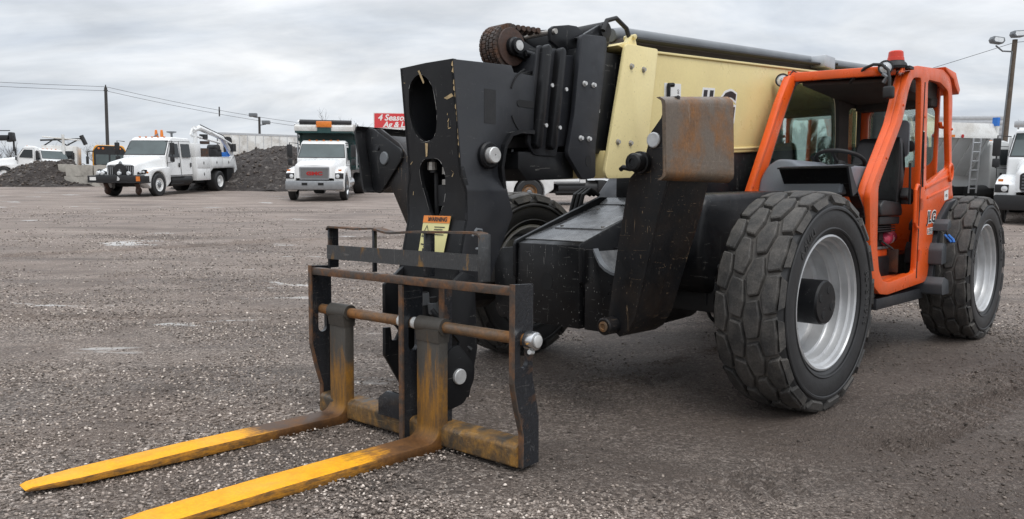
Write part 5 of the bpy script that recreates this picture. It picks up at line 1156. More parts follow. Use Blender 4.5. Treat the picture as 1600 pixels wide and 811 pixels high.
# ------------------------------------------------------------------ heaps, blocks, poles, signs
def heap(name, label, cx, cy, rx, ry, h, seed, skew=0.0):
    n = 90; u = np.linspace(-1, 1, n); X, Y = np.meshgrid(u, u); Rr = np.hypot(X, Y)
    wob = 1 + 0.22*fbm(X*2+3, Y*2+7, 1.0, 3, seed)
    k = np.clip(1-Rr/wob/0.97, 0, 1)
    H = h*np.minimum(k*1.25, 0.90+0.12*k)
    wx = cx + X*rx + skew*H; wy = cy + Y*ry
    Z = zg(wx, wy) + H + np.where(k > 0, fbm(wx, wy, 1.3, 5, seed+3)*0.34*np.minimum(1, k*5), 0) - np.where(k <= 0.0, 0.12, 0.03)
    o = empty(name, (cx, cy, zg1(cx, cy))); tag(o, label, 'gravel heap')
    me = bpy.data.meshes.new('heap_body'); V = np.stack([wx-cx, wy-cy, Z-zg1(cx, cy)], -1).reshape(-1, 3).astype(np.float32)
    i = np.arange((n-1)*n).reshape(n-1, n)[:, :-1].ravel(); F = np.stack([i, i+1, i+n+1, i+n], -1)
    me.from_pydata(V.tolist(), [], F.tolist()); me.materials.append(MATS['pile_soil'])
    for p in me.polygons: p.use_smooth = True
    link('heap_body', me, o)
    m = 2600; a = rng.random((m, 2))*2-1; a = a[np.hypot(a[:, 0], a[:, 1]) < 0.93]
    ii = np.clip(((a+1)/2*(n-1)).astype(int), 0, n-1); P = np.stack([wx[ii[:, 1], ii[:, 0]]-cx, wy[ii[:, 1], ii[:, 0]]-cy, Z[ii[:, 1], ii[:, 0]]-zg1(cx, cy)], -1)
    s = 0.03+0.08*rng.random(len(P))**3; t = np.clip(rng.beta(1.1, 4.5, len(P)), 0, 1)
    c = link('heap_stones', stones_mesh('heap_stones', P, s, t*0.75, 'loose_stone', 0.7), o); c['kind'] = 'stuff'
    return o
heap('gravel_heap', 'smaller dark gravel heap beside the stacked concrete blocks', -27.5, 45.6, 4.2, 2.8, 1.42, 11, 0.25)
heap('gravel_heap', 'big dark gravel heap between the white service truck and the dump truck', -12.7, 43.6, 6.8, 4.6, 2.25, 23)
def block(x, y, z, rz, label):
    o = tag(empty('concrete_block', (x, y, z), (0, 0, rz)), label, 'concrete block', 'stacked concrete blocks')
    mb = MB(); mb.box(-0.76, 0.76, -0.38, 0.38, 0.0, 0.62)
    bmesh.ops.subdivide_edges(mb.bm, edges=mb.bm.edges[:], cuts=5, use_grid_fill=True)
    sd_ = random.random()*50
    mb.map(lambda a, b, c: (a + 0.03*math.sin(7*b+3*c+sd_), b + 0.03*math.sin(6*a+4*c+sd_), c + 0.025*math.sin(8*a+5*b+sd_)*(1 if c > 0.1 else 0)))
    mb.build('block_body', 'concrete', o, smooth=40)
    mb = MB(); mb.tube([(-0.12, 0, 0.58), (-0.10, 0, 0.68), (0, 0, 0.71), (0.10, 0, 0.68), (0.12, 0, 0.58)], 0.02, 6); mb.build('lifting_loop', 'chain_rust', o)
bz = zg1(0, 44)
for i, (x, y, lv, rz, lb) in enumerate(((-26.2, 45.6, 0, -1.15, 'bottom concrete block at the wall end, half buried by the smaller gravel heap'), (-24.9, 44.6, 0, 0.06, 'pale concrete block in the bottom row, nearest the smaller gravel heap'), (-23.3, 44.6, 0, -0.03, 'pale concrete block in the middle of the bottom row behind the truck bumper'), (-21.7, 44.7, 0, 0.05, 'pale concrete block of the bottom row hidden mostly by the service truck'), (-26.2, 45.5, 1, -1.2, 'upper concrete block turned sideways at the end of the wall by the heap'), (-24.8, 44.6, 1, 0.03, 'wide upper concrete block facing the yard beside the smaller heap'), (-23.2, 44.65, 1, 0.02, 'upper concrete block nearest the bumper of the white service truck'))):
    block(x, y, zg1(x, y) - 0.05 + lv*0.625, rz, lb)
def pole(name, label, x, y, h, r0, r1, mat, lean=(0, 0), cat='utility pole'):
    o = tag(empty(name, (x, y, zg1(x, y)-0.2)), label, cat)
    mb = MB(); mb.tube([(0, 0, 0), (lean[0]*0.5, lean[1]*.5, h*0.5), (lean[0], lean[1], h)], [r0, (r0+r1)/2, r1], 12); mb.build('pole', mat, o)
    return o
pl = pole('utility_pole', 'tall thin dark pole carrying the power lines behind the white service truck', -37.4, 71.5, 9.07, 0.17, 0.13, 'dark_pole')
mb = MB(); mb.lathe([(0.05, 0), (0.07, 0.1), (0.04, 0.3), (0, 0.3)], (0, 0, 9.02), 'z', 8); mb.box(-0.18, 0.18, -0.04, 0.04, 8.77, 8.85); mb.build('insulator', 'dark_pole', pl)
lp_ = pole('light_pole', 'slim light pole with two small floodlights behind the white box trailer', -22.85, 70.0, 6.32, 0.12, 0.10, 'dark_pole', cat='light pole')
for sx, zz, nm in ((-0.55, 6.42, 'floodlight'), (0.6, 5.77, 'floodlight')):
    mb = MB(); mb.box(sx-0.34, sx+0.34, -0.2, 0.2, zz-0.10, zz+0.22); mb.tube([(0, 0, zz-0.2), (sx, 0, zz-0.1)], 0.05, 6); mb.build(nm, 'tube_grey', lp_, 0.04)
rp = pole('light_pole', 'weathered wooden pole with two floodlights standing behind the white spreader truck', 18.75, 29.8, 6.55, 0.125, 0.09, 'wood_pole', (0.36, 0.0), 'light pole')
def flood(cx, cz, ry):
    f = empty('floodlight', (cx, -0.12, cz), (0, ry, 0.0), rp)
    mb = MB(); mb.prism([(-0.25, 0.0), (-0.20, 0.13), (0.20, 0.13), (0.25, 0.0), (0.18, -0.11), (-0.18, -0.11)], 'y', -0.16, 0.12); mb.build('lamp_housing', 'tube_grey', f, 0.02)
    mb = MB(); mb.prism([(-0.18, 0.0), (-0.15, 0.09), (0.15, 0.09), (0.18, 0.0), (0.13, -0.07), (-0.13, -0.07)], 'y', -0.166, -0.161); mb.build('lamp_lens', 'lens', f)
flood(0.36, 6.72, R(-3)); flood(-0.42, 6.48, R(8))
mb = MB(); mb.tube([(-0.42, -0.1, 6.30), (-0.1, 0, 6.12), (0.33, 0, 6.10)], 0.03, 6); mb.build('lamp_arm', 'tube_grey', rp)
mb = MB(); mb.tube([(-0.17, -0.1, 0.1), (0.0, -0.11, 3.0), (0.20, -0.10, 6.1)], 0.03, 6); mb.build('conduit', 'tube_grey', rp)
def cable(name, label, pts, r, sag=0.0):
    mb = MB(); allp = []
    for a, b in zip(pts, pts[1:]):
        a, b = Vector(a), Vector(b)
        for k in range(13): 
            t = k/12; p = a.lerp(b, t); p.z -= sag*4*t*(1-t); allp.append(p)
    mb.tube(allp, r, 5); return tag(mb.build(name, 'wire', None), label, 'power line')
zt = zg1(0, 71.5) + 8.97
for k, (dz, lb) in enumerate(((0.05, 'upper of the two thin power lines crossing the sky above the parked trucks'), (-0.32, 'lower of the two thin power lines crossing the sky above the parked trucks'))):
    o = cable('power_line', lb, [(-95, 60, zt+3.3+dz), (-37.4, 71.5, zt+dz-0.08), (-9, 88, zt-2.9+dz), (25, 110, zt-6+dz)], 0.018, 0.8)
    mb = MB()
    for t in (0.3, 0.55, 0.8):
        p = Vector((-37.4, 71.5, zt+dz)).lerp(Vector((-9, 88, zt-2.9+dz)), t); p.z -= 0.8*4*t*(1-t)
        mb.box(p.x-0.05, p.x+0.05, p.y-0.05, p.y+0.05, p.z-0.28, p.z+0.28)
    mb.build('spacer', 'wire', o)
cable('power_line', 'single thin wire running from the orange cab roof to the floodlight pole', [(13.4, 43.0, zg1(0, 43)+4.07), (19.1, 29.8, zg1(0, 29.8)+6.25), (60, 18, 9.5)], 0.010, 0.12)
# billboard
bb = tag(empty('billboard', (-14.35, 80.0, zg1(0, 80)-0.38), (0, 0, R(4))), 'red and white roadside billboard, half hidden by the black boom head', 'billboard')
mb = MB(); mb.box(0, 7.6, -0.12, 0.12, 5.9, 8.05); mb.build('panel', 'sign_white', bb)
mb = MB(); mb.box(0.10, 7.5, -0.125, -0.14, 6.52, 7.98); mb.build('red_field', 'sign_red', bb)
mb = MB(); mb.box(-0.15, 7.75, -0.3, 0.3, 5.7, 5.86); mb.build('catwalk', 'aluminium', bb)
BXc = ((1, 0, 0), (0, 0, 1), (0, -1, 0))
text('lettering', '4 Seasons', 'sign_white', bb, (0.45, -0.145, 7.53), BXc, 0.86, 0.002, 0.022, 0.25, 1.0, 'LEFT')
text('lettering', 'Ag & Lawn', 'sign_white', bb, (1.0, -0.145, 6.83), BXc, 0.78, 0.002, 0.022, 0.25, 1.0, 'LEFT')
mb = MB(); mb.box(0.95, 4.4, -0.142, -0.148, 6.555, 6.595); mb.build('underline', 'sign_white', bb)
text('lettering', '4 MILES AHEAD', 'black_decal', bb, (0.35, -0.125, 6.18), BXc, 0.50, 0.002, 0.004, 0.0, 1.0, 'LEFT')
for x_ in (1.6, 5.8):
    mb = MB(); mb.tube([(x_, 0.3, 0), (x_, 0.3, 6)], 0.16, 10); mb.build('post', 'tube_grey', bb)
# bare trees on the skyline
def bare_tree(x, y, h, seed, label):
    rr = random.Random(seed); o = tag(empty('bare_tree', (x, y, zg1(x, y))), label, 'tree', 'bare trees on the skyline')
    tr, cr = MB(), MB()
    tr.tube([(0, 0, -0.2), (0.05, 0, h*0.25), (0.0, 0.05, h*0.45)], [h*0.028, h*0.022, h*0.016], 8)
    def grow(p, d, l, r, lv):
        pts = [p]; q = p.copy(); dd = d.copy()
        for k in range(3):
            dd = (dd + Vector((rr.uniform(-.25, .25), rr.uniform(-.25, .25), rr.uniform(-.02, .22)))).normalized(); q = q + dd*l/3; pts.append(q.copy())
        cr.tube(pts, [r, r*.85, r*.7, r*.5], 4, False)
        if lv == 0: return
        for k in range(4 if lv > 1 else 5):
            b = pts[rr.randint(1, 3)]; a = rr.uniform(0, 2*math.pi); nd = (dd*0.8 + Vector((math.cos(a)*0.75, math.sin(a)*0.75, 0.3))).normalized()
            grow(b, nd, l*rr.uniform(0.5, 0.72), r*0.55, lv-1)
    for k in range(7):
        a = k*2.4 + rr.random(); grow(Vector((0, 0, h*rr.uniform(0.22, 0.45))), Vector((math.cos(a)*0.7, math.sin(a)*0.7, 0.9)).normalized(), h*0.34, h*0.008, 3)
    tr.build('trunk', 'bark', o); cr.build('crown', 'bark', o)
for x, y, h, sd_, lb in ((-60.5, 92, 5.2, 1, 'low bare tree on the skyline above the dirty crane truck'), (-53.5, 92, 5.0, 2, 'bare bushy tree on the skyline above the school bus roof'), (-50.8, 95, 5.3, 12, 'bare tree on the skyline just left of the thin dark pole'), (-44.2, 96, 5.0, 3, 'bare tree on the skyline between the tanker and the dark pole'), (-21.4, 95, 8.4, 4, 'bare tree top showing behind the tarp of the green dump truck'), (-19.0, 97, 8.0, 5, 'smaller bare tree top just beyond the amber light bar')):
    bare_tree(x, y, h, sd_, lb)
# conifers out to the right that the cab glass mirrors
def conifer(x, y, h, seed, label):
    rr = random.Random(seed); o = tag(empty('pine_tree', (x, y, zg1(x, y))), label, 'tree', 'pines mirrored in the cab glass')
    mb = MB(); mb.tube([(0, 0, -0.2), (0, 0, h*0.5), (0, 0, h)], [h*0.022, h*0.014, 0.02], 8); mb.build('trunk', 'bark', o)
    mb = MB()
    def tuft(p, d, l):
        for k in range(9):
            a = Vector((rr.gauss(0, 1), rr.gauss(0, 1), rr.gauss(0, 1))).normalized(); e = (d*1.0 + a*0.75).normalized()*l; w = e.orthogonal().normalized()*0.035
            mb.poly([p-w, p+w, p+e])
    for k in range(34):
        z = h*(0.10 + 0.80*k/34); L_ = (h-z)*0.42+0.35; a = k*2.399+rr.uniform(-.3, .3)
        d = Vector((math.cos(a), math.sin(a), 1.05)).normalized(); p0 = Vector((0, 0, z)); L_ *= rr.uniform(0.75, 1.15)
        mb.tube([p0, p0+d*L_*0.5, p0+d*L_+Vector((0, 0, L_*0.22))], [0.035, 0.022, 0.01], 4, False)
        m = int(4+L_*6)
        for j in range(m):
            t = 0.2+0.8*j/m; q = p0+d*L_*t+Vector((0, 0, L_*0.22*t*t)); s_ = Vector((-d.y, d.x, 0))*rr.choice((-1, 1))*L_*0.22*(1.1-t)*rr.random()
            tuft(q+s_, (d+Vector((0, 0, 0.6))+s_*0.6).normalized(), 0.34)
    mb.build('crown', 'needles', o)
# ------------------------------------------------------------------ parked vehicles
SLOPE = 0.057
def on_slope(name, x, y, heading, label, cat, group=None):
    s_ = SLOPE if 9 < y < 55 else 0.0
    zax = Vector((0, -s_, 1)).normalized(); hx = Vector((heading[0], heading[1], s_*heading[1])).normalized(); yax = zax.cross(hx).normalized(); hx = yax.cross(zax)
    o = empty(name, (0, 0, 0)); o.matrix_world = Matrix.Translation((x, y, zg1(x, y)+0.005)) @ Matrix((hx, yax, zax)).transposed().to_4x4()
    return tag(o, label, cat, group)
_tw = {}
def truck_wheel(parent, x, y, r, w, rimmat, side, deep=0.0, hubmat='tube_grey'):
    o = empty('wheel', (x, y, r), (0, 0, 0 if side > 0 else math.pi), parent)
    key = (round(r, 3), round(w, 3), rimmat, deep, hubmat)
    if key not in _tw:
        mb = MB(); mb.lathe([(r*0.56, -w/2+0.02), (r*0.62, -w/2), (r*0.90, -w/2), (r*0.98, -w/2+0.03), (r, -w/4), (r, w/4), (r*0.98, w/2-0.03), (r*0.90, w/2), (r*0.62, w/2), (r*0.56, w/2-0.02)], (0, 0, 0), 'y', 36)
        for k in range(3): mb.lathe([(r*0.998, -w*0.3+k*w*0.3-0.012), (r*1.006, -w*0.3+k*w*0.3-0.008), (r*1.006, -w*0.3+k*w*0.3+0.03), (r*0.998, -w*0.3+k*w*0.3+0.034)], (0, 0, 0), 'y', 36)
        t = mb.build('tyre', 'tyre_wall', o)
        mb = MB(); dp = deep
        mb.lathe([(r*0.56, w/2-0.03), (r*0.575, w/2-0.005), (r*0.54, w/2-0.01), (r*0.50, w/2-0.06-dp), (r*0.44, w/2-0.08-dp), (r*0.30, w/2-0.04-dp*0.9), (r*0.24, w/2-0.035-dp*0.9), (0.0, w/2-0.035-dp*0.9)], (0, 0, 0), 'y', 32)
        ri = mb.build('rim', rimmat, o)
        mb = MB(); mb.lathe([(r*0.20, w/2-0.04-dp*0.9), (r*0.19, w/2+0.01-dp*0.6), (r*0.12, w/2+0.03-dp*0.6), (0, w/2+0.03-dp*0.6)], (0, 0, 0), 'y', 16)
        for k in range(8):
            a = 2*math.pi*k/8; mb.lathe([(0.018, w/2-0.04-dp*0.9), (0.018, w/2-0.01-dp*0.9), (0, w/2-0.01-dp*0.9)], (r*0.27*math.cos(a), 0, r*0.27*math.sin(a)), 'y', 6)
        h = mb.build('hub', hubmat, o); _tw[key] = (t, ri, h)
    else:
        for src in _tw[key]: c = src.copy(); COL.objects.link(c); c.parent = o
    return o
def truck(name, label, x, y, heading, st):
    """conventional truck; truck frame: x forward from the front axle, y to its left"""
    o = on_slope(name, x, y, heading, label, 'truck'); W_ = st.get('w', 1.05); col = st.get('col', 'truck_white')
    wb = st.get('wb', 5.3); back = st['cab_back']; hz0, hz1 = st.get('hood', (1.50, 1.80)); roof = st.get('roof', 2.62); nose = st.get('nose', 0.95); hw = st.get('hw', 0.72)
    mb = MB(); mb.box(nose-0.1, -wb-1.3, -0.45, -0.33, 0.62, 0.88); mb.box(nose-0.1, -wb-1.3, 0.33, 0.45, 0.62, 0.88); mb.box(-0.15, 0.15, -0.85, 0.85, 0.42, 0.58); mb.box(-wb-0.15, -wb+0.15, -0.8, 0.8, 0.42, 0.62); mb.box(0.5, -1.6, -0.5, 0.5, 0.55, 1.1)
    mb.build('chassis', 'truck_black', o)
    r_ = st.get('r', 0.51)
    for s_ in (1, -1):
        truck_wheel(o, 0, s_*(W_-0.02), r_, 0.28, st.get('rim', 'truck_white'), s_, 0.0)
        for k in range(st.get('rear_axles', 1)): truck_wheel(o, -wb-1.35*k, s_*(W_-0.10), r_, 0.50, st.get('rim', 'truck_white'), s_, 0.10, 'truck_white')
    # hood: cross-sections from the nose to the windscreen
    mb = MB(); secs = []
    for xx, hw_, z0, z1, rr in ((nose, hw*0.86, 0.92, hz0-0.10, 0.12), (nose-0.10, hw, 0.90, hz0, 0.16), (0.1, hw*1.02, 1.0, hz0+(hz1-hz0)*0.5, 0.18), (-0.85, hw*1.15, 1.0, hz1, 0.18)):
        secs.append([mb.bm.verts.new((xx, yy, zz)) for yy, zz in [(-hw_, z0), (-hw_, z1-rr), (-hw_+rr*0.4, z1-rr*0.3), (-hw_+rr*1.2, z1), (0, z1+0.025), (hw_-rr*1.2, z1), (hw_-rr*0.4, z1-rr*0.3), (hw_, z1-rr), (hw_, z0)]])
    for a, b in zip(secs, secs[1:]):
        for k in range(8): mb.bm.faces.new((a[k], b[k], b[k+1], a[k+1]))
    mb.bm.faces.new(secs[0]); bmesh.ops.recalc_face_normals(mb.bm, faces=mb.bm.faces[:])
    hood = mb.build('hood', col, o, smooth=40)
    for s_ in (1, -1):   # front fenders with a real wheel arch
        arch = [(r_*1.16*math.cos(R(a)), r_+r_*1.16*math.sin(R(a))) for a in range(195, -16, -15)]
        top = [(0.86, r_+0.05), (0.88, 0.95), (0.70, 1.12), (0.35, 1.22), (-0.35, 1.26), (-0.95, 1.28)] if not st.get('low') else [(0.86, r_+0.05), (0.90, 0.95), (0.86, 1.14), (0.4, 1.28), (-0.4, 1.36), (-0.95, 1.38)]
        mb = MB(); mb.prism([(-0.95, 0.62)] + arch[0:] + top, 'y', s_*(hw*0.93), s_*(W_+0.10))
        mb.build('fender', col, o, 0.05, 2)
        mb = MB()
        hl = st.get('lamp', 'sweep')
        if hl == 'sweep': mb.prism([(s_*(hw*0.98), 0.98), (s_*(W_+0.02), 1.02), (s_*(W_+0.085), 1.17), (s_*(W_-0.05), 1.185), (s_*(hw*0.99), 1.06)], 'x', nose-0.16, nose-0.05)
        else: mb.box(nose-0.15, nose-0.03, s_*(W_-0.24), s_*(W_+0.09), 0.90, 1.12)
        hlo = mb.build('headlight', 'truck_black', o, 0.01)
        mb = MB(); yc = W_-0.10
        for dy, rr in ((-0.07, 0.065), (0.07, 0.055)) if hl == 'sweep' else ((-0.04, 0.085),): mb.lathe([(rr, nose-0.06 if hl == 'sweep' else nose-0.04), (rr*0.9, nose-0.02), (0, nose-0.01)], (0, s_*(yc+dy), 1.08 if hl == 'sweep' else 1.0), 'x', 16)
        mb.build('lamp_lens', 'lens', hlo)
        mb = MB(); mb.box(nose-0.08, nose-0.02, s_*(W_-0.10), s_*(W_+0.02), 1.20, 1.27) if hl != 'sweep' else mb.box(nose-0.2, nose-0.12, s_*(W_+0.06), s_*(W_+0.09), 1.03, 1.10); mb.build('turn_signal', 'amber', o)
    # cab shell
    cw = W_-0.02
    prof = [(-0.78, 0.82), (-0.78, hz1-0.02), (-1.30, roof-0.14), (-1.42, roof-0.04), (-1.6, roof), (back+0.12, roof-0.03), (back, roof-0.15), (back, 0.82)]
    mb = MB(); mb.prism(prof, 'y', -cw, cw)
    mb.map(lambda a, b, c: (a, b*(1 - 0.11*max(0, (c-hz1)/(roof-hz1))), c)); mb.build('cab', col, o, 0.055, 3)
    def yside(z): return cw*(1-0.11*max(0, (z-hz1)/(roof-hz1)))
    dx, dz = -0.52, roof-0.14-hz1+0.02; L_ = math.hypot(dx, dz); nx, nz = dz/L_, -dx/L_
    mb = MB(); q = []
    for t, k in ((0.10, 0.93), (0.93, 0.92)):
        px, pz = -0.78+dx*t+nx*0.012, hz1-0.02+dz*t+nz*0.012; yy = yside(pz)*k; q.append([(px, -yy, pz), (px, yy, pz)])
    vs = [mb.bm.verts.new(p) for p in (q[0][0], q[0][1], q[1][1], q[1][0])]; mb.bm.faces.new(vs)
    ex = bmesh.ops.extrude_face_region(mb.bm, geom=mb.bm.faces[:]); 
    for v in ex['geom']:
        if isinstance(v, bmesh.types.BMVert): v.co -= Vector((nx*0.02, 0, nz*0.02))
    bmesh.ops.recalc_face_normals(mb.bm, faces=mb.bm.faces[:]); ws = mb.build('windscreen', 'glass_pale', o)
    mb = MB()
    for s_ in (-0.45, 0.35): mb.tube([(-0.84, s_, hz1+0.03), (-0.90, s_+0.3, hz1+0.10), (-0.92, s_+0.55, hz1+0.115)], 0.014, 5)
    mb.build('wiper', 'truck_black', ws)
    mb = MB(); fr = []
    for t, k in ((0.055, 0.965), (0.975, 0.955)):
        px, pz = -0.78+dx*t+nx*0.005, hz1-0.02+dz*t+nz*0.005; yy = yside(pz)*k; fr += [(px, -yy, pz), (px, yy, pz)]
    mb.poly([fr[0], fr[1], fr[3], fr[2]]); mb.build('windscreen_seal', 'truck_black', ws)
    doors = [(-0.92, -1.98)] + ([(-2.04, back+0.08)] if st.get('crew') else [])
    for s_ in (1, -1):
        for i, (d0, d1) in enumerate(doors):
            zc = lambda z: s_*(yside(z)+0.008)
            mb = MB(); out = [(d0, 0.90), (d0, hz1+0.04), (d0-0.36, roof-0.22), (d1, roof-0.20), (d1, 0.90)] if i == 0 else [(d0, 0.90), (d0, roof-0.20), (d1, roof-0.20), (d1, 0.90)]
            mb.prism(out, 'y', 0.0, 0.012*s_); mb.map(lambda a, b, c: (a, s_*yside(c)+b+s_*0.001, c)); dr = mb.build('door', col, o)
            mb = MB(); mb.prism([(p[0]+(0.022 if p[0] > (d0+d1)/2 else -0.022), p[1]+(0.02 if p[1] > 1.2 else -0.022)) for p in out], 'y', 0.0, 0.005*s_); mb.map(lambda a, b, c: (a, s_*yside(c)+b+s_*0.0005, c)); mb.build('shut_line', 'truck_black', dr)
            mb = MB(); win = [(d0-0.10, hz1+0.02), (d0-0.40, roof-0.30), (d1+0.09, roof-0.30), (d1+0.09, hz1-0.08), (d0-0.10, hz1-0.06)] if i == 0 else [(d0-0.10, hz1-0.08), (d0-0.10, roof-0.30), (d1+0.10, roof-0.30), (d1+0.10, hz1-0.08)]
            mb.prism(win, 'y', 0.0, 0.014*s_); mb.map(lambda a, b, c: (a, s_*(yside(c)+0.006)+b, c)); mb.build('window', 'truck_glass', dr)
            mb = MB(); hx_ = d1+0.14; mb.box(hx_-0.05, hx_+0.05, s_*(cw+0.012), s_*(cw+0.03), 1.25, 1.45 if st.get('crew') else 1.36); mb.build('handle', 'truck_black', dr, 0.01)
        mr = MB(); mr.box(-0.80, -0.90, s_*(W_+0.17), s_*(W_+0.38), hz1+0.05, hz1+0.58); mr.box(-0.80, -0.90, s_*(W_+0.17), s_*(W_+0.36), hz1-0.28, hz1-0.02)
        mo = mr.build('mirror', 'truck_black', o, 0.03)
        mb = MB(); mb.tube([(-0.9, s_*(cw-0.05), hz1+0.62), (-0.86, s_*(W_+0.27), hz1+0.66), (-0.86, s_*(W_+0.27), hz1-0.30), (-0.9, s_*(cw-0.02), hz1-0.32)], 0.018, 6); mb.build('mirror_arm', 'truck_black', mo)
        mb = MB(); mb.tube([(-2.9, s_*0.80, 0.66), (-1.15, s_*0.80, 0.66)], 0.28, 16); mb.box(-1.05, -2.1, s_*0.70, s_*(W_+0.02), 0.48, 0.54); mb.box(-1.05, -2.2, s_*0.72, s_*(W_+0.04), 0.78, 0.83); mb.build('step_tank', st.get('tankmat', 'truck_black'), o)
    mb = MB()
    for k in range(5): mb.box(-1.44, -1.52, -0.6+0.3*k-0.04, -0.6+0.3*k+0.04, roof-0.02, roof+0.025)
    mb.build('marker_light', 'amber', o, 0.01)
    mb = MB(); mb.box(nose+0.02, nose+0.16, -W_-0.08, W_+0.08, st.get('bz', (0.52, 0.80))[0], st.get('bz', (0.52, 0.80))[1]); mb.build('bumper', st.get('bumper', 'bumper_grey'), o, 0.04, 2)
    g = st.get('grille'); 
    if g == 'bars':
        mb = MB(); mb.prism(rounded([(-hw*0.80, 0.92), (-hw*0.86, 1.36), (hw*0.86, 1.36), (hw*0.80, 0.92)], 0.08), 'x', nose-0.04, nose+0.01); gr = mb.build('grille', 'truck_black', o)
        mb = MB()
        for k in range(13):
            yy = (-0.78+1.56*k/12)*hw
            if abs(yy) > 0.06: mb.box(nose+0.01, nose+0.03, yy-0.016, yy+0.016, 0.96, 1.32)
        mb.build('grille_bar', 'bumper_grey', gr)
        mb = MB(); mb.lathe([(0.30, nose+0.02), (0.30, nose+0.07), (0.24, nose+0.08), (0, nose+0.08)], (0, 0, 1.13), 'x', 24); mb.box(nose+0.02, nose+0.06, -0.5, 0.5, 0.90, 0.95); mb.build('winch_reel', 'truck_black', gr)
        mb = MB(); mb.prism([(0, 1.36), (0.08, 1.45), (0, 1.54), (-0.08, 1.45)], 'x', nose-0.06, nose+0.035); mb.prism([(0, 1.09), (0.05, 1.15), (0, 1.21), (-0.05, 1.15)], 'x', nose+0.08, nose+0.09); mb.build('emblem', 'bumper_grey', gr)
    elif g == 'wide':
        mb = MB(); mb.prism(rounded([(-0.55, 0.88), (-0.57, 1.33), (0.57, 1.33), (0.55, 0.88)], 0.03), 'x', nose-0.08, nose+0.006); gr = mb.build('grille', 'grille_grey', o)
        mb = MB(); mb.prism(rounded([(-0.58, 0.86), (-0.60, 1.36), (0.60, 1.36), (0.58, 0.86)], 0.04), 'x', nose-0.02, nose+0.015, [rounded([(-0.53, 0.905), (-0.55, 1.31), (0.55, 1.31), (0.53, 0.905)], 0.03)]); mb.build('grille_frame', 'bumper_grey', gr)
        text('lettering', 'GMC', 'lamp_red', gr, (nose+0.012, 0, 1.10), ((0, 1, 0), (0, 0, 1), (1, 0, 0)), 0.19, 0.006, 0.010, 0, 1.5)
    elif g == 'slots':
        mb = MB(); mb.prism(rounded([(-0.46, 0.86), (-0.60, 1.0), (-0.62, 1.40), (-0.52, 1.46), (0.52, 1.46), (0.62, 1.40), (0.60, 1.0), (0.46, 0.86)], 0.04), 'x', nose-0.08, nose+0.012); gr = mb.build('grille', 'truck_black', o)
        mb = MB()
        for k in range(6): mb.box(nose+0.012, nose+0.02, -0.56, 0.56, 0.93+0.085*k, 0.965+0.085*k)
        mb.build('grille_bar', 'tube_grey', gr)
    return o
# white rail-service truck with a crane
t1 = truck('service_truck', 'white crew cab service truck with a stowed crane and black front beam', -16.68, 34.13, (-0.125, -0.992), dict(w=1.05, wb=5.3, cab_back=-3.05, crew=True, grille='bars', bumper='truck_black', bz=(0.60, 0.95), roof=2.62, hood=(1.50, 1.78)))
mb = MB(); mb.box(0.98, 1.30, -1.32, 1.32, 0.64, 0.92); mb.box(0.9, 1.32, -1.32, 1.32, 0.62, 0.67); fb = mb.build('front_beam', 'truck_black', t1, 0.01)
mb = MB(); mb.box(1.31, 1.325, -1.20, -0.92, 0.72, 0.86); mb.build('number_plate', 'sign_white', fb)
mb = MB(); mb.box(1.31, 1.325, 0.92, 1.10, 0.70, 0.90); mb.build('reflector', 'amber', fb)
mb = MB(); mb.prism([(0.05, 0.72), (0.15, 0.72), (0.18, 0.80), (0.08, 0.90)], 'x', 1.31, 1.33)
for yy in (-0.95, -0.75, 0.45, 0.02): mb.lathe([(0.085, 1.05), (0.085, 1.13), (0.06, 1.15), (0, 1.15)], (0, yy, 1.02), 'x', 14)
mb.build('spot_lamp', 'lens', fb)
for s_ in (-1, 1):
    mb = MB(); mb.tube([(1.0, s_*0.72, 0.6), (0.85, s_*0.72, 0.35)], 0.09, 8); mb.lathe([(0.0, -0.06), (0.16, -0.06), (0.19, 0.0), (0.13, 0.06), (0.0, 0.06)], (0.85, s_*0.72, 0.28), 'y', 18); mb.build('rail_wheel', 'roller_rust', fb)
mb = MB()
mb.prism([(-3.15, 0.60), (-3.15, 1.72), (-6.95, 1.72), (-6.95, 1.18), (-6.15, 1.18), (-4.75, 1.18), (-4.45, 1.0), (-4.45, 0.60)], 'y', 0.70, 1.16)
mb.prism([(-3.15, 0.60), (-3.15, 1.72), (-6.95, 1.72), (-6.95, 1.18), (-6.15, 1.18), (-4.75, 1.18), (-4.45, 1.0), (-4.45, 0.60)], 'y', -0.70, -1.16)
mb.box(-3.15, -6.95, -0.70, 0.70, 1.12, 1.25); mb.box(-3.15, -3.62, 0.40, 1.14, 1.72, 2.38); mb.box(-3.15, -3.62, -1.14, -0.40, 1.72, 2.38)
mb.prism([(-6.95, 0.70), (-6.95, 1.72), (-7.0, 1.72), (-7.35, 0.72)], 'y', -1.16, 1.16)
sbd = mb.build('service_body', 'truck_white', t1, 0.02)
for (a, b, c, d) in ((-3.22, -4.38, 0.66, 1.12), (-3.22, -4.38, 1.20, 1.66), (-4.50, -5.62, 1.24, 1.66), (-5.70, -6.86, 1.24, 1.66)):
    for s_ in (1, -1):
        mb = MB(); mb.box(a, b, s_*1.162, s_*1.175, c, d); dr = mb.build('cabinet_door', 'truck_white', sbd, 0.006)
        mb = MB(); mb.prism([((a+b)/2-0.05, (c+d)/2), ((a+b)/2, (c+d)/2+0.09), ((a+b)/2+0.05, (c+d)/2), ((a+b)/2, (c+d)/2-0.09)], 'y', s_*1.176, s_*1.182); mb.build('latch', 'truck_black', sbd)
mb = MB(); mb.box(-3.9, -6.8, -0.62, 0.62, 0.45, 1.1); mb.box(-6.2, -7.0, -1.1, 1.1, 0.35, 1.12); mb.build('underframe', 'truck_black', t1)
cr = empty('crane', (-3.95, 0.35, 1.25), (0, 0, 0), t1)
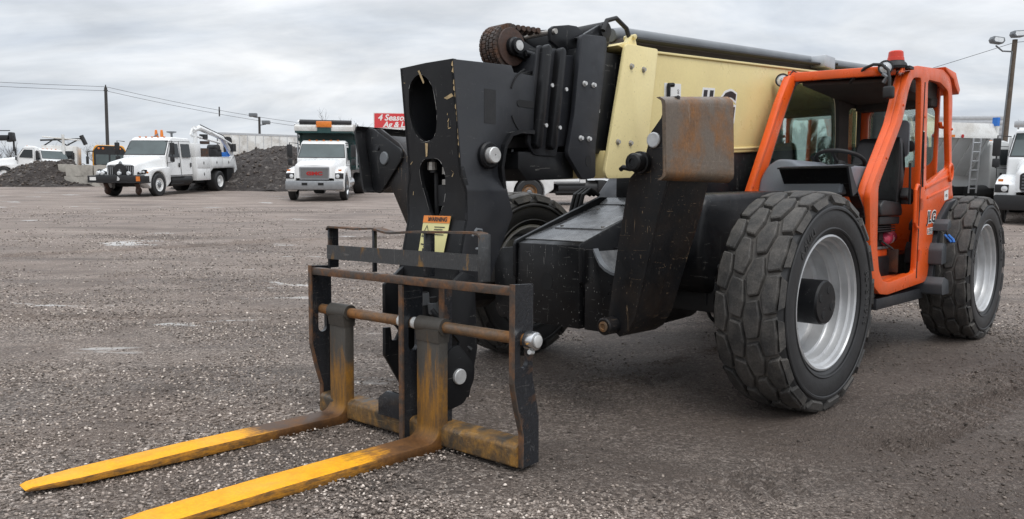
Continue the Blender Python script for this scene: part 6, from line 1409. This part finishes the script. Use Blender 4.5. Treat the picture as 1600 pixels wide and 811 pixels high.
mb = MB(); mb.tube([(0, 0.35, 0.4), (0, 0.35, 1.95)], 0.10, 12); mb.tube([(0.15, 0.35, 1.75), (-0.3, 0.40, 1.88), (-2.0, 0.66, 1.45), (-2.9, 0.74, 0.55)], [0.11, 0.13, 0.12, 0.10], 10); mb.tube([(0.1, 0.35, 1.50), (-1.6, 0.75, 1.18)], 0.06, 8); mb.tube([(-1.0, 0.62, 1.72), (-2.5, 0.92, 1.15)], 0.045, 8); mb.tube([(0.2, 0.35, 1.85), (0.35, 0.32, 1.55), (0.15, 0.3, 1.45)], 0.06, 8); mb.tube([(-2.9, 0.74, 0.55), (-2.4, 0.75, 0.25), (-2.9, 0.7, 0.15)], 0.10, 8); mb.build('crane_boom', 'truck_white', cr)
mb = MB(); mb.tube([(-0.4, 0.42, 2.04), (-1.2, 0.56, 1.80), (-2.1, 0.72, 1.55), (-2.8, 0.80, 1.0)], 0.022, 6); mb.box(-0.75, -0.40, 0.35, 0.6, 1.35, 1.58); mb.box(-2.95, -2.6, 0.65, 0.95, 0.75, 1.15); mb.build('crane_hose', 'truck_black', cr)
mb = MB(); mb.box(-0.9, -0.5, 0.3, 0.6, 1.1, 1.25); mb.box(-0.6, -0.45, 0.2, 0.7, 0.2, 0.9); mb.build('winch', 'chain_rust', cr)
mb = MB(); mb.box(-1.8, -1.2, 0.2, 0.75, 0.35, 0.85); mb.tube([(-1.5, 0.2, 0.9), (-1.5, 0.75, 0.9)], 0.2, 12); mb.build('compressor', 'truck_black', cr, 0.03)
mb = MB(); mb.box(-1.9, -2.5, 0.0, 0.72, 0.48, 0.72); mb.box(-2.75, -2.95, 0.5, 0.78, 0.48, 0.85); mb.build('toolbox', 'blue_plastic', cr, 0.02)
mb = MB()
for yy in (-0.30, -0.02): mb.lathe([(0.07, 0), (0.07, 0.16), (0.05, 0.34), (0.0, 0.36)], (-2.3, yy, 2.62), 'z', 12)
mb.build('beacon', 'amber', t1)
mb = MB(); mb.tube([(-2.5, 0.35, 2.6), (-2.5, 0.35, 2.82)], 0.05, 8); mb.lathe([(0.05, 0), (0.22, 0.06), (0.22, 0.10), (0, 0.12)], (-2.5, 0.35, 2.80), 'z', 16); mb.tube([(-2.2, -0.15, 2.6), (-2.2, -0.15, 2.78), (-2.2, -0.4, 2.62)], 0.03, 6); mb.build('roof_antenna', 'tube_grey', t1)
# green dump truck with a white cab
t2 = truck('dump_truck', 'white cab dump truck with a dark green tipping body and an amber light bar', -8.0, 31.93, (0.072, -0.997), dict(w=1.05, wb=5.6, cab_back=-2.25, grille='wide', bumper='bumper_grey', bz=(0.46, 0.82), lamp='box', low=True, roof=2.46, hood=(1.52, 1.70), hw=0.80, rim='chrome', tankmat='chrome'))
mb = MB(); mb.box(1.105, 1.12, -0.48, -0.26, 0.64, 0.74); mb.box(1.105, 1.12, 0.16, 0.38, 0.64, 0.74); mb.build('tow_slot', 'dark_void', t2)
db = MB()
db.box(-2.55, -7.1, -1.20, 1.20, 1.20, 1.34)
for s_ in (-1, 1): db.box(-2.55, -7.1, s_*1.12, s_*1.22, 1.3, 2.55)
db.box(-2.50, -2.60, -1.22, 1.22, 1.3, 3.02); db.box(-7.05, -7.15, -1.22, 1.22, 1.3, 2.6)
for s_ in (-1, 1):
    for k in range(7): db.box(-2.9-0.62*k, -2.98-0.62*k, s_*1.22, s_*1.29, 1.3, 2.5)
    db.box(-2.5, -7.1, s_*1.20, s_*1.31, 2.46, 2.60); db.prism([(-2.5, 2.45), (-2.5, 3.02), (-1.55, 2.92), (-1.55, 2.80), (-2.45, 2.7)], 'y', s_*1.15, s_*1.22)
db.box(-1.50, -2.55, -1.22, 1.22, 2.78, 2.86)
dbo = db.build('dump_body', 'truck_green', t2, 0.012)
mb = MB(); mb.prism([(-1.48, 2.86), (-1.48, 3.06), (-1.75, 3.16), (-2.6, 3.18), (-2.6, 2.87)], 'y', -1.24, 1.24); mb.build('tarp_cover', 'weathered_white', dbo, 0.02)
mb = MB(); mb.tube([(-1.75, -1.05, 3.25), (-1.75, 1.15, 3.22)], 0.11, 12); mb.build('tarp_roll', 'truck_black', dbo)
mb = MB(); mb.box(-1.40, -1.50, -0.30, 0.35, 3.02, 3.28); mb.build('light_bar', 'amber', dbo, 0.03)
mb = MB(); mb.box(-1.44, -1.49, -0.26, 0.32, 2.78, 3.0); mb.build('light_bracket', 'truck_green', dbo)
mb = MB()
for s_ in (-1, 1):
    mb.tube([(-2.3, s_*1.27, 1.3), (-2.3, s_*1.27, 3.25), (-2.4, s_*1.2, 3.35)], 0.03, 6); mb.tube([(-4.5, s_*1.33, 1.3), (-2.2, s_*1.35, 3.2)], 0.03, 6); mb.tube([(-2.7, s_*1.30, 1.4), (-2.7, s_*1.34, 2.3), (-3.4, s_*1.34, 2.3)], 0.025, 6)
mb.build('tarp_arm', 'aluminium', dbo)
# white truck with black slotted grille at the right edge
t3 = truck('plow_truck', 'white truck with a black slotted grille and stacked mirrors beside the wooden pole', 15.05, 21.75, (-0.60, -0.80), dict(w=1.10, wb=5.4, cab_back=-2.3, grille='slots', bumper='truck_black', bz=(0.42, 0.84), lamp='box', low=True, roof=2.75, hood=(1.58, 1.86), r=0.53))
mb = MB(); mb.tube([(-1.2, -0.9, 2.7), (-1.2, -0.9, 3.0)], 0.03, 6); mb.box(-1.3, -1.0, -1.0, -0.6, 2.76, 2.95); mb.build('roof_light', 'aluminium', t3, 0.02)
mb = MB(); mb.box(-2.5, -7.0, -1.2, 1.2, 1.2, 2.5); mb.build('box_body', 'truck_grey', t3, 0.03)
# spreader truck behind the cab
t4 = truck('spreader_truck', 'off-white hopper spreader truck with a side ladder, standing behind the orange cab', 17.95, 28.0, (0.93, 0.36), dict(w=1.05, wb=5.0, cab_back=-2.3, col='truck_grey', grille='slots', bumper='bumper_grey', roof=2.45, hood=(1.5, 1.7)))
mb = MB()
for pts in ([(-1.18, 2.62), (-1.14, 2.62), (-0.34, 1.25), (-0.40, 1.25)], [(1.18, 2.62), (1.14, 2.62), (0.34, 1.25), (0.40, 1.25)]): mb.prism(pts, 'x', -2.55, -7.2)
mb.prism([(-1.18, 2.62), (1.18, 2.62), (0.40, 1.25), (-0.40, 1.25)], 'x', -2.55, -2.62); mb.prism([(-1.18, 2.62), (1.18, 2.62), (0.40, 1.25), (-0.40, 1.25)], 'x', -7.12, -7.2)
for k in range(8):
    for s_ in (-1, 1): mb.prism([(s_*1.20, 2.60), (s_*1.13, 2.58), (s_*0.36, 1.25), (s_*0.46, 1.25)], 'x', -2.6-0.65*k, -2.72-0.65*k)
hp = mb.build('hopper', 'truck_grey', t4)
mb = MB(); mb.prism([(-1.22, 2.50), (-1.22, 2.62), (-1.06, 3.0), (-1.02, 3.0), (-1.15, 2.5)], 'x', -2.35, -7.3); mb.prism([(1.22, 2.50), (1.22, 2.62), (1.06, 3.0), (1.02, 3.0), (1.15, 2.5)], 'x', -2.35, -7.3); mb.box(-2.3, -2.4, -1.2, 1.2, 2.5, 2.9); mb.build('hopper_rim', 'weathered_white', hp)
mb = MB()
for dy in (0.0, 0.34): mb.tube([(-3.2-dy, -1.26, 2.5), (-3.25-dy, -1.28, 0.7)], 0.03, 6)
for k in range(6): mb.tube([(-3.22, -1.26, 2.35-0.3*k), (-3.56, -1.26, 2.35-0.3*k)], 0.022, 6)
mb.build('ladder', 'aluminium', t4)
mb = MB(); mb.box(-4.35, -4.5, -1.225, -1.24, 2.52, 2.60); mb.build('side_marker', 'amber', hp)
mb = MB(); mb.lathe([(0.06, -1.225), (0.06, -1.24), (0, -1.245)], (-4.0, 0, 2.56), 'y', 12); mb.lathe([(0.06, -1.225), (0.06, -1.24), (0, -1.245)], (-5.3, 0, 2.56), 'y', 12); mb.build('side_lamp', 'lamp_red', hp)
mb = MB(); mb.box(-2.30, -2.42, -1.2, -1.02, 2.92, 3.2); mb.build('strobe', 'blue_plastic', hp)
for s_ in (-1, 1):
    mb = MB(); mb.prism([(0.66*math.cos(R(a))-5.0, 0.51+0.66*math.sin(R(a))) for a in range(0, 181, 15)] + [(0.62*math.cos(R(a))-5.0, 0.51+0.62*math.sin(R(a))) for a in range(180, -1, -15)], 'y', s_*0.70, s_*1.2); mb.build('mudguard', 'truck_black', t4)
# white utility truck glimpsed under the boom
t5 = truck('utility_truck', 'white utility truck glimpsed under the boom between the black head and the stabiliser', 0.35, 29.6, (-0.97, -0.24), dict(w=1.05, wb=4.6, cab_back=-2.25, grille='wide_none', bumper='truck_black', roof=2.6, hood=(1.5, 1.75), rim='shaft_rust'))
mb = MB(); mb.box(-2.4, -6.4, -1.15, 1.15, 1.0, 1.14); mb.box(-2.4, -2.5, -1.15, 1.15, 1.14, 2.3); mb.box(-2.6, -3.4, -1.1, 1.1, 1.14, 1.7); mb.build('flatbed', 'truck_white', t5, 0.01)
mb = MB()
for k in range(5): mb.box(-2.7-0.6*k, -3.0-0.6*k, 0.7, 1.12, 0.55, 0.95)
mb.build('toolbox', 'truck_black', t5, 0.02)
# far left: crane truck, white truck, bus, tanker
t6 = truck('crane_truck', 'dirty white truck with a boxy rear body topped by dark rigging', -38.9, 59.5, (-0.93, -0.37), dict(w=1.05, wb=5.2, cab_back=-2.2, grille='bars', bumper='truck_black', roof=2.7, hood=(1.6, 1.85), crew=False))
mb = MB(); mb.box(-2.5, -4.9, -1.15, 1.15, 1.05, 2.75); bxx = mb.build('equipment_box', 'weathered_white', t6, 0.05)
for k in range(2):
    mb = MB(); mb.box(-2.95-0.95*k, -3.7-0.95*k, 1.152, 1.165, 1.75, 2.35); mb.build('window', 'truck_glass', bxx, 0.02)
mb = MB(); mb.tube([(-2.4, 0.8, 3.15), (-5.4, 0.9, 3.35)], 0.07, 8); mb.tube([(-2.6, 0.9, 2.7), (-3.4, 0.9, 3.3), (-4.2, 0.9, 2.8), (-5.2, 0.9, 3.4)], 0.06, 6); mb.tube([(-5.2, 0.9, 3.6), (-5.5, 0.9, 2.9)], 0.16, 8); mb.build('rigging', 'truck_black', t6)
mb = MB(); mb.tube([(-4.0, 1.25, 3.6), (-4.05, 1.25, 0.9)], 0.10, 8); mb.tube([(-2.6, 1.2, 3.4), (-5.2, 1.2, 3.2)], 0.06, 6); mb.build('outrigger_post', 'weathered_white', t6)
gb = tag(empty('crane_boom', (-55.2, 68, zg1(0, 68)-2.1)), 'dark telescopic crane boom with a hanging hook above the dirty crane truck', 'crane')
mb = MB(); mb.prism([(-6, 5.55), (11.2, 5.85), (11.2, 6.30), (-6, 6.2)], 'y', -0.25, 0.25); mb.prism([(10.9, 5.70), (11.5, 5.80), (11.4, 6.55), (11.1, 6.55)], 'y', -0.25, 0.25); mb.build('boom_section', 'truck_black', gb, 0.05)
mb = MB(); mb.tube([(11.1, 0, 6.7), (-6, 0, 6.6)], 0.04, 6); mb.tube([(11.4, 0, 6.2), (11.4, 0, 4.9)], 0.08, 6); mb.build('hoist_cable', 'truck_black', gb)
mb = MB(); mb.box(-7.5, -3.5, -1.3, 1.3, 1.2, 4.6); mb.box(-9, 1, -1.2, 1.2, 0.5, 1.3); mb.prism([(-5.5, 4.5), (-4.5, 4.5), (-4.5, 6.4), (-5.5, 6.4)], 'y', -0.6, 0.6); mb.build('crane_base', 'truck_black', gb, 0.08)
t7 = truck('white_truck', 'plain white truck between the dirty crane truck and the school bus', -34.2, 58.5, (0.80, -0.60), dict(w=1.0, wb=4.4, cab_back=-2.2, grille='bars', bumper='truck_black', roof=2.45, hood=(1.4, 1.65)))
mb = MB(); mb.box(-2.4, -5.6, -1.1, 1.1, 0.95, 1.5); mb.build('box_body', 'truck_white', t7, 0.05)
def bus(name, label, x, y, heading, ln=9.5):
    b_ = on_slope(name, x, y, heading, label, 'bus')
    mb = MB(); mb.prism(rounded([(-1.22, 0.55), (-1.22, 2.45), (-1.0, 2.95), (1.0, 2.95), (1.22, 2.45), (1.22, 0.55)], 0.18), 'x', 0.0, -ln); mb.build('bus_body', 'bus_yellow', b_, 0.06)
    mb = MB(); mb.prism(rounded([(-1.05, 2.55), (-0.95, 2.98), (0.95, 2.98), (1.05, 2.55)], 0.12), 'x', -0.4, -ln+0.1); mb.build('roof', 'sign_white', b_)
    mb = MB(); mb.prism(rounded([(-1.12, 1.30), (-1.12, 2.55), (-0.8, 2.9), (0.8, 2.9), (1.12, 2.55), (1.12, 1.30)], 0.15), 'x', 0.065, 0.03); mb.build('front_mask', 'truck_black', b_)
    for s_ in (-1, 1):
        mb = MB(); mb.prism(rounded([(s_*0.06, 1.4), (s_*0.06, 2.2), (s_*0.98, 2.2), (s_*0.98, 1.4)], 0.08), 'x', 0.068, 0.085); mb.build('windscreen', 'glass_pale', b_)
        mb = MB(); mb.tube([(0.02, s_*1.15, 2.45), (0.35, s_*1.5, 2.4), (0.4, s_*1.55, 2.0)], 0.05, 6); mb.box(0.32, 0.48, s_*1.45, s_*1.65, 1.4, 2.0); mb.build('mirror', 'truck_black', b_, 0.03)
        mb = MB()
        for k in range(10): mb.box(-1.5-0.78*k, -2.15-0.78*k, s_*1.222, s_*1.235, 1.55, 2.25)
        mb.build('side_window', 'truck_glass', b_)
        mb = MB(); mb.box(-0.3, -ln+0.2, s_*1.225, s_*1.24, 1.15, 1.22); mb.build('rub_rail', 'truck_black', b_)
        for xx in (-1.6, -ln+2.4): truck_wheel(b_, xx, s_*1.08, 0.48, 0.28, 'truck_white', s_)
    mb = MB(); mb.box(0.03, 0.2, -1.2, 1.2, 0.45, 0.75); mb.build('bumper', 'truck_black', b_, 0.03)
    mb = MB()
    for yy in (-0.75, -0.45, 0.45, 0.75): mb.lathe([(0.09, 0.085), (0.07, 0.11), (0, 0.115)], (0, yy, 2.68), 'x', 12)
    mb.build('flasher', 'amber', b_)
    return b_
bus('school_bus', 'yellow school bus with a black front, parked behind the concrete blocks', -32.3, 62.0, (0.45, -0.89))
bus('school_bus', 'yellow school bus end showing behind the dirty crane truck', -50.5, 66.0, (0.7, -0.71), 8)
tk = on_slope('tank_truck', -27.0, 61.5, (0.30, -0.95), 'white cylindrical tank truck behind the school bus and the dark pole', 'tank truck')
mb = MB(); mb.tube([(0, 0, 2.1), (-0.15, 0, 2.1), (-6.5, 0, 2.1), (-6.65, 0, 2.1)], [0.6, 1.05, 1.05, 0.6], 28); mb.build('tank', 'truck_white', tk)
mb = MB()
for k in range(3): mb.tube([(-1.2-1.8*k, 0, 3.1), (-1.2-1.8*k, 0, 3.4)], 0.35, 12)
mb.tube([(0.0, -0.6, 3.3), (-6, -0.6, 3.3)], 0.04, 6); mb.tube([(0.0, 0.6, 3.5), (-2, 0.9, 3.45), (-2, 1.1, 1.2)], 0.07, 6); mb.build('manhole', 'weathered_white', tk)
mb = MB(); mb.box(0.6, -6.5, -0.6, 0.6, 0.6, 1.05); mb.box(0.1, 0.5, -1, 1, 0.6, 2.4); mb.build('chassis', 'truck_black', tk)
for s_ in (-1, 1):
    for xx in (-0.6, -5.2): truck_wheel(tk, xx, s_*1.0, 0.5, 0.28, 'truck_white', s_)
tr = on_slope('box_trailer', -22.4, 58.8, (-0.92, -0.40), 'long weathered white box trailer behind the big gravel heap', 'trailer')
mb = MB(); mb.box(0, -8.5, -1.25, 1.25, 1.05, 3.65); tb_ = mb.build('trailer_body', 'weathered_white', tr, 0.03)
mb = MB()
for k in range(15): mb.box(-0.3-0.58*k, -0.34-0.58*k, 1.252, 1.262, 1.2, 3.5)
mb.box(0.0, -8.5, 1.252, 1.268, 3.52, 3.66); mb.build('side_rib', 'aluminium', tb_)
mb = MB(); mb.box(0.012, 0.004, -0.85, 0.35, 2.0, 3.4); mb.build('front_vent', 'truck_black', tb_)
mb = MB(); mb.prism(rounded([(-0.35, 2.05), (-0.35, 3.35), (-0.95, 3.35), (-0.95, 2.05)], 0.3), 'y', 1.256, 1.272); mb.build('cooling_unit', 'truck_black', tb_)
mb = MB(); mb.box(-6.0, -8.2, -1.0, 1.0, 0.55, 1.05); mb.tube([(-1.5, 1.0, 0), (-1.5, 1.0, 1.05)], 0.08, 6); mb.tube([(-1.5, -1.0, 0), (-1.5, -1.0, 1.05)], 0.08, 6); mb.build('underframe', 'truck_black', tr)
for s_ in (-1, 1):
    for xx in (-6.4, -7.6): truck_wheel(tr, xx, s_*1.0, 0.5, 0.28, 'truck_white', s_)
st_ = on_slope('grain_trailer', 16.9, 43.0, (-0.98, 0.18), 'ribbed silver trailer showing above the white spreader truck', 'trailer')
mb = MB(); mb.box(0, -9.0, -1.25, 1.25, 1.1, 4.05); sb_ = mb.build('trailer_body', 'aluminium', st_, 0.02)
mb = MB()
for k in range(11): mb.box(-0.05, -8.95, 1.252, 1.285, 1.25+0.26*k, 1.36+0.26*k)
for k in range(11): mb.box(0.002, 0.03, -1.2, 1.2, 1.25+0.26*k, 1.36+0.26*k)
mb.build('side_rib', 'aluminium', sb_)
mb = MB()
for k in (0.0, -1.1, -4.5, -8.9): mb.box(k+0.06, k-0.10, 1.286, 1.31, 1.1, 4.08)
mb.build('corner_post', 'tube_grey', sb_)
mb = MB(); mb.box(-0.5, -8.5, -0.5, 0.5, 0.6, 1.1); mb.build('underframe', 'truck_black', st_)
for s_ in (-1, 1):
    for xx in (-6.6, -7.8): truck_wheel(st_, xx, s_*1.0, 0.5, 0.28, 'truck_white', s_)
for x, y, h, sd_, lb in ((34.0, 18.9, 4.4, 51, 'middle-sized dark pine mirrored between two others in the cab glass'), (35.8, 20.3, 5.0, 52, 'taller dark pine mirrored farthest back in the cab side glass'), (32.6, 20.7, 4.0, 53, 'shortest dark pine mirrored nearest the orange post in the cab glass')):
    conifer(x, y, h, sd_, lb)
